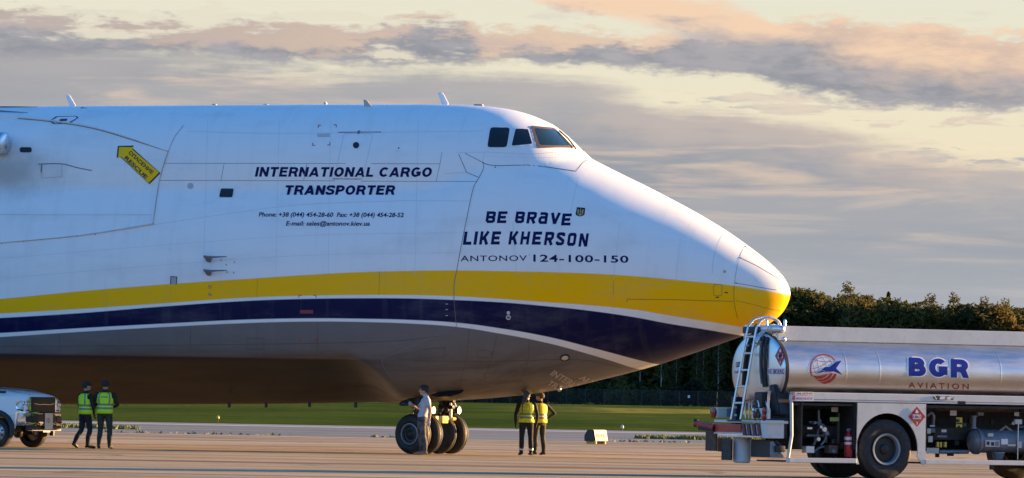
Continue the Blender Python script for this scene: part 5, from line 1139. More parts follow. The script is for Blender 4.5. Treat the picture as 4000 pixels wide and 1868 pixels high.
# rear end: ladder with hoops over the top
XD = -2.66
def rr(p, x): return tx(p, x)
ladder = MB(); ra0, rb0 = tx((1839, 1055), XD - 0.10), tx((1863, 1055), XD - 0.10); ra1, rb1 = tx(cW(868, 440), -2.46), tx(cW(1003, 440), -2.46)
def hoop(a0, a1, xe, zt_):
    d = (a1 - a0); y_ = a1.y; p = [a0, a1, a1 + Vector((0.06, 0, 0.20)), Vector((a1.x + 0.16, y_, zt_ - 0.05)), Vector((a1.x + 0.32, y_, zt_)), Vector((xe - 0.25, y_, zt_)), Vector((xe - 0.08, y_, zt_ - 0.06)), Vector((xe, y_, zt_ - 0.22)), Vector((xe + 0.01, y_, zt_ - 0.48))]
    return [Vector(q) for q in smooth_line3(p)]
def smooth_line3(pts, n=5):
    P = [Vector(p) for p in pts]; out = []
    for i in range(len(P) - 1):
        p0, p1, p2, p3 = P[max(0, i - 1)], P[i], P[i + 1], P[min(len(P) - 1, i + 2)]
        for q in range(n): u = q / n; out.append(0.5 * ((2 * p1) + (p2 - p0) * u + (2 * p0 - 5 * p1 + 4 * p2 - p3) * u * u + (3 * p1 - p0 - 3 * p2 + p3) * u ** 3))
    return out + [P[-1]]
ztop = 3.38
for a0, a1 in ((ra0, ra1), (rb0, rb1)):
    pth = [a0 + (a1 - a0) * (i / 8) for i in range(8)] + hoop(a0, a1, a1.x + (0.80 if a0 is ra0 else 0.62), ztop)[5:]
    ob('ladder_rail', MB().tube(pth, 0.026, 10), M_tpipe, tanker, 60)
for py_ in (1575, 1511, 1446, 1380, 1315):
    zq = tx((1870, py_ / K), -2.6).z; u = (zq - ra0.z) / (ra1.z - ra0.z); a = ra0 + (ra1 - ra0) * u; b_ = rb0 + (rb1 - rb0) * u
    ob('ladder_rung', MB().tube([a, b_], 0.024, 8), M_tpipe, tanker, 60)
for y_ in (ra1.y + 0.02, rb1.y - 0.02): ob('ladder_bracket', MB().tube([(-2.50, y_, 2.75), (-2.20, y_, 2.88)], 0.018, 8), M_tpipe, tanker)
# vapour pipe across the rear top, rounded end towards us
yE = -0.98
pc = ty(cW(1460, 345), yE); px__ = pc.x; pzz = pc.z
mb = MB(); mb.tube([(px__, yE + 0.14, pzz), (px__, 0.62, pzz)], 0.088, 20); mb.ball((px__, yE + 0.14, pzz), 0.088, 20, 12); mb.lathe([(-.07, 0.088), (-.07, .112), (-.02, .112), (-.02, .10), (.02, .10), (.02, .112), (.07, .112), (.07, 0.088)], (px__, yE + 0.52, pzz), (0, 1, 0), 24); ob('vapour_pipe', mb, M_cap, tanker, 40)
mb = MB(); mb.tube(smooth_line3([(px__, -0.10, pzz), (px__ - 0.05, -0.16, pzz - 0.08), (px__ - 0.16, -0.2, pzz - 0.16), (px__ - 0.26, -0.2, pzz - 0.30)]), 0.075, 16); ob('pipe_elbow', mb, M_cap, tanker, 50)
mb = MB(); mb.bbox((px__ - 0.05, 0.28, pzz - 0.02), (0.22, 0.62, 0.14), 0.02); mb.tube([(px__ - .1, 0.05, pzz + .1), (px__ - .1, 0.2, pzz + .02)], 0.03, 8); ob('valve_block', mb, M_tdark, tanker, 40)
mb = MB(); mb.bbox((px__ - 0.14, -0.26, pzz - 0.21), (0.12, 0.14, 0.08), 0.02); ob('hose_clamp', mb, M_tblack, tanker)
for q in (-1.05, -0.25): ob('beacon_post', MB().lathe([(0, 0.03), (0.10, 0.035), (0.14, 0.02), (0.15, 0.001)], (px__ + 0.08, q + 0.2, pzz + 0.07), (0, 0, 1), 12), M_cap, tanker, 50)
ob('grab_knob', MB().ball(ty(cW(1450, 505), -1.02), 0.055, 14, 10), M_cap, tanker, 60)
# black hoses down the tank end
def capx(y, z):
    q = ((abs(y) / HY) ** 2.05 + (abs(z - ZC) / HZ_) ** 2.05) ** (1 / 2.05); q = min(q, 1.0); X_ = [c_[1] for c_ in capr][::-1]; D_ = [c_[0] for c_ in capr][::-1]; return XR + float(np.interp(q, X_, D_))
def on_cap(p, lift=0.03):
    g_ = tx(p, XR - 0.12); x_ = capx(g_.y, g_.z)
    g_ = tx(p, x_); x_ = capx(g_.y, g_.z); g_ = tx(p, x_); return Vector((capx(g_.y, g_.z) - lift, g_.y, g_.z))
for pp in ([(1165, 455), (1140, 560), (1130, 700), (1125, 850), (1130, 1000), (1145, 1150), (1165, 1250)], [(1215, 470), (1195, 580), (1185, 720), (1175, 860), (1172, 1000), (1180, 1150), (1190, 1250)]):
    ob('rear_hose', MB().tube(smooth_line3([on_cap(cW(*p), 0.035) for p in pp]), 0.029, 10), M_tblack, tanker, 60)
ob('rear_hose', MB().tube(smooth_line3([on_cap(cW(*p), 0.04) for p in [(970, 470), (925, 600), (890, 760), (870, 900), (855, 1050), (845, 1220)]]), 0.042, 10), M_tblack, tanker, 60)
def capseam(pp, r_): ob('cap_bead', MB().tube(smooth_line3([on_cap(cW(*p), 0.004) for p in pp]), r_, 8), M_tgrey, tanker, 60)
capseam([(1085, 560), (1075, 750), (1078, 1000), (1100, 1200)], 0.012); capseam([(1215, 600), (1212, 800), (1215, 1150)], 0.010)

# bvh of the outer tanker skin for flat print
def bv(meshes):
    v, f = [], []
    for me in meshes:
        b_ = len(v); v += [q.co.copy() for q in me.vertices]; f += [tuple(b_ + i for i in p.vertices) for p in me.polygons]
    return BVHTree.FromPolygons(v, f)
t_bvh = bv([o.data for o in tanker.children if o.name.split('.')[0] in ('tank_barrel', 'tank_end', 'side_rail', 'wheel_panel', 'roof_coaming')])
def tskin(dx_, dy_):
    d = tray(dx_, dy_).normalized(); h = t_bvh.ray_cast(TEYE, d)
    if h[0] is None: return None, None
    n = h[1] if h[1].dot(d) < 0 else -h[1]; return h[0], n
def td(name, polys, m, off=0.004, parent=None, sub=0.15):
    o = decal(name, polys, m, off, parent or tanker, sub, tskin)
    return tag(o, kind='stuff') if name in ('lettering', 'sign_lettering', 'number', 'globe_grid', 'red_stripe') else o
# blue letters with white outline, red word under them
o1, o2, o3 = cU(440, 615), cU(780, 628), cU(440, 510)
for nm_, m_, of_, ft_ in (('letter_outline', M_signw, 0.003, 0.13), ('letter', M_blue, 0.006, 0.0)): bold_caps('BGR', o1[0], o2[0], o1[1], o2[1], 46.0, 0.0, .27, .14, m_, tanker, tskin, of_, ft_, nm_)
a, b_ = cU(440, 683), cU(785, 692); td('lettering', [fit_text('AVIATION', a[0], b_[0], a[1], b_[1], 13.0, bold=0.012, space=1.5)], mat('word_dull_red', (0.26, 0.03, 0.035), 0.5), 0.006)
# globe and aeroplane emblem
ell = lambda cx, cy, rx, ry, a0=0, a1=360, n=40: [cX(cx + rx * math.cos(R(a0 + (a1 - a0) * i / n)), cy + ry * math.sin(R(a0 + (a1 - a0) * i / n))) for i in range(n + 1)]
emb = td('emblem', [strip(ell(143, 300, 112, 120, 150, 325), 2.6)], M_lred, 0.004)
td('globe_field', [shape([cX(*p) for p in [(52, 345), (36, 290), (48, 235), (80, 200), (120, 188), (165, 192), (205, 212), (235, 240), (215, 270), (180, 300), (120, 325)]])], mat('emblem_pale', (0.62, 0.64, 0.68), 0.4), 0.002, emb)
gl_ = [[(60, 250), (100, 215), (165, 200)], [(45, 295), (90, 290), (150, 262), (200, 225)], [(50, 330), (110, 318)], [(52, 240), (60, 290), (75, 335)], [(85, 205), (90, 250), (105, 310)], [(120, 190), (145, 225), (165, 275)], [(165, 195), (195, 225), (210, 255)], [(60, 215), (110, 235), (190, 240), (232, 238)]]
td('globe_grid', [strip(smooth_line([cX(*p) for p in g_]), 1.3) for g_ in gl_], M_wire_, 0.005, emb); td('globe_grid', [strip(ell(143, 300, 104, 112, 160, 322), 1.2)], M_wire_, 0.006, emb)
td('aeroplane', [shape([cX(*p) for p in [(68, 340), (120, 318), (172, 302), (152, 284), (190, 284), (200, 290), (255, 238), (289, 232), (245, 295), (300, 350), (228, 322), (150, 322)]])], M_blue, 0.008, emb)
td('red_stripe', [shape([cX(*p) for p in [(48, 352), (90, 360), (140, 350), (180, 336), (160, 366), (120, 382), (80, 382)]]), shape([cX(*p) for p in [(84, 388), (125, 388), (170, 370), (196, 336), (220, 336), (200, 372), (160, 396), (110, 405)]]), shape([cX(*p) for p in [(114, 411), (165, 402), (208, 376), (230, 338), (251, 340), (235, 380), (195, 412), (150, 424)]])], M_lred, 0.006, emb)
# hazard diamonds
def diamond(c_, w_, h_, num, sk=0.0):
    P = [(c_[0], c_[1] - h_), (c_[0] + w_, c_[1]), (c_[0], c_[1] + h_), (c_[0] - w_, c_[1])]; d = td('hazard_diamond', [shape(grow(P, 1.2))], M_signw, 0.008); td('red_field', [shape(P)], M_signr, 0.011, d)
    td('number_panel', [shape([(c_[0] - w_ * .48, c_[1] - h_ * .20), (c_[0] + w_ * .48, c_[1] - h_ * .20), (c_[0] + w_ * .48, c_[1] + h_ * .22), (c_[0] - w_ * .48, c_[1] + h_ * .22)])], M_signw, 0.014, d)
    td('number', [fit_text(num, c_[0] - w_ * .42, c_[0] + w_ * .42, c_[1] + h_ * .15, c_[1] + h_ * .15, h_ * .28, bold=0.02)], M_navy, 0.017, d); td('number', [fit_text('3', c_[0] - w_ * .10, c_[0] + w_ * .10, c_[1] + h_ * .74, c_[1] + h_ * .74, h_ * .24, bold=0.02)], M_signw, 0.014, d)
    td('flame', [shape([(c_[0] - w_ * .17, c_[1] - h_ * .36), (c_[0] - w_ * .15, c_[1] - h_ * .52), (c_[0] - w_ * .02, c_[1] - h_ * .74), (c_[0] + w_ * .03, c_[1] - h_ * .58), (c_[0] + w_ * .10, c_[1] - h_ * .62), (c_[0] + w_ * .17, c_[1] - h_ * .44), (c_[0] + w_ * .13, c_[1] - h_ * .34)])], M_signw, 0.014, d)
p = cW(1400, 765); diamond(p, 13.0, 25.8, '1863'); p = cY(65, 695); diamond(p, 21.5, 26.0, '1863')
# signs on the tank end
def plate(x0, y0, x1, y1, s, m_t, capx_, sl=0.0, field=M_signw, c_=cW):
    P = [c_(x0, y0), c_(x1, y0 + sl), c_(x1, y1 + sl), c_(x0, y1)]; o = td('sign_plate', [shape(P)], field, 0.008)
    a, b_ = c_(x0 + (x1 - x0) * .04, y1 - (y1 - y0) * .18), c_(x1 - (x1 - x0) * .05, y1 + sl - (y1 - y0) * .18); td('sign_lettering', [fit_text(s, a[0], b_[0], a[1], b_[1], capx_, bold=0.014)], m_t, 0.012, o); return o
plate(1205, 950, 1470, 1066, 'NO SMOKING', mat('lettering_maroon', (0.22, 0.02, 0.07), 0.5), 12.2, 6); plate(683, 955, 838, 1062, 'FLAMMABLE', M_maroon, 7.0, -14); plate(705, 868, 770, 945, 'JET A', M_signw, 7.5, -14, M_tblack)
td('reflector_bar', [shape([cW(1482, 928), cW(1506, 928), cW(1503, 1165), cW(1478, 1160)])], M_maroon, 0.012)
nw_ = plate(1247, 104, 1560, 142, 'NO SMOKING', M_signr, 5.2, 3, M_signw, cV); td('sign_plate', [shape([cV(1262, 150), cV(1565, 156), cV(1565, 220), cV(1262, 216)])], M_signw, 0.008)
td('sign_badge', [shape([cV(1295, 152), cV(1322, 152), cV(1322, 206), cV(1295, 206)])], M_signr, 0.012); a, b_ = cV(1338, 198), cV(1545, 202); td('sign_lettering', [fit_text('EMERGENCY FUEL SHUT OFF', a[0], b_[0], a[1], b_[1], 5.0, bold=0.03)], mat('lettering_mauve', (0.25, 0.10, 0.25), 0.5), 0.012)
td('maker_badge', [shape([cY(180, 508), cY(360, 512), cY(375, 535), cY(365, 556), cY(215, 556)])], M_tblack, 0.012); td('badge_mark', [shape([cY(258, 530), cY(300, 530), cY(292, 552), cY(250, 552)]), shape([cY(310, 530), cY(350, 532), cY(345, 553), cY(316, 553)])], M_signw, 0.016)
td('badge_stripe', [shape([cY(205, 522), cY(214, 522), cY(232, 552), cY(223, 552)])], M_signw, 0.016); td('rating_plate', [shape([cY(402, 566), cY(468, 567), cY(468, 590), cY(402, 589)])], M_tdark, 0.010)

# rear bumper deck
def rearbox(name, a, b_, x, dep, m, bev=0.01):
    p, q = tx(a, x), tx(b_, x); mb = MB(); mb.bbox((x + dep / 2, (p.y + q.y) / 2, (p.z + q.z) / 2), (dep, abs(p.y - q.y), abs(p.z - q.z)), bev); return ob(name, mb, m, tanker)
deck = rearbox('rear_deck', cV(290, 455), cV(975, 505), XD, 0.5, M_tw); rearbox('deck_tread', cV(455, 460), cV(630, 482), XD - 0.02, 0.3, M_tblack)
bp_ = rearbox('rear_bumper', cV(290, 505), cV(970, 655), XD + 0.03, 0.16, M_tw)
for i, (a, b_) in enumerate([((280, 500), (630, 600)),]): rearbox('red_panel', cV(283, 505), cV(632, 618), XD + 0.0, 0.03, M_tred)
for x_ in (645, 708, 775, 838):
    P = [tx(cV(x_ - 4, 512), XD - 0.004), tx(cV(x_ + 30, 512), XD - 0.004), tx(cV(x_ + 50, 655), XD - 0.004), tx(cV(x_ + 14, 655), XD - 0.004)]; mb = MB(); mb.add(P + [q + Vector((0.03, 0, 0)) for q in P], [(0, 1, 2, 3), (7, 6, 5, 4), (0, 4, 5, 1), (1, 5, 6, 2), (2, 6, 7, 3), (3, 7, 4, 0)]); ob('hazard_stripe', mb, M_maroon, tanker)
a, b_ = cV(640, 498), cV(880, 502); g_ = fit_text('EMERGENCY STOP', a[0], b_[0], a[1], b_[1], 4.6, bold=0.02); mb = MB(); mb.add([tx(p, XD - 0.006) for p in g_[0]], g_[1]); tag(ob('deck_lettering', mb, mat('lettering_grey_blue', (0.25, 0.28, 0.36), 0.5), tanker), kind='stuff')
lp_ = rearbox('lower_step', cV(330, 648), cV(880, 690), XD - 0.03, 0.22, M_alu); rearbox('bumper_side', cV(885, 460), cV(972, 695), XD + 0.02, 0.4, M_tw)
mb = MB(); q0 = tx(cV(300, 545), XD); q1 = tx(cV(60, 500), XD - 0.10); mb.tube([q0 + Vector((0, 0, -0.02)), q1], [0.07, 0.06], 8); ob('crash_bar', mb, M_tred, tanker, 40); mb = MB(); q0 = tx(cV(300, 580), XD); q1 = tx(cV(105, 562), XD - 0.1); mb.tube([q0, q1], [0.06, 0.05], 8); mb.bbox(tx(cV(62, 498), XD - 0.1), (0.1, 0.05, 0.17), 0.01); ob('crash_bar', mb, M_tblack, tanker, 40)
lb_ = rearbox('lamp_box', cV(245, 300), cV(330, 430), XD + 0.05, 0.25, M_tw, 0.03); rearbox('lamp_box', cV(335, 305), cV(470, 425), XD + 0.30, 0.25, M_tgrey, 0.04)
def disc(p, r_, x, m, name, parent): c_ = tx(p, x); ob(name, MB().lathe([(0, r_), (-0.025, r_), (-0.04, r_ * .6), (-0.045, 0.001)], c_, (1, 0, 0), 20), m, parent, 40)
disc(cV(288, 368), 0.12, XD + 0.04, M_tlight, 'tail_lamp', tanker)
rearbox('lamp_panel', cV(770, 310), cV(985, 450), XD + 0.03, 0.05, M_tw)
for p in ((940, 350), (935, 420)): disc(cV(*p), 0.085, XD + 0.025, M_tlight, 'tail_lamp', tanker)
for p, r_, m_ in (((820, 400), 0.07, M_maroon), ((868, 400), 0.07, M_tblack), ((855, 345), 0.05, M_maroon), ((800, 335), 0.05, M_alu)): disc(cV(*p), r_, XD + 0.025, m_, 'marker_lamp', tanker)
for pp, r_ in (([(700, 440), (690, 330), (700, 235)], 0.02), ([(740, 440), (742, 330), (740, 240)], 0.016), ([(775, 310), (780, 240), (800, 200)], 0.02), ([(870, 300), (862, 240), (850, 215)], 0.018), ([(990, 440), (985, 300), (992, 150), (1005, 95)], 0.034)):
    ob('handrail', MB().tube(smooth_line3([tx(cV(*p), XD + 0.10) for p in pp]), r_, 8), M_tpipe, tanker, 60)
ob('grab_bar', MB().tube([tx(cV(700, 210), XD + 0.1), tx(cV(790, 190), XD + 0.1)], 0.022, 8), mat('bar_red', (0.5, 0.1, 0.08), 0.5), tanker, 60)
ob('ladder_foot_box', MB().bbox(tx(cV(580, 350), XD + 0.12), (0.16, 0.22, 0.62), 0.02), M_tblack, tanker)
for yy in (300, 400): disc(cV(577, yy), 0.03, XD + 0.03, M_alu, 'latch', tanker)
mb = MB(); mb.bbox(tx(cV(930, 230), XD + 0.25), (0.3, 0.34, 0.42), 0.04); ob('hose_reel_box', mb, M_tblack, tanker, 30)
mb = MB(); mb.prism([(-0.22, 0.34), (0.02, 0.36), (0.30, -0.28), (-0.10, -0.32)], tx(cV(1050, 220), XD + 0.28), (0, -1, 0), (0, 0, 1), (0.3, 0, 0)); ob('dark_shroud', mb, M_tdark, tanker, bevel=0.02)
mb = MB(); p, q = ty(cV(1010, 420), SIDE + 0.25), ty(cV(1225, 700), SIDE + 0.25); mb.bbox(((p.x + q.x) / 2, SIDE + 0.30, (p.z + q.z) / 2), (abs(q.x - p.x), 0.16, abs(p.z - q.z)), 0.05); ob('rear_cover', mb, M_tblack, tanker, 30)
mb = MB(); q = ty(cV(1175, 340), SIDE + 0.3); mb.lathe([(-0.10, 0.07), (-0.09, 0.095), (0.09, 0.095), (0.10, 0.07), (0.10, .001)], q, (1, 0, 0), 18); ob('filler_drum', mb, M_tgrey, tanker, 40)
# things hanging below the deck
def flap(a, b_, x): p, q = tx(a, x), tx(b_, x); ob('mud_flap', MB().bbox((x, (p.y + q.y) / 2, (p.z + q.z) / 2), (0.05, abs(p.y - q.y), abs(p.z - q.z)), 0.012), M_flap, tanker)
flap(cV(195, 600), cV(325, 858), XD + 0.25); flap(cV(400, 700), cV(515, 975), XD - 0.02); flap(cV(345, 690), cV(395, 865), XD + 0.5)
c_ = tx(cV(648, 830), XD + 0.3); ob('drain_tank', MB().lathe([(-0.30, 0.001), (-0.30, 0.15), (-0.27, 0.185), (-0.22, 0.19), (0.25, 0.19), (0.29, 0.16), (0.30, 0.001)], c_, (0, 0, 1), 28), M_signw, tanker, 40)
rearbox('dark_panel', cV(762, 708), cV(1012, 940), XD + 0.25, 0.05, M_tblack)
p = [ty(cV(*q), SIDE + 0.10) for q in [(1015, 745), (1040, 730), (1175, 925), (1170, 945), (1015, 940)]]; mb = MB(); mb.prism([(v.x, v.z) for v in p], (0, SIDE + 0.08, 0), (1, 0, 0), (0, 0, 1), (0, 0.05, 0)); ob('gusset', mb, M_tgrey, tanker)
mb = MB(); v = ty(cV(1130, 830), SIDE + 0.05); mb.tube([ty(cV(1080, 740), SIDE + .1), ty(cV(1150, 800), SIDE + .1), ty(cV(1200, 800), SIDE + .1)], 0.035, 8); mb.bbox(v, (0.22, 0.12, 0.14), 0.03); ob('tow_coupling', mb, M_tdark, tanker, 40)

# ---- what is inside the side bays
def side_box(name, a, b_, y, dep, m, bev=0.008, cc_=cX):
    p, q = ty(cc_(*a), y), ty(cc_(*b_), y); mb = MB(); mb.bbox(((p.x + q.x) / 2, y + dep / 2, (p.z + q.z) / 2), (abs(p.x - q.x), dep, abs(p.z - q.z)), bev); return ob(name, mb, m, tanker)
M_label = mat('label_white', (0.48, 0.48, 0.45), 0.6); M_laby = mat('label_lime', (0.32, 0.40, 0.12), 0.6); M_labg = mat('label_yellow', (0.55, 0.42, 0.05), 0.6)
side_box('label', (208, 616), (262, 656), -0.75, 0.01, M_label); side_box('label', (195, 698), (270, 734), -0.75, 0.01, M_laby); side_box('bay_post', (262, 662), (322, 920), -0.55, 0.1, mat('post_olive', (0.10, 0.10, 0.075), 0.6), 0.02)
side_box('instrument_box', (0, 938), (66, 995), -1.12, 0.2, M_tw, 0.01); side_box('instrument_box', (185, 930), (262, 1000), -0.85, 0.2, mat('box_brown', (0.10, 0.06, 0.05), 0.6), 0.02)
ex = ty(cX(348, 925), -1.0); fx = ob('fire_extinguisher', MB().lathe([(-0.27, 0.001), (-0.27, 0.075), (-0.25, 0.085), (0.16, 0.085), (0.23, 0.05), (0.25, 0.03), (0.30, 0.03)], ex, (0, 0, 1), 20), mat('extinguisher_red', (0.42, 0.02, 0.025), 0.3), tanker, 50)
ob('extinguisher_band', MB().lathe([(-0.02, 0.0855), (-0.02, 0.088), (0.03, 0.088), (0.03, 0.0855)], ex + Vector((0, 0, 0.02)), (0, 0, 1), 20), M_signw, fx, 40); ob('extinguisher_band', MB().lathe([(-0.02, 0.0855), (-0.02, 0.088), (0.04, 0.088), (0.04, 0.0855)], ex + Vector((0, 0, 0.12)), (0, 0, 1), 20), M_signw, fx, 40)
ob('extinguisher_valve', MB().bbox(ex + Vector((0, 0, 0.31)), (0.10, 0.05, 0.06), 0.01).tube([ex + Vector((0.04, 0, .3)), ex + Vector((0.1, -.03, .28)), ex + Vector((.1, -.03, 0))], 0.012, 6), M_tgrey, fx)
rg = random.Random(4)
for q, (a, r_) in enumerate([((140, 800), 0.06), ((160, 830), 0.05), ((110, 780), 0.04), ((60, 745), 0.035), ((90, 880), 0.05), ((215, 980), 0.05)]):
    c_ = ty(cX(*a), -0.8); ob('gauge', MB().lathe([(-0.05, r_), (0.06, r_), (0.07, r_ * .8), (0.07, .001)], c_, (0, -1, 0), 16), M_tgrey if q % 2 else M_alu, tanker, 40)
for pp in ([(20, 740), (90, 745), (150, 780), (160, 870), (120, 930)], [(60, 990), (110, 950), (200, 940)], [(0, 850), (120, 850), (190, 840)], [(100, 640), (100, 800), (60, 930)]): ob('bay_pipe', MB().tube(smooth_line3([ty(cX(*p), -0.65) for p in pp]), 0.028, 8), M_tgrey, tanker, 60)
# second bay: filter vessel and pipework
fz = ty(cY(760, 900), -0.72); xl0, xl1 = ty(cY(500, 900), -0.72).x, 5.2
fv = ob('filter_vessel', MB().lathe([(0, .001), (0.02, 0.16), (0.07, 0.22), (0.10, 0.255), (0.13, 0.255), (0.13, 0.285), (0.20, 0.285), (0.20, 0.25), (xl1 - xl0, 0.25), (xl1 - xl0 + .1, 0.001)], (xl0, -0.72, fz.z), (1, 0, 0), 36), M_tgrey, tanker, 40)
for a, b_, m_ in [((635, 888), (752, 945), M_label), ((655, 832), (700, 860), M_label), ((766, 878), (820, 925), M_signw), ((820, 922), (885, 940), M_label), ((905, 900), (935, 955), M_label)]: side_box('label', a, b_, -0.985, 0.012, m_, 0.003, cY)
for a, b_ in [((645, 900), (668, 930)), ((682, 905), (706, 935)), ((715, 900), (745, 938))]: side_box('label_print', a, b_, -0.99, 0.008, M_tdark if a[0] < 700 else M_tgrey, 0.001, cY)
ob('drain_bowl', MB().lathe([(-.12, .001), (-.11, .10), (.04, .13), (.05, .15), (.09, .15)], ty(cY(738, 1020), -0.8), (0, 0, 1), 20), M_tgrey, tanker, 40)
for a, b_, m_ in [((343, 642), (396, 686), M_label), ((392, 700), (443, 742), M_labg), ((392, 742), (443, 782), M_labg), ((162, 856), (198, 906), M_label), ((153, 792), (182, 835), M_label), ((148, 952), (250, 1000), M_label), ((875, 656), (912, 690), M_label), ((175, 764), (216, 778), M_label), ((272, 800), (312, 824), M_label), ((236, 850), (315, 866), M_tgrey)]: side_box('label', a, b_, -0.80, 0.012, m_, 0.003, cY)
for a, b_ in (((392, 715), (420, 740)), ((395, 745), (440, 758)), ((405, 768), (425, 782))): side_box('label_print', a, b_, -0.806, 0.006, M_tblack, 0.001, cY)
for a, w_ in ((235, 16), (262, 13), (298, 16)): side_box('hose_coupling', (a, 904), (a + w_, 948), -0.85, 0.06, M_labg, 0.006, cY)
ob('bay_pipe', MB().tube([ty(cY(250, 985), -0.7), ty(cY(490, 985), -0.7)], 0.045, 12), M_tgrey, tanker, 50)
ob('bay_pipe', MB().tube(smooth_line3([ty(cY(150, 690), -0.75), ty(cY(180, 662), -0.75), ty(cY(205, 690), -0.75), ty(cY(200, 760), -0.7)]), 0.035, 10), M_tgrey, tanker, 50)
mb = MB(); c_ = ty(cY(538, 740), -0.75); mb.tube([c_ + Vector((0, 0, -.12)), c_ + Vector((0, 0, .12))], 0.05, 12); mb.lathe([(-.14, .075), (-.11, .075)], c_, (0, 0, 1), 14); mb.lathe([(.11, .075), (.14, .075)], c_, (0, 0, 1), 14); ob('valve_body', mb, M_tgrey, tanker, 40)
mb = MB(); mb.tube([ty(cY(735, 828), -0.8), ty(cY(800, 775), -0.75), ty(cY(870, 828), -0.8)], 0.03, 10); ob('lifting_yoke', mb, mat('yoke_tan', (0.28, 0.24, 0.2), 0.5), tanker, 50)
ob('sample_rod', MB().tube([ty(cY(906, 740), -1.0), ty(cY(900, 1050), -1.0)], 0.012, 8), M_tpipe, tanker, 50); side_box('sample_valve', (882, 716), (938, 757), -1.02, 0.08, M_label, 0.01, cY)
ob('gauge', MB().lathe([(-0.05, .04), (0.06, .04), (0.07, .03), (0.07, .001)], ty(cY(855, 748), -0.9), (0, -1, 0), 16), M_alu, tanker, 40)
ob('drain_cock', MB().bbox(ty(cY(685, 1100), -1.15), (0.09, 0.06, 0.17), 0.02), M_tblack, tanker)

# more of the rear clutter: air lines, brackets, a second drain leg
rg = random.Random(21)
for q in range(14):
    p0 = tx(cV(rg.uniform(760, 1000), rg.uniform(200, 300)), XD + 0.2); ob('air_line', MB().tube(smooth_line3([p0, p0 + Vector((0, rg.uniform(-.1, .1), -rg.uniform(.1, .25))), p0 + Vector((.05, rg.uniform(-.2, .2), -rg.uniform(.3, .5)))]), rg.uniform(.010, .018), 6), (M_tblack, M_tgrey, M_tpipe)[q % 3], tanker, 60)
for q in range(12):
    p0 = ty(cX(rg.uniform(10, 400), rg.uniform(620, 1000)), rg.uniform(-.75, -.35)); ob('bay_fitting', MB().bbox(p0, (rg.uniform(.05, .14), rg.uniform(.05, .12), rg.uniform(.04, .12)), .01), (M_tdark, M_tgrey, M_alu)[q % 3], tanker)
for q in range(16):
    p0 = ty(cY(rg.uniform(150, 940), rg.uniform(640, 1030)), rg.uniform(-.6, -.3)); ob('bay_fitting', MB().bbox(p0, (rg.uniform(.05, .16), rg.uniform(.05, .12), rg.uniform(.04, .12)), .01), (M_tdark, M_tgrey, M_tdark)[q % 3], tanker)

# ================================================================== THE PICKUP
PH = R(-27.0)
PF = Vector((math.cos(PH), math.sin(PH), 0)); PL = Vector((-math.sin(PH), math.cos(PH), 0))
g = ground_px(-5, 1125.5); PO = Vector((g.x, g.y, 0)) + PL * 0.90
pickup = thing('pickup_truck', 'white heavy-duty pickup with chrome bumper facing right at the left edge', 'pickup', PO, PH)
def pl_(p): d = p - PO; return Vector((d.dot(PF), d.dot(PL), d.z))
PEYE = pl_(EYE)
def pray(p): d = ray(p[0] * K, p[1] * K); return Vector((d.dot(PF), d.dot(PL), d.z))
cP = crop(0, 1480, .24938)
def px_(p, x): d = pray(p); return PEYE + d * ((x - PEYE.x) / d.x)
def py_(p, y): d = pray(p); return PEYE + d * ((y - PEYE.y) / d.y)
M_pw = mat('pickup_white_paint', (0.82, 0.82, 0.80), 0.28, coat=0.3); M_chrome = mat('chrome', (0.80, 0.80, 0.80), 0.10, 1.0); M_pblk = mat('black_plastic', (0.012, 0.012, 0.012), 0.5)
M_plamp = mat('headlamp_glass', (0.55, 0.57, 0.60), 0.08, 0.6, spec=0.9); M_ptyre = mat('pickup_tyre', (0.016, 0.016, 0.016), 0.75, vary=0.3, vscale=9); M_pglass = mat('pickup_glass', (0.012, 0.014, 0.016), 0.05, spec=0.8); M_steel = mat('steel_wheel', (0.42, 0.43, 0.44), 0.3, 0.8)
FX = 0.98
# hood and wings: lofted cross-sections from cowl to nose
def sect(x, zt, zs, w, crown, zb_=0.86):
    P = []
    for i in range(13):
        u = -1 + 2 * i / 12; P.append((x, u * w, zt - (zt - zs) * abs(u) ** 4.5 + crown * (1 - u * u)))
    return [(x, -w, zb_)] + P + [(x, w, zb_)]
zt0 = 1.56; rings = [sect(-0.95, zt0, 1.45, 1.00, .03), sect(-0.55, zt0 - .02, 1.42, 1.01, .03), sect(0.0, zt0 - .05, 1.38, 1.01, .03), sect(0.50, 1.46, 1.34, 1.00, .03), sect(0.80, 1.42, 1.31, 0.97, .03), sect(0.93, 1.37, 1.26, 0.93, .02), sect(0.965, 1.30, 1.20, 0.90, .01)]
v, f = loft(rings); n = len(rings[0]); f = [q for q in f if True] + [tuple(range(n - 1, -1, -1)), tuple((len(rings) - 1) * n + i for i in range(n))]
ob('hood', MB().add(v, f), M_pw, pickup, 45)
for s_ in (-1, 1): ob('hood_crease', MB().tube([(-0.9, s_ * 0.62, 1.605), (0.0, s_ * 0.60, 1.555), (0.85, s_ * .52, 1.42)], 0.012, 6), M_pblk if False else mat('shut_line', (0.2, 0.21, 0.22), 0.6), pickup)
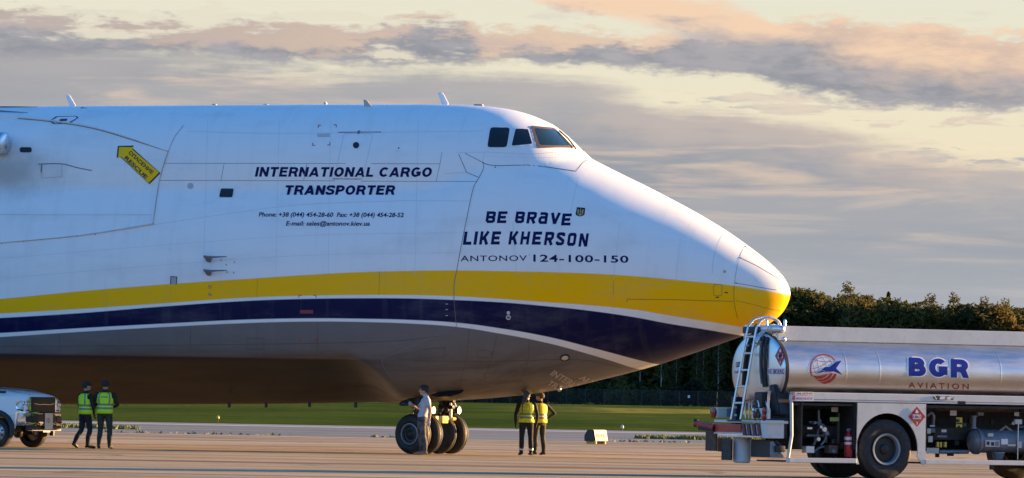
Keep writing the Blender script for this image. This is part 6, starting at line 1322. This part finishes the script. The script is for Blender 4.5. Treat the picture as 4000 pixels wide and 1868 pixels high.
# wings round the wheels with black flares
for s_ in (-1, 1):
    RAq = 0.52; arc = [(RAq * math.cos(math.pi * i / 18), 0.42 + RAq * math.sin(math.pi * i / 18)) for i in range(19)]
    poly = [(0.93, 0.86), (0.93, 0.95), (-0.95, 0.95), (-0.95, 0.55), (-0.55, 0.55)] + [p for p in arc[::-1]] + [(0.60, 0.60)]
    bm = bmesh.new(); fc = bm.faces.new([bm.verts.new((x_, s_ * 0.985, z_)) for x_, z_ in poly]); e_ = bmesh.ops.extrude_face_region(bm, geom=[fc]); bmesh.ops.translate(bm, vec=(0, -s_ * 0.05, 0), verts=[q for q in e_['geom'] if isinstance(q, bmesh.types.BMVert)]); bmesh.ops.triangulate(bm, faces=bm.faces[:])
    ob('front_wing', MB().bm(bm), M_pw, pickup)
    fl = MB(); k_ = [((RAq + .0) * math.cos(math.pi * (i - 1) / 18), 0.42 + (RAq + .0) * math.sin(math.pi * (i - 1) / 18)) for i in range(21)]
    fl.tube([(x_, s_ * 1.02, z_) for x_, z_ in k_], 0.075, 8); ob('wheel_flare', fl, M_pblk, pickup, 60)
    ob('wheel_well', MB().add([(x_, s_ * 0.97, z_) for x_, z_ in arc] + [(x_, s_ * 0.55, z_) for x_, z_ in arc], [(i, i + 1, 20 + i, 19 + i) for i in range(18)]), M_pblk, pickup, 60)
# grille, lamps, bumper
ob('grille', MB().bbox((FX - 0.02, 0, 1.15), (0.10, 1.22, 0.44), 0.03), M_pblk, pickup)
gb = MB(); gb.tube([(FX + 0.035, -0.5, 1.20), (FX + 0.04, -0.25, 1.17), (FX + 0.045, 0, 1.18), (FX + 0.04, 0.25, 1.17), (FX + 0.035, 0.5, 1.20)], 0.022, 8); ob('grille_bar', gb, mat('grille_bar_grey', (0.55, 0.54, 0.52), 0.25, 0.9), pickup, 60)
for z_ in (0.99, 1.06, 1.29): ob('grille_bar', MB().bbox((FX + 0.032, 0, z_), (0.015, 1.14, 0.018), 0.004), M_pblk, pickup)
for s_ in (-1, 1):
    fr_ = MB(); P = [(FX + 0.02, s_ * 0.63, 1.36), (FX + 0.02, s_ * 0.60, 0.95), (FX - 0.02, s_ * .74, 0.93), (FX - 0.01, s_ * 0.74, 1.33)]; fr_.add(P + [(p[0] - 0.12, p[1], p[2]) for p in P], [(0, 1, 2, 3), (7, 6, 5, 4), (0, 4, 5, 1), (1, 5, 6, 2), (2, 6, 7, 3), (3, 7, 4, 0)]); ob('grille_surround', fr_, M_chrome, pickup, bevel=0.015)
    hl = MB(); Q = [(FX - .00, s_ * .72, 1.30), (FX - .03, s_ * .86, 1.29), (0.86, s_ * 0.955, 1.27), (0.66, s_ * 1.008, 1.24), (0.60, s_ * 1.012, 1.14), (0.68, s_ * 1.005, 1.00), (0.86, s_ * 0.975, 0.97), (FX - .03, s_ * .88, 0.97), (FX, s_ * .72, 0.98)]
    C_ = Vector((0.80, s_ * 0.75, 1.13)); hl.add(Q + [tuple(C_ + (Vector(q) - C_) * 0.85) for q in Q], [tuple(range(9)), tuple(range(17, 8, -1))] + [(i, (i + 1) % 9, 9 + (i + 1) % 9, 9 + i) for i in range(9)]); h_ = ob('headlamp_bezel', hl, M_chrome, pickup, bevel=0.012)
    for (x_, y_, z_, r_) in ((0.93, 0.90, 1.19, 0.075), (0.97, 0.79, 1.19, 0.075), (0.90, 0.93, 1.06, 0.055)): ob('headlamp', MB().ball((x_ - .01, s_ * y_, z_), (0.045, 0.085, r_), 14, 10), M_plamp, h_, 60)
    ob('lamp_trim', MB().tube([(FX + .01, s_ * .74, 1.01), (0.90, s_ * .95, 1.0), (0.70, s_ * 1.012, 1.03)], 0.022, 6), M_pblk, h_, 60)
bu = [(-1.0, 0.70), (-0.93, 0.97), (-0.70, 1.09), (-0.3, 1.13), (0.3, 1.13), (0.70, 1.09), (0.93, 0.97), (1.0, 0.70)]
mb = MB(); prof_ = [(0.0, 0.90), (0.02, 0.93), (0.01, 0.965), (-0.10, 0.965), (-0.10, 0.60), (-0.02, 0.60), (0.015, 0.66), (0.02, 0.74)]
rings = [[(x_ + px0, y_, z_) for px0, z_ in prof_] for y_, x_ in bu]; v, f = loft(rings); ob('front_bumper', MB().add(v, f + [tuple(range(8)), tuple(range(8 * len(bu) - 1, 8 * len(bu) - 9, -1))]), M_chrome, pickup, 40)
for s_ in (-1, 1):
    mb = MB(); P = [(1.10, s_ * .52, .86), (1.085, s_ * .74, .87), (1.03, s_ * .88, .83), (1.03, s_ * .88, .70), (1.085, s_ * .74, .66), (1.10, s_ * .52, .69)]; mb.add([(p[0] + 0.045, p[1], p[2]) for p in P] + [(p[0] - .03, p[1], p[2]) for p in P], [tuple(range(6)), tuple(range(11, 5, -1))] + [(i, (i + 1) % 6, 6 + (i + 1) % 6, 6 + i) for i in range(6)]); q = ob('fog_lamp_recess', mb, M_pblk, pickup, bevel=.01)
    ob('fog_lamp_trim', MB().tube([(1.155, s_ * .50, .68), (1.14, s_ * .72, .655), (1.085, s_ * .87, .69)], 0.02, 6), M_chrome, q, 60)
    ob('tow_hook', MB().tube([(1.12, s_ * .42, .62), (1.22, s_ * .42, .60), (1.23, s_ * .42, .66), (1.14, s_ * .42, .68)], 0.022, 8), M_pblk, pickup, 60)
ob('bumper_centre', MB().bbox((1.12, 0, 0.80), (0.09, 0.94, 0.20), 0.02), M_pblk, pickup)
ob('air_dam', MB().bbox((1.02, 0, 0.53), (0.12, 1.75, 0.13), 0.03), M_pblk, pickup); ob('skid_strip', MB().bbox((1.06, 0, 0.475), (0.10, 1.65, 0.03), 0.008), M_chrome, pickup)
pp = MB(); pp.bbox((1.185, 0.10, 0.72), (0.02, 0.40, 0.44), 0.006); pl = ob('warning_plate', pp, mat('plate_peach_white', (0.78, 0.60, 0.44), 0.5), pickup)
P_, F_ = text_mesh('10', 0.02); sc_ = 0.13 / CAP; mb = MB(); mb.add([(1.199, -0.06 + p[0] * sc_, 0.68 + p[1] * sc_) for p in P_], F_); ob('plate_number', mb, mat('plate_brown', (0.30, 0.16, 0.08), 0.6), pl)
# wheels
tp_ = [(-0.11, 0.25), (-0.135, 0.29), (-0.14, 0.33), (-0.125, 0.375), (-0.09, 0.398), (0.09, 0.398), (0.125, 0.375), (0.14, 0.33), (0.135, 0.29), (0.11, 0.25)]
mpt = MB().lathe(tp_, (0, 0, 0), (0, 1, 0), 44).mesh('tyre', M_ptyre, 50)
mpr = MB().lathe([(-0.115, 0.252), (-0.125, 0.245), (-0.10, 0.215), (-0.06, 0.19), (-0.085, 0.12), (-0.10, 0.08), (-0.14, 0.06), (-0.145, 0.001)], (0, 0, 0), (0, 1, 0), 40)
for i in range(8): mpr.lathe([(-0.115, 0.001), (-0.115, 0.018), (-0.07, 0.018)], (0.10 * math.cos(i * .785), 0, 0.10 * math.sin(i * .785)), (0, 1, 0), 8)
mpr = mpr.mesh('rim', M_steel, 40)
for x_, y_ in ((0, -0.87), (0, 0.87), (-4.05, -0.87), (-4.05, 0.87)):
    w_ = ob('wheel', mpt, None, pickup); w_.location = (x_, y_, 0.398); w_.rotation_euler = (0, 0, 0 if y_ < 0 else math.pi); ob('rim', mpr, None, w_)
    hs = MB()
    for i in range(8): hs.ball((0.165 * math.cos(i * .785 + .39), -0.094, 0.165 * math.sin(i * .785 + .39)), (0.028, 0.012, 0.028), 8, 6)
    ob('wheel_slots', hs, M_pblk, w_, 60)
for x_ in (0, -4.05): ob('axle', MB().tube([(x_, -0.8, 0.40), (x_, 0.8, 0.40)], 0.06, 10).ball((x_, 0.1, 0.40), 0.15, 12, 8), M_pblk, pickup, 50)
# cab and bed behind
cb = [(-0.95, 1.50), (-1.55, 2.02), (-2.0, 2.08), (-2.9, 2.06), (-3.10, 1.95), (-3.18, 1.45)]
cv_ = MB(); lo_ = [(-0.95, 0.6), (-3.18, 0.6)]; pr = [(-0.95, 0.55), (-0.95, 1.50), (-3.18, 1.45), (-3.18, 0.55)]; cv_.prism(pr, (0, 1.0, 0), (1, 0, 0), (0, 0, 1), (0, -2.0, 0)); ob('cab_body', cv_, M_pw, pickup, bevel=0.04)
top = MB(); top.prism(cb, (0, 0.82, 0), (1, 0, 0), (0, 0, 1), (0, -1.64, 0)); ob('cab_roof', top, M_pw, pickup, bevel=0.05)
wn = MB(); wn.prism([(-1.15, 1.53), (-1.62, 1.95), (-2.05, 1.98), (-2.05, 1.50)], (0, -0.815, 0), (1, 0, 0), (0, 0, 1), (0, -0.015, 0)); wn.prism([(-2.12, 1.50), (-2.12, 1.98), (-2.85, 1.96), (-3.0, 1.50)], (0, -0.815, 0), (1, 0, 0), (0, 0, 1), (0, -0.015, 0)); ob('side_glass', wn, M_pglass, pickup)
ws_ = MB(); ws_.add([(-0.99, -0.74, 1.55), (-0.99, 0.74, 1.55), (-1.52, 0.70, 2.00), (-1.52, -0.70, 2.00), (-1.03, -0.74, 1.50), (-1.03, 0.74, 1.50), (-1.56, 0.70, 1.98), (-1.56, -0.70, 1.98)], [(0, 1, 2, 3), (7, 6, 5, 4), (0, 4, 5, 1), (1, 5, 6, 2), (2, 6, 7, 3), (3, 7, 4, 0)]); ob('windscreen', ws_, M_pglass, pickup)
bd = MB(); bd.bbox((-4.35, 0, 1.0), (2.3, 1.98, 0.72), 0.04); ob('load_bed', bd, M_pw, pickup)
for s_ in (-1, 1):
    mb = MB(); mb.bbox((-1.52, s_ * 1.20, 1.66), (0.16, 0.24, 0.34), 0.04); mb.tube([(-1.50, s_ * .98, 1.50), (-1.52, s_ * 1.15, 1.58)], 0.03, 8); ob('door_mirror', mb, M_pblk, pickup, 40)
ob('cowl_vent', MB().bbox((-0.97, 0, 1.57), (0.16, 1.5, 0.05), 0.015), M_pblk, pickup); ob('wing_badge', MB().bbox(py_(cP(38, 207), -1.015), (0.22, 0.02, 0.07), 0.008), M_pblk, pickup)

# short front overhang
def nose_in(o):
    for ch in o.children:
        if ch.name.split('.')[0] not in ('wheel', 'axle') and ch.type == 'MESH' and o.name.split('.')[0] != 'wheel':
            for q in ch.data.vertices:
                if q.co.x > 0.55: q.co.x = 0.55 + (q.co.x - 0.55) * 0.66
            nose_in(ch)
nose_in(pickup)

# ================================================================== PEOPLE
M_skin = mat('skin', (0.42, 0.26, 0.19), 0.55, vary=0.08, vscale=8); M_hair = mat('dark_hair', (0.014, 0.010, 0.008), 0.7); M_eye = mat('eye_dark', (0.01, 0.008, 0.008), 0.3); M_lip = mat('lips', (0.30, 0.13, 0.11), 0.5)
M_navycl = mat('dark_navy_cloth', (0.010, 0.011, 0.016), 0.85, vary=0.3, vscale=5, bump=0.4, bscale=14); M_blackcl = mat('black_jacket', (0.010, 0.010, 0.010), 0.8, vary=0.3, vscale=5, bump=0.5, bscale=12); M_olive = mat('dark_olive_trousers', (0.030, 0.032, 0.024), 0.85, vary=0.3, vscale=5, bump=0.5, bscale=12)
M_camo = mat('grey_camouflage', (0.075, 0.072, 0.068), 0.85, vary=0.75, vscale=7, bump=0.4, bscale=14); M_tshirt = mat('grey_tshirt', (0.40, 0.42, 0.45), 0.85, vary=0.08, vscale=6, bump=0.5, bscale=10); M_boot = mat('black_boots', (0.010, 0.010, 0.010), 0.5); M_tan = mat('tan_boots', (0.25, 0.15, 0.06), 0.7)
M_lime = mat('hi_vis_lime', (0.46, 0.80, 0.015), 0.7, vary=0.08, vscale=5, bump=0.5, bscale=9); M_yelv = mat('hi_vis_yellow', (0.80, 0.66, 0.015), 0.7, vary=0.08, vscale=5, bump=0.5, bscale=9); M_pale = mat('hi_vis_faded', (0.62, 0.72, 0.04), 0.75, vary=0.25, vscale=7, bump=0.5, bscale=9)
M_band = mat('reflective_grey', (0.16, 0.20, 0.13), 0.35); M_bandw = mat('reflective_white', (0.62, 0.62, 0.58), 0.4); M_capm = mat('cap_dark', (0.014, 0.014, 0.015), 0.8)
def limb(mb, pts, seg=14):
    """pts: [(position, rx along the first side, ry along the second)]; rounded tube with tapering oval sections"""
    P = [Vector(p[0]) for p in pts]; mb.tube(P, [p[1] for p in pts], seg); mb.ball(P[0], pts[0][1] * .99, 12, 8); mb.ball(P[-1], pts[-1][1] * .99, 12, 8)
def person(label, feet, face, pose, cloth, H=1.78, group=None):
    """local frame: x forward, y left, z up; pose gives joints in metres for a 1.78 m figure"""
    root = thing('person', label, 'person', feet, face, group); root.scale = (H / 1.78 * 1.12, H / 1.78 * 1.12, H / 1.78)
    J = {k: Vector(v) for k, v in pose.items()}
    bones, body = [], MB()
    def seg_(a, b_, ra, rb, tagm, mid=None):
        pts = [(a, ra)] + ([((a + b_) / 2 + Vector(mid[1]), mid[0])] if mid else []) + [(b_, rb)]; limb(body, pts); bones.append((a, b_, max(ra, rb), tagm))
    pel, che, nk, hd = J['pelvis'], J['chest'], J['neck'], J['head']
    # trunk: oval rings from crotch to neck
    yaw_t = J.get('turn', Vector((0, 0, 0))).x; ct, st_ = math.cos(yaw_t), math.sin(yaw_t)
    trunk = [(pel + Vector((0, 0, -0.10)), .105, .135), (pel + Vector((-.01, 0, -0.02)), .120, .168), (pel + Vector((0, 0, 0.08)), .112, .160), (pel.lerp(che, .45), .108, .150), (pel.lerp(che, .75), .118, .168), (che, .124, .182), (che + Vector((0, 0, .09)), .115, .186), (che.lerp(nk, .72), .092, .150), (nk + Vector((0, 0, -.015)), .062, .072), (nk + Vector((0, 0, 0.05)), .054, .056)]
    rings = []
    for c_, rx, ry in trunk: rings.append([(c_.x + rx * math.cos(a) * ct - ry * math.sin(a) * st_, c_.y + rx * math.cos(a) * st_ + ry * math.sin(a) * ct, c_.z) for a in [2 * math.pi * i / 24 for i in range(24)]])
    v, f = loft(rings); body.add(v, f + [tuple(range(23, -1, -1)), tuple((len(rings) - 1) * 24 + i for i in range(24))])
    bones += [(pel + Vector((0, 0, -.1)), pel, .14, 'legs'), (pel + Vector((0, 0, .08)), che + Vector((0, 0, .12)), .15, 'top'), (nk + Vector((0, 0, .03)), hd, .06, 'skin')]
    for s_ in ('l', 'r'):
        hip, kn, an, toe = J['hip' + s_], J['knee' + s_], J['ankle' + s_], J['toe' + s_]
        seg_(hip, kn, .092, .062, 'legs', (.080, (0.01, 0, 0))); seg_(kn, an, .062, .048, 'legs', (.064, (-.018, 0, 0)))
        limb(body, [(an + Vector((0, 0, -.01)), .046), (an.lerp(toe, .35) + Vector((0, 0, .0)), .050), (toe + Vector((0, 0, 0.005)), .036)]); bones.append((an + Vector((0, 0, -.03)), toe, .05, 'boot'))
        heel = an - (toe - an).normalized() * .035 + Vector((0, 0, -.035)); body.ball(heel, (.042, .038, .036), 10, 8)
        sh, el_, wr = J['sho' + s_], J['elb' + s_], J['wri' + s_]
        seg_(sh, el_, .060, .043, 'sleeve', (.052, (0, 0, 0))); seg_(el_, wr, .043, .029, 'fore', (.040, (0, 0, 0)))
    # head with jaw, nose and ears
    fx_ = Vector((math.cos(pose_yaw(pose)), math.sin(pose_yaw(pose)), 0)); fy_ = Vector((-fx_.y, fx_.x, 0)); rot = Matrix((fx_, fy_, Vector((0, 0, 1)))).transposed()
    body.ball(hd + fx_ * -.008 + Vector((0, 0, .025)), (.098, .077, .105), 18, 12, rot); body.ball(hd + fx_ * .022 + Vector((0, 0, -.055)), (.068, .058, .072), 14, 10, rot)
    body.tube([nk + Vector((0, 0, -.03)), hd + fx_ * -.01 + Vector((0, 0, -.04))], [.056, .052], 14)
    body.tube([hd + fx_ * .086 + Vector((0, 0, .015)), hd + fx_ * .108 + Vector((0, 0, -.022)), hd + fx_ * .088 + Vector((0, 0, -.03))], [.010, .015, .012], 8)
    for q in (-1, 1): body.ball(hd + fy_ * (.078 * q) + fx_ * -.005 + Vector((0, 0, -.005)), (.020, .012, .032), 10, 8, rot)
    me = body.mesh('raw', M_skin); o = bpy.data.objects.new('raw', me); COL.objects.link(o); md = o.modifiers.new('r', 'REMESH'); md.mode = 'VOXEL'; md.voxel_size = 0.013; sm = o.modifiers.new('s', 'SMOOTH'); sm.iterations = 4; sm.factor = .5
    dg = bpy.context.evaluated_depsgraph_get(); dg.update(); m2 = bpy.data.meshes.new_from_object(o.evaluated_get(dg)); bpy.data.objects.remove(o)
    bm = bmesh.new(); bm.from_mesh(m2)
    # hands: palm, four unequal curled fingers and a thumb
    for s_ in ('l', 'r'):
        wr, el_ = J['wri' + s_], J['elb' + s_]; d = (wr - el_).normalized(); inw = Vector((0, -1 if s_ == 'l' else 1, 0)); inw = (inw - d * inw.dot(d)).normalized(); sd = d.cross(inw).normalized()
        if sd.x < 0: sd = -sd
        hb = MB(); pm_ = wr + d * .05; hb.ball(pm_, (.020, .040, .052), 12, 8, Matrix((inw, sd, d)).transposed())
        for i, ln in enumerate((.072, .082, .076, .060)):
            b0 = wr + d * .088 + sd * (.030 - .020 * i); c1_ = b0 + d * ln * .5 + inw * .008; c2_ = c1_ + d * ln * .32 + inw * .022; hb.tube([b0 - d * .02, b0, c1_, c2_], [.0095, .0095, .0085, .007], 7)
        t0 = wr + d * .03 + sd * .028; hb.tube([t0, t0 + sd * .024 + d * .022 + inw * .008, t0 + sd * .026 + d * .052 + inw * .018], [.012, .0105, .008], 7)
        b_ = len(bm.verts); vs = [bm.verts.new(p) for p in hb.v]
        for f_ in hb.f:
            try: bm.faces.new([vs[i] for i in f_])
            except ValueError: pass
        bones.append((wr + d * .02, wr + d * .16, .04, 'glove' if cloth.get('glove') else 'skin'))
    for q in (-1, 1):                                         # eyes and mouth
        e_ = MB().ball(hd + fx_ * .083 + fy_ * (.030 * q) + Vector((0, 0, .018)), .011, 8, 6); vs = [bm.verts.new(p) for p in e_.v]
        for f_ in e_.f: fc = bm.faces.new([vs[i] for i in f_]); fc.material_index = 5
    e_ = MB().ball(hd + fx_ * .084 + Vector((0, 0, -.062)), (.010, .024, .006), 8, 6, rot); vs = [bm.verts.new(p) for p in e_.v]
    for f_ in e_.f: fc = bm.faces.new([vs[i] for i in f_]); fc.material_index = 6
    order = {'skin': 0, 'top': 1, 'legs': 2, 'boot': 3, 'sleeve': 1, 'fore': 1 if cloth.get('long', True) else 0, 'glove': 4}
    bm.normal_update()
    for fc in bm.faces:
        if fc.material_index >= 5: continue
        c_ = fc.calc_center_median(); best, bt = 9, 'top'
        for a, b_, r_, tg in bones:
            ab = b_ - a; u = max(0, min(1, (c_ - a).dot(ab) / ab.length_squared)); dist = (c_ - a - ab * u).length - r_
            if dist < best: best, bt, bu_ = dist, tg, u
        k_ = order[bt]
        if bt == 'sleeve' and not cloth.get('long', True) and bu_ > .62: k_ = 0
        if bt == 'skin' and c_.z < nk.z - .0: k_ = 1
        fc.material_index = k_; fc.smooth = True
    m2.materials.clear()
    for mm in (M_skin, cloth['top'], cloth['legs'], cloth.get('boot', M_boot), cloth.get('glove', M_skin), M_eye, M_lip): m2.materials.append(mm)
    bm.to_mesh(m2); bm.free(); m2.name = 'body'; ob('body', m2, None, root)
    # hair or cap: shell over the upper skull
    hv = MB(); hc = hd + fx_ * -.012 + Vector((0, 0, .03)); hv.ball(hc, (.106, .085, .110), 20, 12, rot); hm = hv
    keep = []; low = -0.035 if cloth.get('hair') else 0.0
    for f_ in hm.f:
        c_ = sum((Vector(hm.v[i]) for i in f_), Vector()) / len(f_) - hc; fwd = c_.dot(fx_)
        if c_.z > (.035 if fwd > .05 else (low - .045 if fwd < -.02 else low + .01)): keep.append(f_)
    hm.f = keep; hm.mi = [0] * len(keep)
    if cloth.get('cap'):
        hm.mi = [0] * len(hm.f); br = []; n_ = 9
        for i in range(n_):
            a = -1.0 + 2.0 * i / (n_ - 1); br.append((hc + fx_ * (.095 * math.cos(a)) + fy_ * (.080 * math.sin(a)) + Vector((0, 0, .040)), hc + fx_ * (.175 * math.cos(a * .8)) + fy_ * (.082 * math.sin(a)) + Vector((0, 0, .022))))
        b_ = len(hm.v); hm.add([p for pr in br for p in pr], [(2 * i, 2 * i + 1, 2 * i + 3, 2 * i + 2) for i in range(n_ - 1)])
        ho = ob('cap', hm, cloth.get('capm', M_capm), root, 60)
    else: ho = ob('hair', hm, M_hair, root, 60)
    sm = ho.modifiers.new('thickness', 'SOLIDIFY'); sm.thickness = .012; sm.offset = 1
    if cloth.get('vest'):
        vr, rows = [], []
        T = [(pel + Vector((0, 0, -.03)), .150, .190), (pel + Vector((0, 0, .05)), .146, .184), (pel + Vector((0, 0, .08)), .145, .182), (pel + Vector((0, 0, .135)), .143, .180), (pel.lerp(che, .50), .140, .176), (pel.lerp(che, .66), .142, .182), (pel.lerp(che, .80), .146, .190), (che + Vector((0, 0, .02)), .148, .196), (che + Vector((0, 0, .10)), .138, .190), (che.lerp(nk, .66), .116, .165), (che.lerp(nk, .86), .086, .105)]
        bands = {2, 4} if cloth.get('two', True) else {2}
        ma = 28; rings = []
        for c_, rx, ry in T: rings.append([(c_.x + rx * math.cos(a) * ct - ry * math.sin(a) * st_, c_.y + rx * math.cos(a) * st_ + ry * math.sin(a) * ct, c_.z) for a in [2 * math.pi * (i + .5) / ma for i in range(ma)]])
        for (c0, rx, ry), (c1_, _, _) in zip(T, T[1:]): pass
        v, f = loft(rings); vb = MB(); vb.v = [tuple(p) for p in v]
        for i in range(len(T) - 1):
            for j in range(ma):
                fc = (i * ma + j, i * ma + (j + 1) % ma, (i + 1) * ma + (j + 1) % ma, (i + 1) * ma + j); a = 2 * math.pi * (j + 1) / ma; s_ = abs(math.sin(a)); arm = i in (7, 8) and s_ > .90
                if arm: continue
                strap = i >= 5 and 0.50 < s_ < 0.72
                vb.f.append(fc); vb.mi.append(1 if (i in bands or strap) else 0)
        vo = ob('vest', vb, [cloth['vest'], cloth.get('band', M_band)], root, 60); sm = vo.modifiers.new('thickness', 'SOLIDIFY'); sm.thickness = .008; sm.offset = 1
        if cloth.get('print'):
            mb = MB(); c_ = che + Vector((0, 0, .0)); mb.bbox((c_.x - .152 * ct, c_.y - .152 * st_, c_.z + .05), (.008, .17, .028), .002, Matrix.Rotation(yaw_t, 3, 'Z')); ob('vest_print', mb, M_band, vo)
    if cloth.get('ankle'):
        for s_ in ('l', 'r'):
            a, b_ = J['ankle' + s_], J['knee' + s_]; d = (b_ - a).normalized(); ob('ankle_band', MB().lathe([(-.03, .056), (-.03, .060), (.03, .064), (.03, .058)], a + d * .09, d, 18), M_bandw, root, 50)
    return root
def pose_yaw(p): return p.get('look', (0, 0, 0))[0]
STAND = dict(pelvis=(0, 0, .95), chest=(.01, 0, 1.30), neck=(.005, 0, 1.49), head=(.025, 0, 1.645), hipl=(0, .09, .90), hipr=(0, -.09, .90), kneel=(.02, .11, .50), kneer=(.02, -.11, .50), anklel=(-.02, .12, .085), ankler=(-.02, -.12, .085), toel=(.15, .15, .035), toer=(.15, -.15, .035),
             shol=(0, .195, 1.42), shor=(0, -.195, 1.42), elbl=(-.04, .25, 1.14), elbr=(-.04, -.25, 1.14), wril=(.05, .25, .90), wrir=(.05, -.25, .90))
def P(**k): d = dict(STAND); d.update(k); return d
# pair beside the pickup
g = ground_px(212, 1129); person('person in lime vest mid-step beside the pickup, facing right towards a companion', g, R(42), P(pelvis=(.02, 0, .95), kneel=(-.02, .10, .50), anklel=(-.24, .09, .13), toel=(-.12, .12, .035), kneer=(.09, -.09, .50), ankler=(.02, -.10, .085), toer=(.20, -.13, .035), elbr=(.05, -.24, 1.15), wrir=(.30, -.16, 1.22), elbl=(.02, .25, 1.15), wril=(.28, .17, 1.12), look=(R(-12), 0, 0), head=(.04, -.005, 1.645)),
       dict(top=M_blackcl, legs=M_navycl, vest=M_lime, cap=True), 1.80)
g = ground_px(262, 1130); person('person in lime vest with cap, back turned, right of the companion near the pickup', g, R(84), P(elbl=(-.02, .29, 1.15), wril=(.07, .27, .92), elbr=(.03, -.29, 1.15), wrir=(.24, -.14, 1.08), kneel=(.01, .10, .50), kneer=(.01, -.12, .50), anklel=(-.02, .12, .085), ankler=(-.02, -.13, .085), look=(R(10), 0, 0)),
       dict(top=M_blackcl, legs=M_olive, vest=M_lime, cap=True, glove=mat('brown_glove', (.06, .035, .025), .7), **{'print': True}), 1.85)
# man at the nose wheel
g = ground_px(1063, 1146); person('person in grey t-shirt and camouflage trousers leaning beside the nose wheel, facing left', g, R(188), P(pelvis=(.02, 0, .96), chest=(-.05, 0, 1.31), neck=(-.06, 0, 1.50), head=(.0, .0, 1.655), shol=(-.06, .19, 1.43), shor=(-.06, -.19, 1.43), elbr=(.10, -.26, 1.20), wrir=(.26, -.10, 1.30), elbl=(-.12, .27, 1.16), wril=(-.10, .25, .90), hipl=(.02, .09, .91), hipr=(.02, -.09, .91), kneel=(.0, .10, .50), kneer=(.05, -.10, .50), anklel=(-.04, .10, .085), ankler=(.0, -.10, .085), toel=(.13, .13, .035), toer=(.17, -.12, .035), look=(R(-8), 0, 0)),
       dict(top=M_tshirt, legs=M_camo, long=False, hair=True, boot=M_tan), 1.86)
# pair under the chin
g = ground_px(1323, 1146.5); person('person in pale yellow-green vest and black sleeves, back turned, under the aircraft chin', g, R(96), P(look=(R(-30), 0, 0), elbl=(-.03, .28, 1.13), wril=(.02, .27, .88), elbr=(-.02, -.27, 1.13), wrir=(.05, -.25, .88)),
       dict(top=M_blackcl, legs=M_navycl, vest=M_pale, ankle=True, hair=False, cap=True, capm=M_hair), 1.76)
g = ground_px(1357, 1146); person('person in bright yellow vest and cap with one hand on hip, facing the companion', g, R(128), P(look=(R(22), 0, 0), elbr=(-.08, -.40, 1.20), wrir=(.02, -.22, 1.03), elbl=(.02, .27, 1.14), wril=(.18, .20, .96), kneel=(.03, .12, .50), anklel=(0, .15, .085), toel=(.16, .20, .035)),
       dict(top=M_blackcl, legs=M_olive, vest=M_yelv, cap=True, capm=mat('cap_brown', (.06, .05, .04), .8)), 1.74)

# ---- things that came out alike: say which of them is which
from collections import defaultdict
same = defaultdict(list)
for o in SC.objects:
    if o.parent is None and 'label' in o and o.get('group'): same[o['label']].append(o)
for lab, L in same.items():
    if len(L) > 1:
        L.sort(key=lambda o: o.location.x / o.location.y)
        for i, o in enumerate(L): o['label'] = lab + (', the left one' if i == 0 else ', the right one' if i == len(L) - 1 else ', the middle one')
